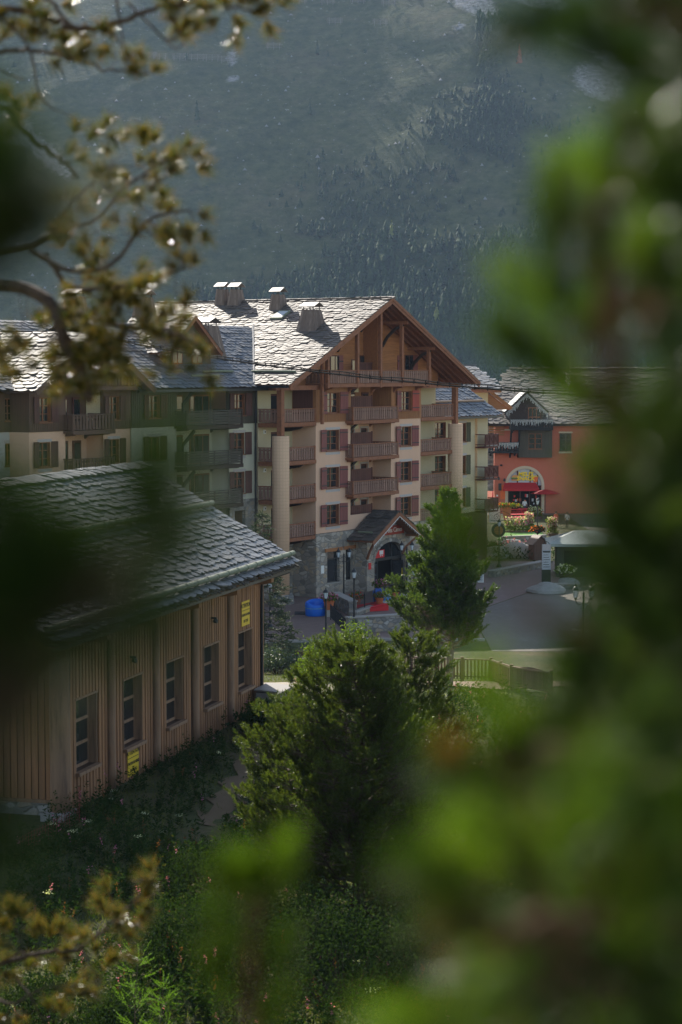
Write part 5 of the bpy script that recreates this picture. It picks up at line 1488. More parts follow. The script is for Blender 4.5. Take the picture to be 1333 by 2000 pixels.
def _mount():
    t = NT('alpine_slope')
    a_ = t.n.new('ShaderNodeAttribute'); a_.attribute_name = 'scree'
    n = t.noise(.02, 7, rough=.65); n2 = t.noise(.14, 6, rough=.7); n3 = t.noise(.35, 5, rough=.75)
    c = t.ramp(n, [(.35, (.04, .055, .02)), (.5, (.07, .085, .028)), (.65, (.11, .10, .05))])
    c = t.mix(.45, c, t.ramp(n2, [(.35, (.02, .03, .014)), (.65, (.13, .13, .06))]))
    w_ = t.n.new('ShaderNodeAttribute'); w_.attribute_name = 'wood'; c = t.mix(w_.outputs['Fac'], c, (.018, .03, .013))
    rock = t.ramp(n3, [(.3, (.10, .10, .09)), (.5, (.26, .25, .24)), (.72, (.42, .41, .40))])
    sp = t.ramp(t.math('ADD', n3, t.math('MULTIPLY', n2, .35)), [(.83, (0, 0, 0)), (.87, (1, 1, 1))])
    c = t.mix(t.math('MULTIPLY', sp, .8), c, (.34, .33, .31))
    k = t.math('ADD', t.math('MULTIPLY', a_.outputs['Fac'], 1.4), t.math('MULTIPLY', n3, 1.0))
    c = t.mix(t.ramp(t.math('SUBTRACT', k, .25), [(.52, (0, 0, 0)), (1.0, (1, 1, 1))]), c, rock)
    t.base(c); t.rough(1.0, .05); t.bump(n2, .8, 3.0)
    return t.m
me.materials.append(_mount())
tag(link('mountain', me), kind='structure')
# ------------------------------------------------------------------ far conifer forest on the slope
def conifers(P, Hh, Rr, seed=1, tiers=4, sides=6, pointy=1.0):
    """ragged low-poly conifers as one mesh: stacked jagged skirts"""
    r = np.random.default_rng(seed); n = len(P); VV = []; FF = []; off = 0
    for t in range(tiers):
        z0 = Hh * (.06 + .23 * t); z1 = np.minimum(Hh * 1.0, z0 + Hh * (.42 if t < tiers - 1 else .4)); rad = Rr * (1 - t / tiers) ** .85
        ang = np.arange(sides) * 2 * np.pi / sides + r.random((n, 1)) * 6.28
        rj = rad[:, None] * (.6 + .65 * r.random((n, sides))); zj = z0[:, None] + Hh[:, None] * .07 * r.normal(size=(n, sides))
        ring = np.stack([P[:, 0:1] + rj * np.cos(ang), P[:, 1:2] + rj * np.sin(ang), P[:, 2:3] + zj], -1)
        tip = np.stack([P[:, 0] + .04 * Hh * r.normal(size=n) * .3, P[:, 1], P[:, 2] + z1], -1)[:, None, :]
        v = np.concatenate([ring, tip], 1).reshape(-1, 3)
        b = off + np.arange(n)[:, None] * (sides + 1); i = np.arange(sides)
        f = np.stack([b + i, b + (i + 1) % sides, np.broadcast_to(b + sides, (n, sides))], -1).reshape(-1, 3)
        VV.append(v); FF.append(f); off += len(v)
    return np.concatenate(VV), np.concatenate(FF)
def _far():
    t = NT('far_conifers'); i = t.noise(.05, 4); j = t.island()
    a = t.ramp(j, [(0, (.022, .038, .016)), (.6, (.034, .055, .022)), (.95, (.045, .07, .026)), (1, (.08, .09, .03))])
    t.base(t.mix(t.math('MULTIPLY', i, .7), a, (.026, .044, .02))); t.rough(.9, .1); return t.m
M['far'] = _far()
r = np.random.default_rng(5); N = 56000
cx = r.uniform(-1, 1, N); cy = r.uniform(950, 1500, N); cx = cx * (cy * .2 + 30)
cz = mount_z(cx, cy); u, v = to_px(np.stack([cx, cy, cz], -1))
dens = wood_density(cx, cy, u, v)
keep = r.random(N) < dens * .85
P = np.stack([cx, cy, cz - .5], -1)[keep]; n = len(P)
Hh = r.uniform(3, 8.2, n) * np.where(v[keep] > 450, 1.15, .85); Rr = Hh * r.uniform(.24, .42, n)
Vv, Ff = conifers(P, Hh, Rr, 3, 4, 6)
tag(link('conifer_forest', np_mesh('conifer_forest', Vv, Ff, M['far'])), 'dark conifer wood covering the lower half of the hazy mountain slope', 'forest', kind='stuff')
# pale boulders scattered over the slope
N = 380; bx = r.uniform(-1, 1, N); by = r.uniform(1050, 1470, N); bx = bx * (by * .19); bz = mount_z(bx, by); S = r.uniform(.25, 1.1, N) ** 1.6 * 1.5
bv = []; bf = []
for i in range(N):
    s = S[i]; ang = r.random(5) * 6.28; b = len(bv)
    for k in range(5): q = k * 1.257; bv.append((bx[i] + s * math.cos(q) * r.uniform(.7, 1.3), by[i] + s * math.sin(q), bz[i] - .3))
    bv.append((bx[i], by[i], bz[i] + s * r.uniform(.7, 1.3)))
    for k in range(5): bf.append((b + k, b + (k + 1) % 5, b + 5))
tag(link('scattered_boulders', np_mesh('scattered_boulders', bv, bf, M['rock_far'])), 'small pale boulders strewn over the mountain meadow', 'rocks', kind='stuff')
N = 2600; sx = r.uniform(-1, 1, N); sy = r.uniform(1060, 1480, N); sx = sx * sy * .19; k = fbm(sx * .02, sy * .03, 3) > -.15; sx, sy = sx[k], sy[k]
Vs, Fs = conifers(np.stack([sx, sy, mount_z(sx, sy) - .2], -1), r.uniform(.5, 1.7, len(sx)), r.uniform(.6, 1.9, len(sx)), 9, 2, 6)
tag(link('mountain_scrub', np_mesh('mountain_scrub', Vs, Fs, M['far'])), 'low dark juniper scrub dotted over the mountain meadow', 'scrub', kind='stuff')
# separate trees that stand alone on the open slope
def on_mount(u, v):
    d = ray(u, v); lo, hi = 950.0, 1630.0
    for _ in range(60):
        k = (lo + hi) / 2; p = Vector((0, 0, CAM_Z)) + d * k
        if p.z > float(mount_z(p.x, p.y)): lo = k
        else: hi = k
    return Vector((0, 0, CAM_Z)) + d * lo
lone = [(385, 235, 21, 'lone dark conifer on the meadow below the avalanche fences'), (606, 225, 17, 'single small conifer beside a white boulder high on the meadow'), (620, 108, 17, 'topmost lone conifer on the open meadow'), (1015, 125, 22, 'rust-brown dead conifer among the dark trees high on the slope'), (845, 240, 22, 'tall conifer at the upper edge of the wood'), (765, 470, 20, 'pale yellow-green larch standing in the dark wood'), (853, 640, 22, 'pale larch above the residence roof ridge')]
for i, (u, v, h, lab) in enumerate(lone):
    h *= .5
    p = on_mount(u, v)
    Vv, Ff = conifers(np.array([[0, 0, 0.0]]), np.array([float(h)]), np.array([h * .2]), 20 + i, 6, 9)
    t_ = empty('conifer_tree', p, 0, lab, 'tree', 'conifers standing out on the mountain')
    mt = M['far']
    if 'rust' in lab: mt = cached('rustm', lambda: m_plain('dead_needles', (.22, .07, .03), .9, .1))
    if 'larch' in lab: mt = cached('larchm', lambda: m_plain('pale_larch_needles', (.13, .15, .04), .9, .1))
    link('crown', np_mesh('crown', Vv, Ff, mt), t_)
    m = MB(); m.tube([(0, 0, -1), (0, 0, h * .5)], [.35, .15], 6); m.build('trunk', M['bark'], t_)
# avalanche fences
first = None; fl = [(250, 108), (272, 110), (292, 113), (312, 116), (352, 116), (386, 117), (445, 121), (300, 30), (332, 34), (270, 24), (480, 14), (520, 12), (585, 6), (640, 8), (700, 6), (760, 10), (655, 46), (743, 48), (535, 95), (415, 118)]
cnt_ = {}; ordn = ['first', 'second', 'third', 'fourth', 'fifth', 'sixth', 'seventh', 'eighth', 'ninth', 'tenth']; fl.sort()
for i, (u, v) in enumerate(fl):
    p = on_mount(u, v)
    if first is None:
        first = empty('avalanche_fence', p, 0); first['category'] = 'fence'; first['group'] = 'avalanche fences high on the mountain'
        for x in (-4, 0, 4):
            m = MB(); m.tube([(x, 0, -1), (x, -.6, 4.2)], .14, 5); m.tube([(x, -3, -1.2), (x, -.3, 2.8)], .1, 5)
            m.build('post', M['steel'], first)
        m = MB()
        for z in (.8, 1.7, 2.6, 3.5): m.box(-5.5, 5.5, -.2 - z * .14, -.1 - z * .14, z, z + .22)
        m.build('rails', M['steel'], first); o = first
    else: o = copy_tree(first); o.location = p
    row = 'long lower row' if 95 <= v <= 125 else ('left upper row' if u < 400 else ('top row at the frame edge' if v < 20 else 'pair below the top row'))
    cnt_[row] = cnt_.get(row, 0) + 1
    o['label'] = '%s grey avalanche fence %s in the %s' % (ordn[cnt_[row] - 1], 'counted as built' if 0 else 'from the left', row)
    o['group'] = 'avalanche fences in the %s' % row
# ------------------------------------------------------------------ street furniture
def lantern(parent, x, z, name='lantern'):
    m = MB(); m.lathe([(.09, 0), (.15, .36)], 6, (x, 0, z + .02)); l = m.build('lamp_glass', M['lamp_glass'], parent)
    m = MB(); m.lathe([(.05, -.1), (.07, -.02), (.1, .0)], 6, (x, 0, z)); m.lathe([(.19, 0), (.17, .05), (.09, .17), (.05, .2), (.05, .24), (.015, .34)], 8, (x, 0, z + .38))
    for k in range(6):
        a = k * math.pi / 3; m.beam((x + .093 * math.cos(a), .093 * math.sin(a), z + .02), (x + .153 * math.cos(a), .153 * math.sin(a), z + .38), .014, .014, up=(0, 1, .1))
    return m.build('lamp_head', M['iron'], parent)
def lamp(p, h, double, label, rz=0.0):
    t = empty('street_lamp', p, rz, label, 'street lamp', 'black street lamps')
    m = MB(); top = h - .8 if not double else h - .55
    m.lathe([(.24, 0), (.24, .06), (.19, .12), (.17, .22), (.09, .32), (.07, .4), (.055, top * .5), (.05, top), (.07, top + .03)], 12); m.build('pole', M['iron'], t)
    if not double: lantern(t, 0, top + .12)
    else:
        m = MB()
        for s in (-1, 1):
            P = [(0, 0, top - .45), (s * .2, 0, top - .55), (s * .36, 0, top - .45), (s * .4, 0, top - .3)]; m.tube(P, .022, 6)
            m.tube([(0, 0, top - .1), (s * .2, 0, top - .25), (s * .4, 0, top - .3)], .016, 6)
        m.lathe([(.05, 0), (.02, .12), (.0, .2)], 8, (0, 0, top)); m.build('arm', M['iron'], t)
        for s in (-1, 1): lantern(t, s * .4, top - .2)
    return t
lamp(atz(672, 1180, 0), 4.15, True, 'double-headed black lamp between the two stone-wall windows', R(12))
lamp(atD(692, 1216, 127.2), 3.55, False, 'black lamp standing on the low stone wall, in front of the red mat')
lamp(atz(637, 1256, 0), 3.45, False, 'nearest black lamp, at the edge of the paved terrace beside the flower pot')
lamp(atz(795, 1161, 0), 4.1, True, 'double-headed black lamp at the right side of the entrance arch', R(12))
lamp(atz(809, 1176, 0), 2.6, False, 'low black lamp half hidden behind the tall pine')
lamp(atz(528, 1228, 0), 3.4, False, 'black lamp post hidden behind the blue spruce')
lamp(atz(1050, 1062, 0), 4.5, False, 'black lamp with a hanging flower basket beside the artificial lawn')
lamp(atz(975, 1108, 0), 4.2, False, 'dark lamp beside the round shop sign, in front of the grey boulders')
lamp(atD(1138, 1420, 100) , 6.0, True, 'double black lamp with white glass in the dark of the right-hand branches').location.z = .2
# blue inflatable tubs
def tub(p, rz, label):
    t = empty('inflatable_tub', p, rz, label, 'inflatable tub', 'blue inflatable tubs')
    m = MB(); n = 36; V_ = []; F_ = []
    prof = [(.60, 0), (.66, .08), (.67, .45), (.68, .8), (.66, .95), (.58, 1.0), (.5, .95), (.47, .8), (.47, .1), (.0, .08)]
    for i, (r_, z) in enumerate(prof):
        for k in range(n):
            a = 2 * math.pi * k / n; hb = 1.0 + .14 * max(0, math.cos(a - 1.2)) - .22 * max(0, math.cos(a + 1.6)) ** 3
            V_.append((r_ * 1.08 * math.cos(a), r_ * math.sin(a), z * hb))
    for i in range(len(prof) - 1):
        for k in range(n): F_.append((i*n+k, i*n+(k+1)%n, (i+1)*n+(k+1)%n, (i+1)*n+k))
    m.add(V_, F_); m.build('body', M['blue'], t, smooth=True)
    m = MB(); m.tube([(.685 * 1.08 * math.cos(a), .685 * math.sin(a), .62 + .06 * math.cos(a - 1.2)) for a in [2 * math.pi * k / 30 for k in range(31)]], .012, 5, cap=False); m.build('trim_cord', M['lime'], t)
    return t
tub(atz(617, 1203, 0), 0.2, 'blue inflatable tub alone on the open terrace, beside the black mat')
tub(atz(747, 1181, 0), 1.0, 'blue inflatable tub behind the railing by the entrance')
m = MB(); p = atz(590, 1199, 0); m.box(p.x - .5, p.x + .45, p.y - .7, p.y + .7, .03, .09); tag(m.build('rubber_mat', M['black_mat']), 'flat black mat on the paving beside the blue tub', 'mat')
RM = empty('crash_mat', atz(722, 1193, 0), R(28), 'long red padded mat behind the terrace railing', 'mat')
m = MB()
V_ = []; m.prism([(-1.15, .04), (1.15, .04), (1.15, .5), (-.9, .22), (-1.15, .2)], -.7, .7, 'y'); m.build('cushion', M['red_mat'], RM)
m = MB(); m.tube([(-1.1, -.72, .24), (1.12, -.72, .5)], .06, 8); m.tube([(-1.1, .72, .24), (1.12, .72, .5)], .06, 8); m.build('side_roll', M['red_mat'], RM)
# stone terrace walls
def stone_wall(pa, pb, h, w, label, za=0.0, capmat='cap'):
    pa, pb = Vector((pa[0], pa[1], 0)), Vector((pb[0], pb[1], 0)); d = pb - pa; L = d.length; a = math.atan2(d.y, d.x)
    t = empty('stone_wall', (pa.x, pa.y, za), a, label, 'wall')
    m = MB(); m.box(0, L, -w / 2, w / 2, -1.0, h); m.build('masonry', M['stone_small'], t)
    m = MB(); x = -.05
    while x < L: 
        l = min(random.uniform(.7, 1.2), L + .05 - x); m.box(x, x + l - .012, -w / 2 - .06, w / 2 + .06, h + .001, h + .085 + random.uniform(-.008, .008)); x += l
    m.build('coping', M[capmat], t)
    return t, L
def PD(u, D): return ((u - 666.5) / FPX * D * 1.0, D)
wA, LA = stone_wall(PD(679, 127.2), PD(790, 128.8), 1.0, .5, 'low stone wall with pale coping, foot of the single lamp')
wB0, L0 = stone_wall(PD(655, 142), PD(690, 136.5), .95, .55, 'short rubble wall section left of the railing')
wB, LB_ = stone_wall(PD(690.5, 136), PD(797, 147), .28, .5, 'low rubble wall carrying the black iron railing')
def railing(pa, pb, h, label, z0=0.0, z1=None, st=.13):
    z1 = z0 if z1 is None else z1
    pa, pb = Vector((pa[0], pa[1], z0)), Vector((pb[0], pb[1], z1)); L = (pb - pa).length
    t = empty('iron_railing', pa, 0, label, 'railing'); q = lambda f, z: (pb - pa) * f + Vector((0, 0, z))
    m = MB(); n = int(L / st)
    for i in range(n + 1): m.beam(q(i / n, .06), q(i / n, h - .04), .02, .02, up=(0, 1, 0))
    m.build('bars', M['iron'], t)
    m = MB(); m.beam(q(0, h), q(1, h), .05, .04); m.beam(q(0, .08), q(1, .08), .035, .03); m.build('handrail', M['iron'], t)
    k = max(2, round(L / 2.2) + 1)
    for i in range(k): MB().beam(q(i / (k - 1), -.1), q(i / (k - 1), h + .05), .07, .07, up=(0, 1, 0)).build('post', M['iron'], t)
    return t
railing(PD(692, 136.1), PD(790, 146.5), 1.0, 'black iron railing on the low wall in front of the red mat', .37)
railing(PD(646, 137.5), PD(653, 141), .95, 'short black railing beside the flower pot')
railing(PD(646, 134), PD(677, 127.5), .95, 'sloping black stair railing that runs down to the lamp wall', .1, -.05)
railing(PD(1133, 112), PD(1172, 110), 1.1, 'grey railing seen through the right-hand branches above the double lamp', .6)
# flower pots
def flowers(mbP, n, r_, seed, z=0.0, tall=1.0):
    rg = np.random.default_rng(seed); P = unit(rg.normal(size=(n, 3))) * (rg.random((n, 1)) ** .4) * r_ * np.array([1, 1, .8 * tall]); P[:, 2] = np.abs(P[:, 2]) + z
    return P, unit(rg.normal(size=(n, 3)) + np.array([0, 0, .6]))
def pot(p, label, s=1.0, col='fl_pink', seed=1, cat='flower pot', body='terracotta', grp=None):
    t = empty('flower_pot', p, 0, label, cat, grp)
    m = MB(); m.lathe([(.17 * s, 0), (.24 * s, .36 * s), (.27 * s, .38 * s), (.27 * s, .44 * s), (.2 * s, .42 * s)], 14); m.build('pot', M[body], t)
    P, D = flowers(None, 260, .42 * s, seed, .45 * s); v, f = needles(P, D, .12 * s, .07 * s, True); link('leaves', np_mesh('leaves', v, f, M['shrub']), t)
    P, D = flowers(None, 90, .46 * s, seed + 1, .48 * s); v, f = needles(P, D, .09 * s, .09 * s, True); link('blossoms', np_mesh('blossoms', v, f, M[col]), t)
    return t
GP = 'terracotta flower pots on the terrace'
pot(atz(643, 1205, 0) + Vector((0, 0, .5)), 'pot of pink and red flowers on a post beside the nearest lamp', 1.5, 'fl_pink', 11, grp=GP)
m = MB(); p = atz(643, 1205, 0); m.box(p.x - .2, p.x + .2, p.y - .2, p.y + .2, 0, .5); tag(m.build('stone_pedestal', M['cap']), 'short stone pedestal under the pink flower pot', 'pedestal')
pot(atz(697, 1186, 0) + Vector((0, 0, .05)), 'green flower pot behind the lamp on the low wall', 1.3, 'fl_red', 12, grp=GP)
pot(atz(741, 1187, 0) + Vector((0, -1.2, .35)), 'flower pot on the railing wall in front of the second blue tub', 1.15, 'fl_rust', 13, grp=GP)
pot(atz(771, 1180, 0) + Vector((0, 0, .35)), 'flower pot on the wall right of the second blue tub', 1.2, 'fl_rust', 14, grp=GP)
pot(atz(742, 1163, 0), 'dark planter of purple flowers at the foot of the entrance arch', 1.5, 'fl_pink', 15, body='iron', grp=GP)
# timber fences
def picket_fence(pts, h, label, mat='wood_brownclad', st=.2):
    t = empty('picket_fence', (pts[0][0], pts[0][1], ground_z(*pts[0])), 0, label, 'fence'); o = Vector(t.location)
    m = MB(); mr = MB()
    for a, b in zip(pts[:-1], pts[1:]):
        L = math.hypot(b[0] - a[0], b[1] - a[1]); n = int(L / st)
        G_ = lambda f, z: Vector((a[0] + (b[0] - a[0]) * f, a[1] + (b[1] - a[1]) * f, ground_z(a[0] + (b[0] - a[0]) * f, a[1] + (b[1] - a[1]) * f) + z)) - o
        for i in range(n): m.beam(G_((i + .5) / n, .1), G_((i + .5) / n, h - .05), .09, .03, up=(0, 1, 0))
        mr.beam(G_(0, h), G_(1, h), .12, .07); mr.beam(G_(0, .25), G_(1, .25), .05, .08)
        k = max(1, round(L / 3.2))
        for i in range(k + 1):
            if i < k or b is pts[-1]: MB().beam(G_(i / k, -.3), G_(i / k, h + .12), .16, .16, up=(0, 1, 0)).build('post', M[mat], t)
    m.build('pickets', M[mat], t); mr.build('rails', M[mat], t)
    return t
picket_fence([PD(560, 112), PD(612, 109), PD(700, 106)], 1.05, 'dark brown picket fence between the lawn and the paved terrace')
picket_fence([PD(790, 102), PD(843, 100), PD(905, 98.5), PD(962, 97.5), PD(1002, 92), PD(1080, 88)], 1.1, 'brown picket fence beside the pinkish footpath, behind the pine trunk', 'wood_rail')
m = MB(); P = [(-14, 121.2), (-4, 122.9), (2.5, 124.0), (9, 123.7)]
for a, b in zip(P[:-1], P[1:]): m.beam((a[0], a[1], .03), (b[0], b[1], .03), .3, .22)
tag(m.build('kerb', M['cap']), kind='structure')
# ------------------------------------------------------------------ square in front of the snack bar
def flat(name, pts, z, mat, **k):
    m = MB(); m.add([(p[0], p[1], z) for p in pts] + [(p[0], p[1], -.3) for p in pts], [tuple(range(len(pts)))] + [(i, (i + 1) % len(pts), (i + 1) % len(pts) + len(pts), i + len(pts)) for i in range(len(pts))]); return tag(m.build(name, M[mat]), **k)
def A2(u, v): q = atz(u, v, 0); return (q.x, q.y)
L4 = [A2(972, 1055), A2(1064, 1054), A2(1058, 1038), A2(985, 1040)]
flat('artificial_lawn', L4, .12, 'turf', kind='structure')
a, b = A2(980, 1064), A2(1066, 1061); stone_wall(a, b, .75, .3, 'low pale wall below the artificial lawn')
def bed(u0, u1, v, h, seed, label, n=700, cols=('fl_pink', 'fl_white')):
    a, b = atz(u0, v), atz(u1, v); t = empty('flower_bed', (a + b) / 2, 0, label, 'flower bed'); rg = np.random.default_rng(seed); w = (b - a).length / 2
    P = np.stack([rg.uniform(-w, w, n), rg.uniform(-.7, .7, n), rg.random(n) ** .7 * h * (.7 + .3 * np.sin(rg.random(n) * 9))], -1); D = unit(rg.normal(size=(n, 3)) + np.array([0, -.2, .8]))
    v_, f = needles(P, D, .3, .12, True); link('leaves', np_mesh('leaves', v_, f, M['shrub']), t)
    for k, c in enumerate(cols):
        m_ = n // 3; P = np.stack([rg.uniform(-w, w, m_), rg.uniform(-.7, .5, m_), rg.uniform(.5, 1.1, m_) * h], -1); D = unit(rg.normal(size=(m_, 3)) + np.array([0, -.6, .4])); v_, f = needles(P, D, .17, .17, True); link('blossoms', np_mesh('blossoms', v_, f, M[c]), t)
    m = MB(); m.box(-w, w, -.8, .8, 0, .25); m.build('timber_edging', M['wood_brownclad'], t)
bed(986, 1030, 1041, 1.5, 1, 'long bed of pink and white flowers behind the artificial lawn')
bed(1026, 1041, 1040, 1.9, 2, 'tall tub of pale pink flowers at the right end of the flower bed', 500)
bed(1070, 1088, 1046, 1.7, 3, 'pink flower bush by the corner of the kiosk roof', 500)
bed(1032, 1058, 1013, 1.3, 5, 'white-flowered planter row beside the red tables', 400, ('fl_white',))
hb = empty('hanging_basket', atz(1050, 1062) + Vector((0, -.3, 1.45)), 0, 'round hanging basket of red and orange flowers on the square lamp', 'flower basket')
P, D = flowers(None, 500, .62, 4); P[:, 2] -= .2; v_, f = needles(P * np.array([1.25, 1, 1]), D, .2, .1, True); link('leaves', np_mesh('leaves', v_, f, M['shrub_dark']), hb)
P, D = flowers(None, 160, .7, 5); P[:, 2] -= .2; v_, f = needles(P * np.array([1.25, 1, 1]), D, .14, .14, True); link('blossoms', np_mesh('blossoms', v_, f, M['fl_red']), hb)
m = MB(); m.lathe([(.1, -.45), (.4, -.25), (.5, 0)], 12); m.build('basket', M['iron'], hb)
# closed and open parasols
def closed_parasol(u, v, h, r_, label, mat='parasol'):
    t = empty('closed_parasol', atz(u, v), 0, label, 'parasol'); m = MB(); n = 16; V_ = []; F_ = []; prof = [(.9, .5), (1.0, 1.2), (.75, h * .5), (.6, h * .8), (.45, h)]
    for i, (q, z) in enumerate(prof):
        for k in range(n): V_.append((r_ * q * (1 + .16 * (k % 2)) * math.cos(k * 2 * math.pi / n), r_ * q * (1 + .16 * (k % 2)) * math.sin(k * 2 * math.pi / n), z))
    for i in range(len(prof) - 1):
        for k in range(n): F_.append((i*n+k, i*n+(k+1)%n, (i+1)*n+(k+1)%n, (i+1)*n+k))
    m.add(V_, F_); m.build('canvas', M[mat], t); m = MB(); m.lathe([(r_ * .5, h), (r_ * .52, h + .18), (r_ * .3, h + .22)], 12); m.build('cap', M['white_paint'], t); m = MB(); m.tube([(0, 0, 0), (0, 0, h + .3)], .05, 8); m.build('pole', M['iron'], t)
closed_parasol(967, 1000, 5.2, .36, 'tall closed red parasol with white cap at the corner of the snack house')
closed_parasol(971.5, 1003, 2.0, .2, 'short closed red parasol beside the tall one', 'red')
op = empty('open_parasol', atz(1065, 1003) + Vector((0, 0, 0)), 0, 'open red parasol right of the snack bar arch', 'parasol')
m = MB(); m.lathe([(1.75, 2.35), (1.7, 2.38), (.9, 2.68), (.08, 2.85)], 8); m.build('canopy', M['awning'], op); m = MB(); m.tube([(0, 0, 0), (0, 0, 2.85)], .04, 8); m.build('pole', M['iron'], op)
def table(u, v, w, label, mat='red'):
    t = empty('cafe_table', atz(u, v), R(15), label, 'table', 'red cafe tables'); m = MB(); m.box(-w, w, -.5, .5, .74, .8); m.build('tabletop', M[mat], t)
    for s in (-1, 1):
        m = MB(); m.beam((s * w * .8, -.45, 0), (s * w * .8, .3, .74), .06, .06); m.beam((s * w * .8, .45, 0), (s * w * .8, -.3, .74), .06, .06); m.build('legs', M[mat], t)
    for s in (-1, 1):
        m = MB(); m.box(-w, w, s * .95 - .16, s * .95 + .16, .42, .47); m.beam((-w * .8, s * .95, 0), (-w * .8, s * .95, .42), .06, .06, up=(0, 1, 0)); m.beam((w * .8, s * .95, 0), (w * .8, s * .95, .42), .06, .06, up=(0, 1, 0)); m.build('bench', M[mat], t)
table(1013, 1018, 1.3, 'bright red picnic table nearest the flower bed')
table(1008, 1008, 1.5, 'red picnic table behind the terracotta urn')
table(1036, 1006, 1.3, 'red picnic table by the purple fence')
table(1002, 1000, .7, 'small red table under the awning, left'); table(1040, 1001, .6, 'small red table under the awning, right')
pf = empty('purple_fence', atz(1034, 1001), 0, 'low purple picket fence in front of the snack bar', 'fence')
m = MB()
for i in range(14): m.box(-1.7 + i * .26, -1.55 + i * .26, -.02, .02, 0, .95)
m.build('pickets', M['purple'], pf); m = MB(); m.box(-1.75, 1.95, .021, .06, .2, .3); m.box(-1.75, 1.95, .021, .06, .7, .8); m.build('rails', M['purple'], pf)
for i, (u, v, c, lab) in enumerate(((1001, 1002, 'yellow', 'yellow advertising panel left of the purple fence'), (1013, 1002, 'fl_pink', 'pink advertising panel beside the purple fence'), (977, 1002, 'panel_white', 'drinks price stand beside the short red parasol'), (984, 1002, 'iron', 'black drinks machine left of the snack bar door'))):
    t = empty('display_panel', atz(u, v), 0, lab, 'display'); hh_ = .85 if i < 2 else 1.6; m = MB(); m.box(-.38, .38, -.06, .06, .1, hh_); m.box(-.34, -.28, -.2, .2, 0, .1); m.box(.28, .34, -.2, .2, 0, .1); m.build('board', M['iron'] if i < 3 else M['steel'], t)
    m = MB(); m.box(-.33, .33, -.075, -.061, .18, hh_ - .06); m.build('poster', M[c], t)
# people
def person(p, rz, label, top, legs, hair='hair', h=1.7, stride=.12, arm=.1):
    t = empty('person', p, rz, label, 'person', None); s = h / 1.72
    J = {'pel': (0, 0, .92), 'wst': (0, .01, 1.1), 'chs': (0, .0, 1.32), 'nck': (0, .0, 1.47), 'hed': (0, -.02, 1.60), 'top': (0, 0, 1.70),
         'hL': (.1, 0, .88), 'kL': (.11, -stride, .48), 'aL': (.11, -stride * .6, .08), 'fL': (.12, -stride * .6 - .17, .03), 'hR': (-.1, 0, .88), 'kR': (-.11, stride * .2, .48), 'aR': (-.11, stride * 1.3, .1), 'fR': (-.12, stride * 1.3 - .17, .04),
         'sL': (.19, 0, 1.4), 'eL': (.25, -arm * .4, 1.13), 'wL': (.24, -arm * 1.6, .9), 'nL': (.24, -arm * 1.9, .81), 'sR': (-.19, 0, 1.4), 'eR': (-.25, arm * .6, 1.13), 'wR': (-.25, arm * .3, .88), 'nR': (-.25, arm * .2, .79)}
    R_ = {'pel': .15, 'wst': .125, 'chs': .15, 'nck': .06, 'hed': .1, 'top': .075, 'hL': .1, 'kL': .07, 'aL': .045, 'fL': .04, 'hR': .1, 'kR': .07, 'aR': .045, 'fR': .04, 'sL': .07, 'eL': .05, 'wL': .034, 'nL': .03, 'sR': .07, 'eR': .05, 'wR': .034, 'nR': .03}
    E_ = [('pel','wst'),('wst','chs'),('chs','nck'),('nck','hed'),('hed','top'),('pel','hL'),('hL','kL'),('kL','aL'),('aL','fL'),('pel','hR'),('hR','kR'),('kR','aR'),('aR','fR'),('chs','sL'),('sL','eL'),('eL','wL'),('wL','nL'),('chs','sR'),('sR','eR'),('eR','wR'),('wR','nR')]
    ks = list(J); me = bpy.data.meshes.new('body'); me.from_pydata([tuple(c * s for c in J[k]) for k in ks], [(ks.index(a), ks.index(b)) for a, b in E_], [])
    o = link('body', me, t); md = o.modifiers.new('skin', 'SKIN')
    for i, k in enumerate(ks): me.skin_vertices[0].data[i].radius = (R_[k] * s, R_[k] * s)
    me.skin_vertices[0].data[0].use_root = True
    sb = o.modifiers.new('sub', 'SUBSURF'); sb.levels = sb.render_levels = 1
    bpy.context.view_layer.update(); me2 = bpy.data.meshes.new_from_object(o.evaluated_get(bpy.context.evaluated_depsgraph_get())); o.modifiers.clear(); o.data = me2
    me2.materials.clear()
    for q in (top, legs, 'skin', 'hair'): me2.materials.append(M[q])
    for f in me2.polygons:
        z = f.center.z / s; x = abs(f.center.x) / s; f.use_smooth = True
        f.material_index = 2 if z > 1.46 or (x > .2 and z < 1.1) else (0 if z > .93 else 1)
    m = MB(); m.lathe([(.1 * s, 1.6 * s), (.115 * s, 1.66 * s), (.09 * s, 1.74 * s), (.03 * s, 1.77 * s)], 10, (0, .02, 0)); m.build('hair', M[hair], t, smooth=True)
    return t
person(atz(1086, 1030), R(200), 'person in an orange top walking on the square behind the flower bush', 'cloth_orange', 'cloth_dark')
person(atz(1025, 1003), R(10), 'person in a white top standing at the snack bar counter', 'white_paint', 'cloth_dark')
person(atz(1108, 1032), R(160), 'person in pale clothes at the edge of the blurred branches', 'canvas_white', 'cloth_dark')
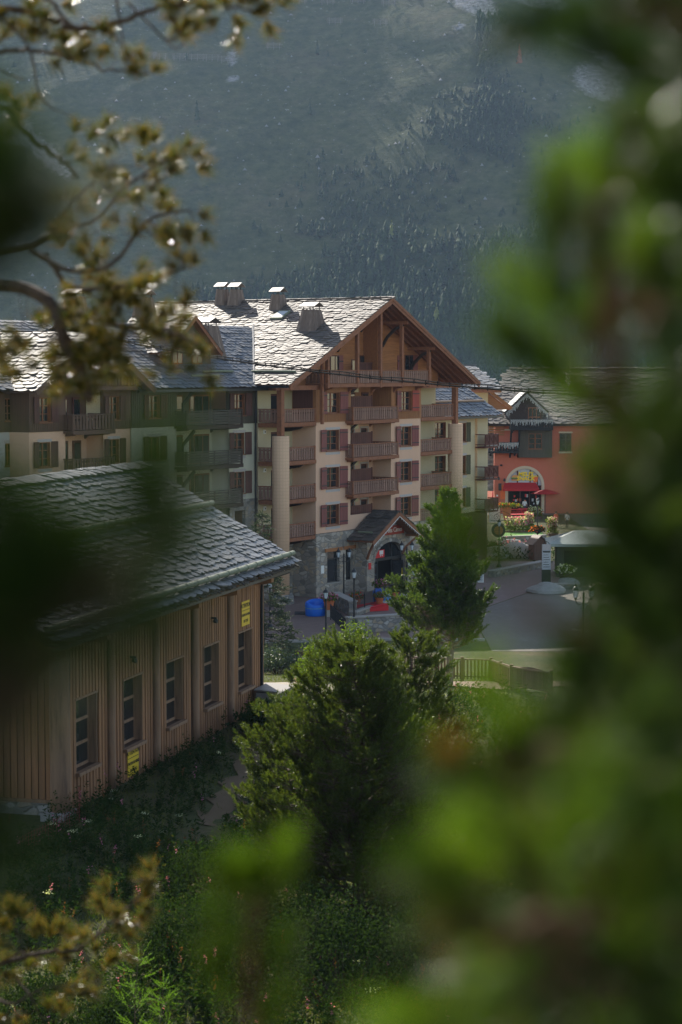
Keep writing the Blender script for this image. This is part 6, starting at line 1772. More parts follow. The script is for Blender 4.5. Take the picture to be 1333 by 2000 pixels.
# urn, boulders, shelter, totem, kiosk
t = empty('terracotta_urn', atz(990, 1024), 0, 'tall terracotta urn with trailing flowers in front of the red tables', 'urn')
m = MB(); m.lathe([(.3, 0), (.2, .2), (.28, .5), (.45, 1.2), (.55, 1.9), (.5, 2.0)], 14); m.build('urn', M['terracotta'], t)
P, D = flowers(None, 500, .8, 8, 1.9); v_, f = needles(P * np.array([2.2, 1, .6]) + np.array([0, 0, .75]), D, .25, .12, True); link('leaves', np_mesh('leaves', v_, f, M['shrub']), t)
P, D = flowers(None, 160, .8, 9, 1.9); v_, f = needles(P * np.array([2.2, 1, .6]) + np.array([0, 0, .8]), D, .2, .16, True); link('blossoms', np_mesh('blossoms', v_, f, M['fl_red']), t)
def boulder(u, v, s, label, seed=1, flat_=.75):
    import bmesh
    bm = bmesh.new(); bmesh.ops.create_icosphere(bm, subdivisions=3, radius=1); rg = np.random.default_rng(seed); a = rg.normal(size=(4, 3)); ph = rg.random(4) * 6
    for q in bm.verts:
        k = 1 + sum(.11 * math.sin(float(np.dot(a[i], q.co)) * 2.2 + ph[i]) for i in range(4)); q.co = Vector((q.co.x * s * 1.25, q.co.y * s, q.co.z * s * flat_)) * k
    me = bpy.data.meshes.new('boulder'); bm.to_mesh(me); bm.free(); me.materials.append(M['rock'])
    tag(link('boulder', me, None, atz(u, v) + Vector((0, 0, s * flat_ * .45))), label, 'boulder', 'granite boulders on the square')
boulder(1018, 1088, 1.25, 'large pale boulder left of the wooden shelter', 1); boulder(1001, 1078, .7, 'upright pale boulder behind the large one', 2, 1.1); boulder(988, 1070, .7, 'pale boulder in sunlight below the lawn wall', 3); boulder(1068, 1158, 1.05, 'big boulder at the foot of the white information column', 4, .6)
boulder(966, 1090, .9, 'dark boulder beside the round shop sign', 6); boulder(1108, 1145, .6, 'small stone beside the planter steps', 7)
m = MB(); p = atz(1002, 1092); t = empty('rocky_bank', p, 0, 'planted bank with pink and yellow flowers around the boulders', 'flower bank')
rg = np.random.default_rng(77); n = 2200; P = np.stack([rg.normal(size=n) * 2.2, rg.normal(size=n) * 2.5 + 4, rg.random(n) * .9], -1); v_, f = needles(P, unit(rg.normal(size=(n, 3)) + [0, 0, .7]), .35, .13, True); link('leaves', np_mesh('leaves', v_, f, M['shrub_dark']), t)
n = 90; P = np.stack([rg.normal(size=n) * 1.5 + .6, rg.normal(size=n) * 2 + 4, rg.random(n) * .5 + .8], -1); v_, f = needles(P, unit(rg.normal(size=(n, 3)) + [0, -.5, .7]), .2, .18, True); link('blossoms', np_mesh('blossoms', v_, f, M['fl_pink']), t)
t = empty('wooden_shelter', atz(1050, 1093), R(20), 'small dark wooden box shelter with a pale pitched roof', 'shelter')
m = MB(); m.box(-.6, .6, -.6, .6, 0, 1.55); m.add([(-.6, -.6, 1.55), (.6, -.6, 1.55), (0, -.6, 2.1), (-.6, .6, 1.55), (.6, .6, 1.55), (0, .6, 2.1)], [(0, 1, 2), (5, 4, 3)]); m.build('walls', M['wood_brownclad'], t)
m = MB()
for s in (-1, 1):
    a = Vector((s * .85, 0, 1.36)); b = Vector((0, 0, 2.16)); n_ = Vector((s * .6, 0, .75)).normalized() * .06; m.add([a + Vector((0, -.8, 0)), a + Vector((0, .8, 0)), b + Vector((0, .8, 0)), b + Vector((0, -.8, 0))] + [q + n_ for q in (a + Vector((0, -.8, 0)), a + Vector((0, .8, 0)), b + Vector((0, .8, 0)), b + Vector((0, -.8, 0)))], [(0,1,2,3), (7,6,5,4), (0,4,5,1), (1,5,6,2), (2,6,7,3), (3,7,4,0)])
m.build('roof', M['chimney_wood'], t)
t = empty('information_column', atz(1067, 1142), R(5), 'tall white and dark green information column on the square', 'sign')
m = MB(); m.box(-.34, .34, -.14, .14, 0, 1.2); m.build('base', M['kiosk_wall'], t); m = MB(); m.box(-.34, .34, -.12, .12, 1.201, 2.75); m.build('panel', M['panel_white'], t)
m = MB(); m.box(-.34, .34, -.12, .12, 2.751, 3.2); m.build('header', M['trim'], t); m = MB(); m.tube([(-.25, 0, 3.2), (-.15, 0, 3.36), (0, 0, 3.42), (.15, 0, 3.36), (.25, 0, 3.2)], .025, 6); m.build('crest', M['iron'], t)
m = MB()
for i in range(7): m.box(-.26, .26 - .06 * (i % 3), -.135, -.121, 1.4 + i * .19, 1.44 + i * .19)
m.box(-.3, .3, -.135, -.121, 2.6, 2.7); m.build('lines', M['iron'], t)
t = empty('kiosk', atz(1150, 1128), R(-4), 'dark boarded kiosk with a pale green hipped roof on the square', 'kiosk')
m = MB(); m.box(-2.6, 2.3, 0, 4, 0, 2.75); m.build('walls', M['kiosk_wall'], t)
m = MB(); z0, z1 = 2.8, 3.7; o4 = [(-3.4, -.9), (3.0, -.9), (3.0, 4.9), (-3.4, 4.9)]; m.add([(x, y, z0) for x, y in o4] + [(x, y, z0 - .22) for x, y in o4] + [(-1.0, 2, z1), (.6, 2, z1)], [(0, 1, 9, 8), (1, 2, 9), (2, 3, 8, 9), (3, 0, 8), (4, 5, 1, 0), (5, 6, 2, 1), (6, 7, 3, 2), (7, 4, 0, 3), (7, 6, 5, 4)]); m.build('roof', M['kiosk_roof'], t)
m = MB(); m.box(-2.0, 1.0, -.05, -.001, 1.0, 2.2); m.build('hatch', M['dark_interior'], t); m = MB(); m.lathe([(.28, 0), (.28, .05), (.2, .06)], 14); m.build('emblem_disc', M['wood_orange'], t, (1.4, -.02, 1.7), (R(90), 0, 0))
stone_wall(A2(1078, 1150), A2(1128, 1150), .35, .5, 'low stone step below the kiosk planter'); pot(atz(1108, 1147) + Vector((0, 1, .1)), 'barrel planter of white flowers in front of the kiosk', 2.0, 'fl_white', 41, body='wood_dark')
p = F3.W(s3 + .05, -.3, 0)
t = empty('round_shop_sign', (p.x, p.y, 0), 0, 'round black and gold shop sign on a scrolled iron bracket beside the cream wing', 'sign')
zz = 17 - (1036 - 720) / FPX * p.y; m = MB(); m.lathe([(.62, 0), (.62, .07)], 22); o = m.build('disc', M['iron'], t, (.7, 0, zz), (R(90), 0, 0)); m = MB(); m.lathe([(.4, .071), (.4, .085)], 18); m.lathe([(.2, .086), (.2, .1)], 12); m.build('emblem', M['wood_orange'], o)
m = MB(); m.beam((0, 0, zz + .85), (2.2, 0, zz + .85), .04, .04)
for cx_ in (.5, 1.7): m.tube([(cx_ + .28 * (1 - k / 22) * math.cos(k * .5), 0, zz + 1.15 + .28 * (1 - k / 22) * math.sin(k * .5)) for k in range(18)], .02, 5)
m.tube([(.5, 0, zz + 1.43), (1.1, 0, zz + 1.7), (1.7, 0, zz + 1.43)], .02, 5); m.beam((.3, 0, zz + .85), (.5, 0, zz + .55), .02, .02); m.build('bracket', M['iron'], t)
t = empty('canvas_screen', atz(966, 1022), 0, 'pale canvas screen beside the snack terrace', 'screen'); m = MB(); m.box(-.62, .62, -.03, .03, .1, 1.9); m.build('canvas', M['canvas_white'], t); m = MB(); m.box(-.66, -.62, -.04, .04, 0, 2.0); m.box(.62, .66, -.04, .04, 0, 2.0); m.build('frame', M['wood_orange'], t)
t = empty('poster_board', atz(935, 1140), R(-10), 'white framed poster board standing by the pine', 'sign'); m = MB(); m.box(-.42, .42, -.04, .04, .1, 1.05); m.build('frame', M['white_paint'], t); m = MB(); m.box(-.34, .34, -.05, -.041, .18, .97); m.build('poster', M['panel_white'], t); m = MB(); m.prism(disc((0, .55), .14, .3, 0, 0, 12), -.06, -.051, 'y'); m.build('picture', M['wood_orange'], t)
t = empty('wooden_ramp', atz(1170, 1230), R(30), 'pale sloping wooden ramp with a blue base, blurred behind the right-hand branches', 'ramp'); m = MB(); m.prism([(-1.4, 0), (.2, 3.0), (.6, 3.0), (-.9, 0)], -.6, .6, 'y'); m.build('ramp', M['chimney_wood'], t); m = MB(); m.box(-1.6, 1.8, -.8, .8, -.05, .08); m.build('base', M['cap'], t)  # sloping wooden ramp, no stall stands here
stone_wall(A2(960, 1128), A2(1062, 1108), .5, .6, 'dark stone edging that curves in front of the boulders')
# cable over the street
m = MB(); pa, pb = atD(120, 640, 110), atD(1180, 775, 62); N = 60; V1, V2 = [], []
for i in range(N + 1):
    f = i / N; p = pa.lerp(pb, f); p.z -= 1.4 * 4 * f * (1 - f) * .35; V1.append(p.copy()); V2.append(p + Vector((.02, 0, .09 + .03 * math.sin(i))))
t = empty('overhead_cable', pa, 0, 'dark twin overhead cable slung across in front of the gable', 'cable')
m.tube([p - pa for p in V1], .035, 6); m.tube([p - pa for p in V2], .022, 6); m.build('strand', M['cable'], t)
m = MB()
for i in range(0, N, 1): m.box(V1[i].x - pa.x - .015, V1[i].x - pa.x + .015, V1[i].y - pa.y - .02, V1[i].y - pa.y + .02, V1[i].z - pa.z - .07, V1[i].z - pa.z + .12)
m.build('clips', M['cable'], t)
# ------------------------------------------------------------------ trees and plants
def limb_tree(base, H, profile, label, mat, cat='tree', seed=1, nlimb=60, per=14, slen=.28, nn=46, nlen=.085, nw=.011, trunk_r=.16, up=.55, droop=0.0, t0=.08, lean=(0, 0), name='pine_tree', bark='bark', group=None, asym=None, spread=.9, tw=1.0, fill=1.0):
    """trunk, limbs that reach out to profile(t) metres and bottle-brush shoots spread over them"""
    rg = np.random.default_rng(seed); t = empty(name, base, 0, label, cat, group)
    tr = lambda q: np.array([lean[0] * q * q + .06 * math.sin(q * 7 + seed), lean[1] * q + .05 * math.cos(q * 5 + seed), q * H])
    mb = MB(); mb.tube([tr(q) - (0, 0, .4 if q == 0 else 0) for q in np.linspace(0, .97, 14)], [trunk_r * (1 - .9 * q) for q in np.linspace(0, .97, 14)], 9)
    P, D = [], []
    for i in range(nlimb):
        q = t0 + (1 - t0) * ((i + rg.random()) / nlimb); az = i * 2.399 + rg.normal() * .25
        reach = profile(q) * rg.uniform(.72, 1.15)
        if asym is not None: reach *= asym(az)
        if reach < .05: reach = .05
        o = tr(min(q, .97)); dh = np.array([math.cos(az), math.sin(az), 0])
        pts = []; n = 6
        for k in range(n + 1):
            f = k / n; pts.append(o + dh * reach * f + np.array([0, 0, reach * (up * f * f * .8 - droop * f + .1 * up * f)]) + rg.normal(size=3) * .04 * reach * f)
        mb.tube(pts, [max(.006, trunk_r * .28 * (1 - q * .6) * (1 - .85 * k / n) * tw) for k in range(n + 1)], 5, cap=False)
        cnt = int(max(4, per * reach / max(.4, profile(.35)) * fill))
        for c_ in range(cnt):
            f = rg.uniform(.18, 1.0) ** .62; kf = f * n; k = min(int(kf), n - 1); p = pts[k] * (1 - kf + k) + pts[k + 1] * (kf - k)
            side = np.cross(dh, [0, 0, 1.0]) * rg.choice([-1, 1]); s = reach * .34 * (1 - f * .55) * rg.random()
            pe = p + side * s + dh * s * .7 + np.array([0, 0, s * (.35 * up - droop * .6)])
            if s > .12: mb.tube([p, (p + pe) / 2 + rg.normal(size=3) * .02, pe], [.012 * tw, .008 * tw, .005 * tw], 3, cap=False)
            d = dh * .7 + side * .5 * rg.random() + np.array([0, 0, up * 1.3 - droop * .5]) + rg.normal(size=3) * .28
            P.append(pe); D.append(d)
            if rg.random() < .5: P.append(pe - dh * slen * .4 + rg.normal(size=3) * .06); D.append(d + rg.normal(size=3) * .4)
    P.append(tr(.97)); D.append(np.array([0, 0, 1.0]))
    P = np.array(P); D = unit(np.array(D)); sl = slen * rg.uniform(.6, 1.2, len(P))
    mb.build('trunk', M[bark], t)
    v, f = shoots(P, D, sl, nn, nlen, nw, spread)
    link('crown', np_mesh('crown', v, f, M[mat]), t)
    return t
def gp(u, D, dz=0.0):
    x = (u - 666.5) / FPX * D; return Vector((x, D, ground_z(x, D) + dz))
mid = lambda q: 2.9 * (1 - q) ** .72 * min(1, .55 + 2.2 * q) + .25
limb_tree(gp(705, 50), 7.3, mid, 'big loose mountain pine with several tops in the middle foreground', 'pine_mid', seed=3, nlimb=190, per=50, slen=.25, nn=62, nlen=.095, nw=.0125, trunk_r=.17, up=.85, t0=.05, asym=lambda a: 1.15 if math.cos(a) < -.2 else .85, group=None)
limb_tree(gp(800, 54, -.2), 6.9, lambda q: 1.9 * (1 - q) ** .5 * (.5 + .5 * min(1, q * 3)) + .15, 'second mountain pine just right of the big one, partly behind the blurred shoots', 'pine_mid', seed=8, nlimb=90, per=36, slen=.26, nn=62, nlen=.095, nw=.0135, trunk_r=.13, up=.8)
limb_tree(gp(620, 52, -.1), 5.6, lambda q: 1.1 * (1 - q) ** .6 + .15, 'slender leaning pine stem at the left edge of the big mountain pine', 'pine_mid', seed=9, nlimb=34, per=14, slen=.26, nn=46, nlen=.09, nw=.022, trunk_r=.08, up=.7, lean=(-.5, 0), t0=.3)
limb_tree(gp(882, 94), 9.3, lambda q: 2.7 * (1 - q) ** 1.0 * min(1, .7 + q * 2) + .13, 'tall dense green pine with a bare grey trunk in front of the round column', 'pine', seed=5, nlimb=150, per=44, slen=.36, nn=34, nlen=.13, nw=.034, trunk_r=.2, up=.75, t0=.19, bark='bark_grey', asym=lambda a: (1.2 if math.cos(a) < 0 else .8) * (1 + .22 * math.sin(a * 5)))
limb_tree(gp(512, 112), 9.0, lambda q: 2.1 * (1 - q) ** .9 + .08, 'blue-grey spruce behind the corner of the timber hall', 'spruce', seed=6, nlimb=110, per=20, slen=.36, nn=46, nlen=.07, nw=.03, trunk_r=.14, up=.05, droop=.12, t0=.03, name='spruce_tree', bark='bark_grey', spread=.8)
# young spruces and larches
def sapling(p, H, w, label, seed, mat='larch', nn=44, group=None):
    return limb_tree(p, H, lambda q: w * (1 - q) ** .8 + .03, label, mat, seed=seed, nlimb=34, per=5, slen=.16 * H / 2, nn=nn, nlen=.035, nw=.008, trunk_r=.025, up=.35, t0=.05, name='young_conifer', cat='sapling', tw=.5, spread=.9, group=group)
def at_top(u, v, D, H):                         # a plant whose tip shows at (u, v)
    p = atD(u, v, D); g = ground_z(p.x, p.y); return Vector((p.x, p.y, g)), p.z - g
p, h = at_top(270, 1858, 34, 2); sapling(p, h, .55, 'bright yellow-green young conifer at the bottom of the slope', 31)
p, h = at_top(313, 1918, 34, 2); sapling(p, h, .5, 'smaller young conifer just right of the bright one', 32)
p, h = at_top(955, 1352, 80, 2); sapling(p, h, .7, 'slim young conifer in the flowery grass by the footpath', 33, 'herb')
# leafy shrubs
def shrub(p, w, h, label, seed, mat='shrub', n=3000, lf=.09, name='shrub', d=None, cat='shrub', group=None, stems=14):
    rg = np.random.default_rng(seed); t = empty(name, p, 0, label, cat, group); d = d or w
    c = rg.normal(size=(stems * 3, 3)) * [w * .42, d * .42, .2]; c[:, 2] = np.abs(rg.normal(size=len(c))) * .0 + h * rg.uniform(.35, .95, len(c)) * np.clip(1.1 - .5 * (np.abs(c[:, 0]) / w), .2, 1)
    k = rg.integers(0, len(c), n); r_ = rg.normal(size=(n, 3)) * [.2 * w, .2 * d, .17 * h]; P = c[k] + r_ * .75; P[:, 2] = np.clip(P[:, 2], .02, None)
    v, f = needles(P, unit(rg.normal(size=(n, 3)) + [0, 0, .7]), lf * rg.uniform(.6, 1.3, n), lf * .55, True); link('leaves', np_mesh('leaves', v, f, M[mat]), t)
    mb = MB()
    for i in range(stems): q = c[i]; mb.tube([(q[0] * .15, q[1] * .15, -.1), (q[0] * .6, q[1] * .6, q[2] * .5), tuple(q)], [.025, .015, .006], 4, cap=False)
    mb.build('stems', M['twig'], t); return t
shrub(gp(640, 96, 0), 1.5, 2.1, 'bright yellow-green leafy bush beside the picket fence', 41, 'shrub', 5200, .13)
shrub(gp(690, 97, 0), 1.3, 2.6, 'taller yellow-green bush behind the first one', 42, 'shrub', 4600, .13)
shrub(gp(605, 99, 0), .9, .9, 'low bright bush at the end of the picket fence', 43, 'shrub', 1800, .12)
shrub(gp(540, 106, 0), 1.5, 1.3, 'low grey-green bush at the foot of the spruce', 44, 'spruce', 2600, .13)
shrub(gp(562, 78, 0), .8, .9, 'broad-leaved plants lit by the sun beside the steel cabinet', 45, 'larch', 500, .26)
shrub(gp(535, 75, 0), 1.6, 1.0, 'broad-leaved dark plants below the steel cabinet', 46, 'herb', 1400, .24)
shrub(gp(590, 73, 0), 1.3, .8, 'yellowish dry plants on the path side below the track', 47, 'shrub', 1500, .12)
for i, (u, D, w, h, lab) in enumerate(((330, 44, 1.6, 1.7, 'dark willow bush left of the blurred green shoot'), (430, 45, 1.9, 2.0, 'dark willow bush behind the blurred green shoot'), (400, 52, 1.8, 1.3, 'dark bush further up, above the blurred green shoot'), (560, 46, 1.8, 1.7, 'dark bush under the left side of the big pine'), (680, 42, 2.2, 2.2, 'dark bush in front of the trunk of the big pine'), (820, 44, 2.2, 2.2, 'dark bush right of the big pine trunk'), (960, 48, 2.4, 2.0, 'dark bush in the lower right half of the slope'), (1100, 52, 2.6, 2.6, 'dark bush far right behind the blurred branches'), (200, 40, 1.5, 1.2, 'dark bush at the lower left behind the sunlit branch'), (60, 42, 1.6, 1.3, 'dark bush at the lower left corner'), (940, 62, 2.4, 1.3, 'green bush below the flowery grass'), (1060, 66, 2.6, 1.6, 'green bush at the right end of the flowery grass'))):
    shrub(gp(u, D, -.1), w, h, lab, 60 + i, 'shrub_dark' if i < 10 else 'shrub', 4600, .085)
# herbs and grasses on the slope (ground cover)
gz = np.vectorize(ground_z)
def scatter(n, y0, y1, u0, u1, seed, avoid=True):
    rg = np.random.default_rng(seed); y = rg.uniform(y0, y1, n); u = rg.uniform(u0, u1, n); x = (u - 666.5) / FPX * y
    if avoid:
        lx = (x - FH.O.x) * FH.x.x + (y - FH.O.y) * FH.x.y; ly = (x - FH.O.x) * FH.y.x + (y - FH.O.y) * FH.y.y
        k = ~((lx > -24) & (lx < .2) & (ly > -.25) & (ly < 12)); x, y = x[k], y[k]
    return x, y, gz(x, y), rg
def worn(x, y):          # the trodden path that climbs past the hall
    c = np.interp(y, [62, 65, 70, 78], [-4.1, -3.75, -3.0, -2.4]) - .2
    return np.exp(-((x - c - .2) / .8) ** 2) * (y > 58) * (y < 82)
def add_stuff(name, V, F, mats, label, cat, mi=None): tag(link(name, np_mesh(name, V, F, mats, mi)), label, cat, kind='stuff')
# low grass blades
x, y, z, rg = scatter(150000, 38, 108, -40, 1370, 1)
k = (rg.random(len(x)) < (1 - .93 * worn(x, y))) & ~((y > 84) & (y < 96.6)); x, y, z = x[k], y[k], z[k]; n = len(x)
L = rg.uniform(.08, .3, n) * np.where(y > 84, .55, 1); D = unit(rg.normal(size=(n, 3)) * [.5, .5, .2] + [0, 0, 1])
v, f = needles(np.stack([x, y, z - .02], -1), D, L, np.where(y > 84, .03, .022)); add_stuff('grass', v, f, M['grass'], 'short dry and green grass over the slope and the lawn', 'grass')
# leafy herbs: stems with whorls of narrow leaves
x, y, z, rg = scatter(9500, 40, 84, -40, 1370, 2)
lush = .55 + .45 * np.sin(x * .9 + 1) * np.cos(y * .35); k = (rg.random(len(x)) < np.clip(.35 + lush, .2, 1) * (1 - worn(x, y) * 1.1)); x, y, z = x[k], y[k], z[k]; n = len(x); Hh = rg.uniform(.3, .95, n) * (.65 + .5 * (np.sin(x * 1.7) * np.sin(y * .8) > 0))
nl = 22; tq = rg.random((n, nl)); lean_ = rg.normal(size=(n, 3)) * [.14, .14, 0] + [0, 0, 1]
P = np.stack([x, y, z], -1)[:, None, :] + lean_[:, None, :] * (tq * Hh[:, None])[..., None]
D = unit(rg.normal(size=(n, nl, 3)) * [1, 1, .25] + [0, 0, .55]); v, f = needles(P.reshape(-1, 3), D.reshape(-1, 3), (.2 * (1.1 - .6 * tq)).ravel(), .045, True)
add_stuff('tall_herbs', v, f, M['herb'], 'waist-high leafy herbs covering the shaded slope in front of the hall', 'herbs')
# flower heads: pink willowherb spikes, white umbels, rusty dock
sel = rg.random(n); top = np.stack([x, y, z], -1) + lean_ * Hh[:, None]
def heads(mask, npt, hgt, rad, ls, mat, name, lab):
    T = top[mask]; m_ = len(T); q = rg.random((m_, npt)); P = T[:, None, :] + lean_[mask][:, None, :] * (q * hgt)[..., None] + rg.normal(size=(m_, npt, 3)) * [rad, rad, .012]
    v, f = needles(P.reshape(-1, 3), unit(rg.normal(size=(m_ * npt, 3)) + [0, 0, .3]), ls, ls * .7, True); add_stuff(name, v, f, M[mat], lab, 'flowers')
heads(sel < .03, 12, .26, .02, .05, 'fl_pink', 'willowherb_flowers', 'small pink-purple flower spikes among the tall herbs')
heads((sel > .05) & (sel < .058), 22, .02, .07, .045, 'fl_white', 'umbel_flowers', 'flat white flower heads among the tall herbs')
heads((sel > .066) & (sel < .10), 18, .34, .018, .05, 'fl_rust', 'dock_seed_heads', 'rusty brown seed spikes among the tall herbs')
# red netting at the left corner of the hall
t = empty('orange_netting', FH.W(-22.6, -.9, -.4), HA, 'rust-red plastic mesh netting fence at the left corner of the hall', 'netting'); m = MB()
for i in range(22): m.beam((-3.4 + i * .2, 0, 0), (-3.3 + i * .2, .05, 1.0), .012, .012, up=(0, 1, 0))
for k in range(9): m.tube([(-3.4 + q * .55, .03 * math.sin(q * 2 + k), .05 + k * .115 + .05 * math.sin(q * 1.3)) for q in range(9)], .007, 4, cap=False)
m.build('mesh', M['netting'], t); m = MB(); m.tube([(.95, 0, -.2), (.95, 0, 1.6)], .018, 6); m.build('stake', M['netting'], t)
# ------------------------------------------------------------------ the pines the camera looks through
def near_pine(base, H, r0, label, mat, name='pine_tree', lean=(0, 0)):
    t = empty(name, base, 0, label, 'tree'); mb = MB()
    mb.tube([(lean[0] * q, lean[1] * q, H * q - .3 * (q == 0)) for q in np.linspace(0, 1, 12)], [r0 * (1 - .75 * q) for q in np.linspace(0, 1, 12)], 12); mb.build('trunk', M['bark'], t); return t
def branch_set(tree, curves, tufts, mat, slen, nn, nlen, nw, seed, spread=.95, wood='twig', updir=(0, 0, .35), wr=1.0, attach=True):
    """curves: polylines [(u, v, D), ...] with radii; tufts: (u, v, D, direction or None). Twigs join each tuft to the nearest limb"""
    rg = np.random.default_rng(seed); o = np.array(tree.location); mb = MB(); pool = []
    for pts, r0, r1 in curves:
        Q = [np.array(atD(*p)) for p in pts]; S = []
        for a, b, c_, d in zip([Q[0]] + Q[:-2], Q[:-1], Q[1:], Q[2:] + [Q[-1]]):
            for s in np.linspace(0, 1, 6)[:-1]: S.append(.5 * ((2 * b) + (c_ - a) * s + (2 * a - 5 * b + 4 * c_ - d) * s * s + (-a + 3 * b - 3 * c_ + d) * s ** 3))
        S.append(Q[-1]); n = len(S); sc_ = np.linalg.norm(Q[0] - Q[-1]) * .006
        S = [s + rg.normal(size=3) * sc_ * .5 for s in S]
        mb.tube([s - o for s in S], [(r0 + (r1 - r0) * i / (n - 1)) * wr for i in range(n)], 6); pool += [(s, i / n) for i, s in enumerate(S)]
    PP = np.array([p for p, _ in pool]); P, D = [], []
    for tf in tufts:
        p = np.array(atD(*tf[:3])); k = int(np.argmin(np.linalg.norm(PP - p, axis=1))); b = PP[k]; L = np.linalg.norm(p - b)
        d = (p - b) / max(L, 1e-6) if L > slen * .6 else rg.normal(size=3) * .4 + np.array([0, 0, .4])
        if L > slen * .25:
            mid_ = (b + p) / 2 + rg.normal(size=3) * L * .1 - np.array([0, 0, .08 * L]); r_ = max(.0016, .0035 * slen / .07) * wr; mb.tube([b - o, mid_ - o, p - o], [r_ * 1.3, r_, r_ * .8], 5)
        if len(tf) > 3 and tf[3] is not None: d = np.array(tf[3], float)
        else: d = unit(d + np.array(updir) + rg.normal(size=3) * .3)
        P.append(p - o); D.append(d)
    if mb.v: mb.build('branch', M[wood], tree)
    if P:
        P = np.array(P); D = unit(np.array(D)); v, f = shoots(P, D, slen * rg.uniform(.6, 1.25, len(P)), nn, nlen, nw, spread); link('needles', np_mesh('needles', v, f, M[mat]), tree)
rg_ = np.random.default_rng(21)
def rnd_tufts(n, cu, cv, ru, rv, D, dD, edge=1.0):
    out = []
    while len(out) < n:
        a, b = rg_.uniform(-1, 1, 2)
        if a * a + b * b > 1: continue
        out.append((cu + a * ru, cv + b * rv, D + rg_.uniform(-dD, dD)))
    return out
# ---- pine at the upper left, about eight metres away
xl = -2.6; T1 = near_pine((xl, 8.6, ground_z(xl, 8.6)), 20.2 - ground_z(xl, 8.6), .16, 'mountain pine whose tufted orange-green branches hang into the upper left of the view', 'pine_tuft')
cur = [([(-560, 60, 8.6), (-200, 30, 8.3), (60, 25, 8.2), (150, 55, 8.0), (240, 40, 8.0), (330, 5, 7.9), (420, 10, 7.8), (520, 25, 7.8)], .03, .006),
       ([(-560, 150, 8.6), (-150, 110, 8.4), (0, 100, 8.3), (70, 98, 8.2), (150, 118, 8.1), (230, 138, 8.1), (290, 145, 8.0)], .022, .005),
       ([(-20, 15, 8.2), (40, 70, 8.2), (65, 120, 8.2), (80, 190, 8.1), (118, 217, 8.1)], .012, .004), ([(0, -20, 8.2), (90, -5, 8.1), (140, 50, 8.0), (215, 60, 8.0), (240, 95, 8.0)], .016, .004),
       ([(225, -20, 8.0), (235, 40, 8.0), (246, 110, 8.0)], .01, .004), ([(250, 5, 8.0), (290, 45, 7.9), (320, 75, 7.9), (345, 95, 7.8), (362, 80, 7.8)], .008, .004), ([(-20, 120, 8.2), (20, 145, 8.2), (50, 155, 8.1)], .008, .004),
       ([(-560, 330, 8.8), (-200, 200, 8.6), (0, 210, 8.5), (40, 245, 8.4), (90, 290, 8.4), (125, 318, 8.3), (150, 350, 8.3)], .026, .010), ([(-10, 290, 8.4), (20, 296, 8.4), (45, 280, 8.4)], .008, .004),
       ([(-560, 560, 8.8), (-160, 520, 8.6), (70, 480, 8.5), (110, 440, 8.5), (160, 380, 8.4), (200, 330, 8.4)], .03, .008), ([(60, 490, 8.5), (140, 530, 8.4), (220, 515, 8.3), (290, 430, 8.3), (370, 410, 8.2)], .02, .006), ([(90, 500, 8.5), (140, 560, 8.4), (230, 560, 8.3), (330, 535, 8.3), (375, 520, 8.2)], .02, .006),
       ([(120, 450, 8.5), (190, 430, 8.4), (240, 370, 8.3), (330, 310, 8.2)], .014, .006), ([(-560, 700, 8.8), (-60, 560, 8.6), (90, 590, 8.4), (125, 660, 8.3), (160, 730, 8.3), (175, 780, 8.2)], .05, .03),
       ([(95, 600, 8.4), (170, 620, 8.4), (260, 640, 8.3), (340, 650, 8.2), (400, 680, 8.2)], .026, .008), ([(120, 640, 8.4), (180, 700, 8.3), (250, 680, 8.3), (330, 720, 8.2)], .018, .006)]
tf = [(20, 62, 8.2), (42, 75, 8.2), (60, 25, 8.2), (80, 20, 8.1), (96, 62, 8.1), (70, 60, 8.2), (125, 95, 8.1), (110, 120, 8.1), (180, 78, 8.0), (205, 70, 8.0), (215, 92, 8.0), (160, 85, 8.0), (240, 122, 8.0), (270, 140, 8.0), (297, 143, 8.0), (285, 128, 8.0), (130, 122, 8.1), (100, 100, 8.2),
      (360, 55, 7.9), (376, 62, 7.9), (352, 70, 7.9), (335, 12, 7.9), (360, 15, 7.9), (390, 5, 7.9), (410, 20, 7.8), (440, 12, 7.8), (452, 30, 7.8), (470, 8, 7.8), (490, 28, 7.8), (515, 22, 7.8), (520, 38, 7.8), (545, 12, 7.8), (460, 62, 7.8), (430, 35, 7.8), (505, 5, 7.8), (10, 20, 8.2), (120, 10, 8.1), (5, 75, 8.2)]
tf += [(5, 195, 8.5), (22, 225, 8.5), (40, 235, 8.4), (10, 245, 8.5), (32, 215, 8.4)] + rnd_tufts(54, 235, 420, 150, 165, 8.35, .25) + [(145, 262, 8.3), (200, 258, 8.3), (240, 280, 8.3), (285, 290, 8.2), (350, 300, 8.2), (372, 305, 8.2), (330, 320, 8.2), (385, 420, 8.2), (380, 515, 8.2), (340, 470, 8.2), (130, 300, 8.3)]
tf += rnd_tufts(40, 220, 610, 160, 55, 8.3, .25) + rnd_tufts(34, 260, 690, 160, 50, 8.3, .2) + rnd_tufts(8, 170, 745, 70, 30, 8.3, .2) + [(398, 690, 8.2), (390, 750, 8.2), (180, 770, 8.2)] + rnd_tufts(14, 60, 690, 70, 40, 8.4, .2)
tf += [(a[0] + rg_.normal() * 16, a[1] + rg_.normal() * 16, a[2] + rg_.normal() * .08) for a in tf[:] if rg_.random() < .45]
branch_set(T1, cur, tf, 'pine_tuft', .05, 130, .07, .0026, 51, spread=1.05, wr=.65)
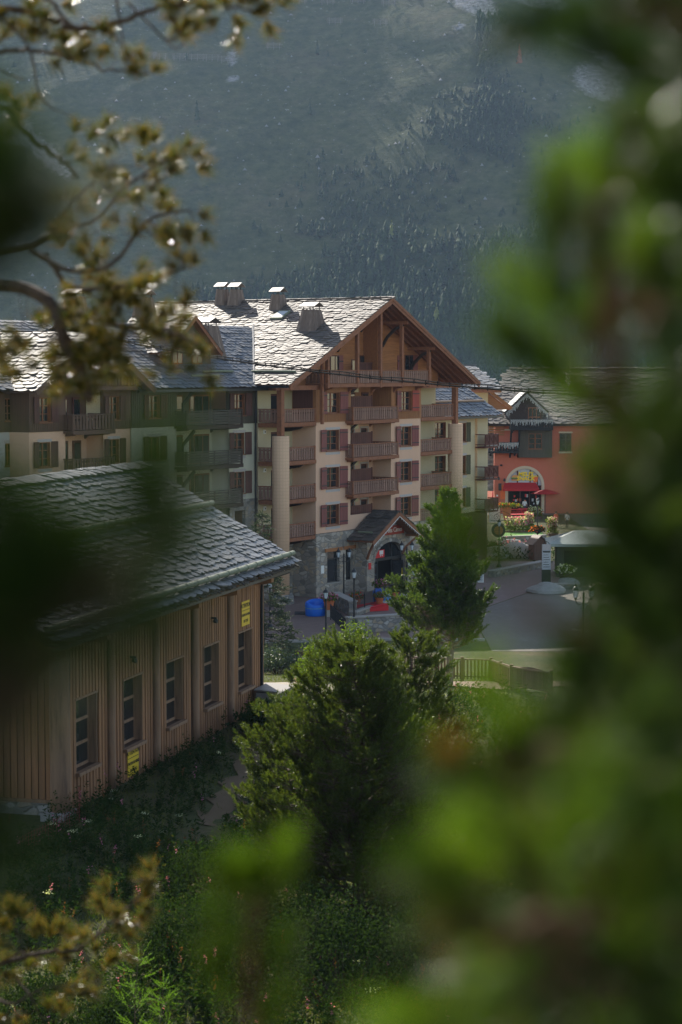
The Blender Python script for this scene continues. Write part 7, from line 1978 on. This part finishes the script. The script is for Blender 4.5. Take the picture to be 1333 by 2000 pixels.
# ---- lower-left sunlit branch of the same kind, nearer
xb = -3.0; T2 = near_pine((xb, 10.4, ground_z(xb, 10.4)), 15.5 - ground_z(xb, 10.4), .12, 'small pine whose sunlit bare-twigged branch reaches into the lower left corner', 'pine_tuft')
cur = [([(-520, 2000, 6.4), (-100, 1905, 6.4), (20, 1878, 6.4), (80, 1862, 6.3), (150, 1855, 6.3), (200, 1820, 6.2), (240, 1780, 6.2), (300, 1725, 6.2)], .02, .004), ([(20, 1880, 6.4), (40, 1860, 6.4), (90, 1875, 6.3), (140, 1868, 6.3)], .008, .004), ([(-520, 2100, 6.4), (-60, 1950, 6.4), (20, 1962, 6.3), (60, 1940, 6.3), (100, 1925, 6.3)], .014, .004), ([(30, 1910, 6.4), (60, 1945, 6.3), (80, 1985, 6.3), (110, 1995, 6.3)], .008, .003), ([(160, 1850, 6.3), (172, 1880, 6.2), (190, 1905, 6.2)], .005, .003)]
tf = [(300, 1722, 6.2), (292, 1740, 6.2), (280, 1755, 6.2), (262, 1765, 6.2), (250, 1800, 6.2), (225, 1810, 6.2), (205, 1765, 6.2), (215, 1745, 6.2), (212, 1785, 6.2), (185, 1830, 6.2), (165, 1845, 6.3), (190, 1850, 6.2), (150, 1838, 6.3), (100, 1832, 6.3), (85, 1822, 6.3), (118, 1818, 6.3), (70, 1835, 6.3), (25, 1795, 6.4), (45, 1800, 6.4), (5, 1815, 6.4), (20, 1825, 6.4), (40, 1790, 6.4), (140, 1880, 6.3), (205, 1895, 6.2), (215, 1880, 6.2), (130, 1925, 6.3), (150, 1945, 6.3), (165, 1935, 6.3), (110, 1905, 6.3), (10, 1900, 6.4), (5, 1925, 6.4), (95, 1975, 6.3), (120, 1990, 6.3), (240, 1830, 6.2), (55, 1890, 6.4), (0, 1880, 6.4), (30, 1980, 6.3), (232, 1795, 6.2)]
tf += [(a[0] + rg_.normal() * 14, a[1] + rg_.normal() * 12, a[2] + rg_.normal() * .06) for a in tf[:] if rg_.random() < .6]
K = 1.6; cur = [([(max(a, -330), b, c_ * K) for a, b, c_ in q], r0 * K * .8, r1 * K * .8) for q, r0, r1 in cur]; tf = [(t_[0], t_[1], t_[2] * K) for t_ in tf]
branch_set(T2, cur, tf, 'pine_tuft', .055, 130, .085, .0032, 52, spread=.95, wr=.7)
# ---- very near dark branches on the left
xn = -.42; T3 = near_pine((xn, .9, ground_z(xn, .9)), 4.2, .06, 'dark out-of-focus pine at arm length along the left edge and over the hall roof', 'needle_dark')
cur = [([(-900, 700, 1.5), (-300, 560, 1.35), (0, 480, 1.3), (60, 430, 1.3)], .012, .005), ([(-900, 1300, 1.5), (-300, 1240, 1.3), (0, 1250, 1.25), (150, 1180, 1.2), (260, 1060, 1.2), (320, 960, 1.2)], .014, .005), ([(-900, 1500, 1.5), (-300, 1420, 1.3), (0, 1400, 1.25), (90, 1330, 1.2)], .012, .005)]
tf = [(-10, 360, 1.3), (-40, 450, 1.3), (10, 420, 1.3), (0, 520, 1.3), (-50, 640, 1.3), (-60, 760, 1.3), (-90, 900, 1.3), (275, 1060, 1.2, (.1, 0, 1)), (290, 1120, 1.2, (.2, 0, 1)), (180, 1210, 1.25), (90, 1250, 1.25), (10, 1240, 1.25), (60, 1250, 1.25), (-20, 1290, 1.2), (0, 1380, 1.2), (-50, 1480, 1.2), (-60, 1580, 1.2), (60, 1180, 1.2), (140, 1140, 1.2), (20, 1320, 1.2), (100, 1330, 1.2), (0, 1400, 1.2), (10, 1130, 1.2), (-70, 1250, 1.2), (-20, 1460, 1.2), (230, 1170, 1.2), (-20, 1600, 1.2), (30, 480, 1.3), (-20, 580, 1.3), (-10, 700, 1.3), (-30, 820, 1.3)]
tf = tf + [(t_[0] + rg_.normal() * 22, t_[1] + rg_.normal() * 30, t_[2] + rg_.normal() * .05) for t_ in tf for _ in range(1)]
tf = [t_ for t_ in tf if not 600 < t_[1] < 1000]
K = .6; cur = [([(a, b, c_ * K) for a, b, c_ in q], r0 * K, r1 * K) for q, r0, r1 in cur]; tf = [(t_[0], t_[1], t_[2] * K) + tuple(t_[3:]) for t_ in tf]
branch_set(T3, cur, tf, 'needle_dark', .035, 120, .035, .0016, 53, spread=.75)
# ---- the big blurred pine on the right
xr = .62; T4 = near_pine((xr, 1.7, ground_z(xr, 1.7)), 5.2, .08, 'bright out-of-focus pine whose long green shoots fill the right side of the view', 'needle_near')
cur = [([(2300, 1500, 2.3), (1700, 1420, 2.1), (1300, 1330, 2.0), (1230, 1100, 2.0), (1215, 800, 1.95), (1180, 560, 1.9), (1165, 400, 1.9)], .016, .006), ([(2300, 1650, 2.3), (1500, 1560, 2.0), (1150, 1480, 1.8), (1000, 1500, 1.7), (880, 1480, 1.6)], .014, .005), ([(2300, 1900, 2.3), (1500, 1820, 1.8), (1150, 1800, 1.6), (980, 1830, 1.5), (900, 1760, 1.5)], .014, .005),
       ([(2300, 300, 2.3), (1600, 120, 2.0), (1350, 40, 1.8), (1200, 20, 1.8)], .014, .005), ([(1230, 1150, 2.0), (1120, 1050, 1.9), (1060, 1000, 1.9)], .006, .004), ([(1240, 1300, 2.0), (1120, 1230, 1.8), (1010, 1200, 1.7)], .007, .004)]
U_ = lambda a: (a, 0, 1)
tf = [(1090, 420, 1.9, U_(-.05)), (1100, 520, 1.9, U_(-.15)), (1075, 640, 1.9, (-.6, 0, .8)), (1100, 760, 1.9, (-.7, 0, .7)), (1165, 400, 1.9, U_(0)), (1200, 330, 1.9, U_(.2)), (1250, 300, 1.9, U_(.3)), (1170, 560, 1.9, U_(0)), (1250, 560, 1.9, U_(.2)), (1320, 480, 1.9), (1220, 700, 1.95), (1300, 720, 1.95), (1130, 880, 1.9, (-.6, 0, .6)), (1070, 960, 1.9, (-.8, 0, .3)), (1200, 860, 1.95), (1290, 900, 1.95), (1330, 830, 1.95), (1090, 1030, 1.9), (1180, 1010, 1.95), (1270, 1060, 2.0), (1330, 1150, 2.0), (1180, 1190, 2.0), (1260, 1250, 2.0), (1030, 1150, 1.75), (990, 1120, 1.75), (960, 1190, 1.7), (1060, 1240, 1.8), (1120, 1330, 1.9), (1220, 1390, 1.9), (1310, 1400, 1.9)]
tf += [(870, 1440, 1.6, (-.3, 0, 1)), (850, 1520, 1.6, (-.9, 0, .3)), (930, 1520, 1.6), (1000, 1460, 1.7), (1060, 1540, 1.7), (1130, 1450, 1.8), (1200, 1520, 1.8), (1300, 1500, 1.9), (900, 1660, 1.5, (-.8, 0, .4)), (830, 1720, 1.5, (-1, 0, .2)), (960, 1700, 1.5), (1040, 1660, 1.6), (1120, 1720, 1.6), (1220, 1650, 1.7), (1310, 1700, 1.7), (870, 1800, 1.5, (-.8, 0, .1)), (960, 1850, 1.5, (-.6, 0, -.3)), (1060, 1800, 1.5), (1160, 1840, 1.5), (1270, 1830, 1.6), (900, 1950, 1.5, (-.8, 0, -.2)), (1000, 1980, 1.5, (-.4, 0, -.5)), (1120, 1960, 1.5), (1230, 1970, 1.5), (1320, 1930, 1.6), (1340, 1600, 1.8), (800, 1990, 1.5, (-1, 0, 0))]
tf = [t_ for t_ in tf if not (t_[0] < 1160 and 780 < t_[1] < 1230) and not (1080 < t_[0] < 1210 and 1120 < t_[1] < 1260)] + [(1180, 900, 1.9), (1130, 800, 1.9, (-.5, 0, 1)), (1010, 1130, 1.75, (-.7, 0, .8)), (1330, 1040, 2.0)]
tf += [(t_[0] + 25 + abs(rg_.normal()) * 50, t_[1] + rg_.normal() * 55, t_[2] + .15 + rg_.normal() * .12) for t_ in tf[:] if t_[0] > 1000 or t_[1] > 1500]
K = .72; cur = [([(a, b, c_ * K) for a, b, c_ in q], r0 * K, r1 * K) for q, r0, r1 in cur]
tf = [(t_[0] + (125 if t_[0] < 1100 and t_[1] > 1400 else 0), t_[1], t_[2] * K) + tuple(t_[3:]) for t_ in tf]
tf = [t_ for t_ in tf if not (1030 < t_[0] < 1235 and 1090 < t_[1] < 1300)]
lit = [t_ for i, t_ in enumerate(tf) if i % 2 == 0]; tf = [t_ for i, t_ in enumerate(tf) if i % 2]  # every other tuft takes the lit-coloured needle copy
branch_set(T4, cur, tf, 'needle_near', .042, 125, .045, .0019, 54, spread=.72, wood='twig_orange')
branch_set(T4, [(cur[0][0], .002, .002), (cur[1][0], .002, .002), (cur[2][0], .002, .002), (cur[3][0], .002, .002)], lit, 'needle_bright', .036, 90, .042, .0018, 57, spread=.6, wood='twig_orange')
dk = [(1180, 20, 1.7), (1250, -10, 1.7), (1320, 60, 1.7), (1290, 120, 1.7), (1210, 80, 1.7), (1340, 0, 1.7), (1260, 60, 1.7), (1330, 170, 1.7), (1330, 1330, 1.9), (1250, 1350, 1.9), (1320, 1450, 1.9), (1290, 1560, 1.8), (1250, 1480, 1.8), (1330, 1240, 1.9), (1240, 960, 1.9), (1210, 1120, 1.9), (1020, 1120, 1.8), (1330, 1780, 1.6), (1330, 1880, 1.6)]
branch_set(T4, [], dk, 'needle_dark', .06, 120, .05, .002, 55, spread=.8, wood='twig') if False else None
for _ in range(105):
    v_ = rg_.uniform(150, 2050); lim = float(np.interp(v_, [150, 400, 700, 900, 1050, 1150, 1250, 1350, 1450, 1700, 2050], [1290, 1210, 1190, 1220, 1320, 1330, 1300, 1200, 1090, 1010, 990])); dk.append((rg_.uniform(lim, 1420), v_, rg_.uniform(1.3, 2.4)))
dk = [t_ for t_ in dk if not (1000 < t_[0] < 1240 and 1080 < t_[1] < 1300)]
P = []; D = []
for u, v_, d_ in dk:
    P.append(np.array(atD(u, v_, d_)) - np.array(T4.location)); D.append(unit(rg_.normal(size=3) + np.array([-.3, 0, .5])))
v, f = shoots(np.array(P), np.array(D), .07, 170, .06, .003, .85); link('shade_tinted_needles', np_mesh('shade_tinted_needles', v, f, M['needle_dark']), T4)  # shade between the shoots painted with darker needles
P = []; D = []
for u, v_, d_ in ((868, 1490, 1.15), (1180, 600, 1.35), (870, 1900, 1.1), (1230, 1660, 1.2)):
    P.append(np.array(atD(u, v_, d_)) - np.array(T4.location)); D.append(unit(rg_.normal(size=3) + np.array([0, 0, .8])))
v, f = shoots(np.array(P), np.array(D), .035, 36, .02, .0018, .8); link('rusty_needles', np_mesh('rusty_needles', v, f, M['needle_rust']), T4)
for pu, pv in ((1100, 1200), (1060, 1270), (1180, 860)): pass
# ---- shoot tip that rises from below the frame
b0 = atD(480, 2300, 1.5); T5 = near_pine((b0.x, b0.y, ground_z(b0.x, b0.y)), b0.z - ground_z(b0.x, b0.y) , .02, 'young out-of-focus pine shoot with a bright green tip rising at the bottom', 'needle_near', 'young_pine')
cur = [([(480, 2300, 1.5), (490, 2100, 1.5), (490, 1900, 1.5), (500, 1760, 1.5)], .006, .0035)]
tf = [(500, 1770, 1.5, (0, 0, 1)), (470, 1775, 1.5, (-.35, 0, 1)), (535, 1775, 1.5, (.35, 0, 1)), (505, 1790, 1.5, (.1, .1, 1)), (520, 1900, 1.5, (.5, 0, .8)), (450, 1980, 1.5, (-.4, 0, 1)), (520, 2030, 1.5, (.3, 0, 1)), (470, 1880, 1.5, (-.4, 0, .9))]
branch_set(T5, cur, tf, 'needle_near', .034, 90, .034, .0018, 56, spread=.5, wood='twig_orange')
branch_set(T5, [(cur[0][0], .001, .001)], [(480, 1760, 1.49, (-.1, 0, 1)), (540, 1750, 1.49, (.2, 0, 1))], 'needle_bright', .034, 80, .03, .0018, 58, spread=.5, wood='twig_orange')
# ------------------------------------------------------------------ valley haze
m = MB(); m.box(-900, 900, -60, 1960, -76, 700)
o = m.build('haze', []); o['kind'] = 'stuff'
hm = bpy.data.materials.new('haze_air'); hm.use_nodes = True; nt = hm.node_tree; nt.nodes.clear()
ho = nt.nodes.new('ShaderNodeOutputMaterial'); hvn = nt.nodes.new('ShaderNodeVolumePrincipled')
hvn.inputs['Color'].default_value = (.30, .42, .62, 1); hvn.inputs['Density'].default_value = HAZE; hvn.inputs['Anisotropy'].default_value = .3
nt.links.new(hvn.outputs[0], ho.inputs['Volume']); o.data.materials.append(hm)
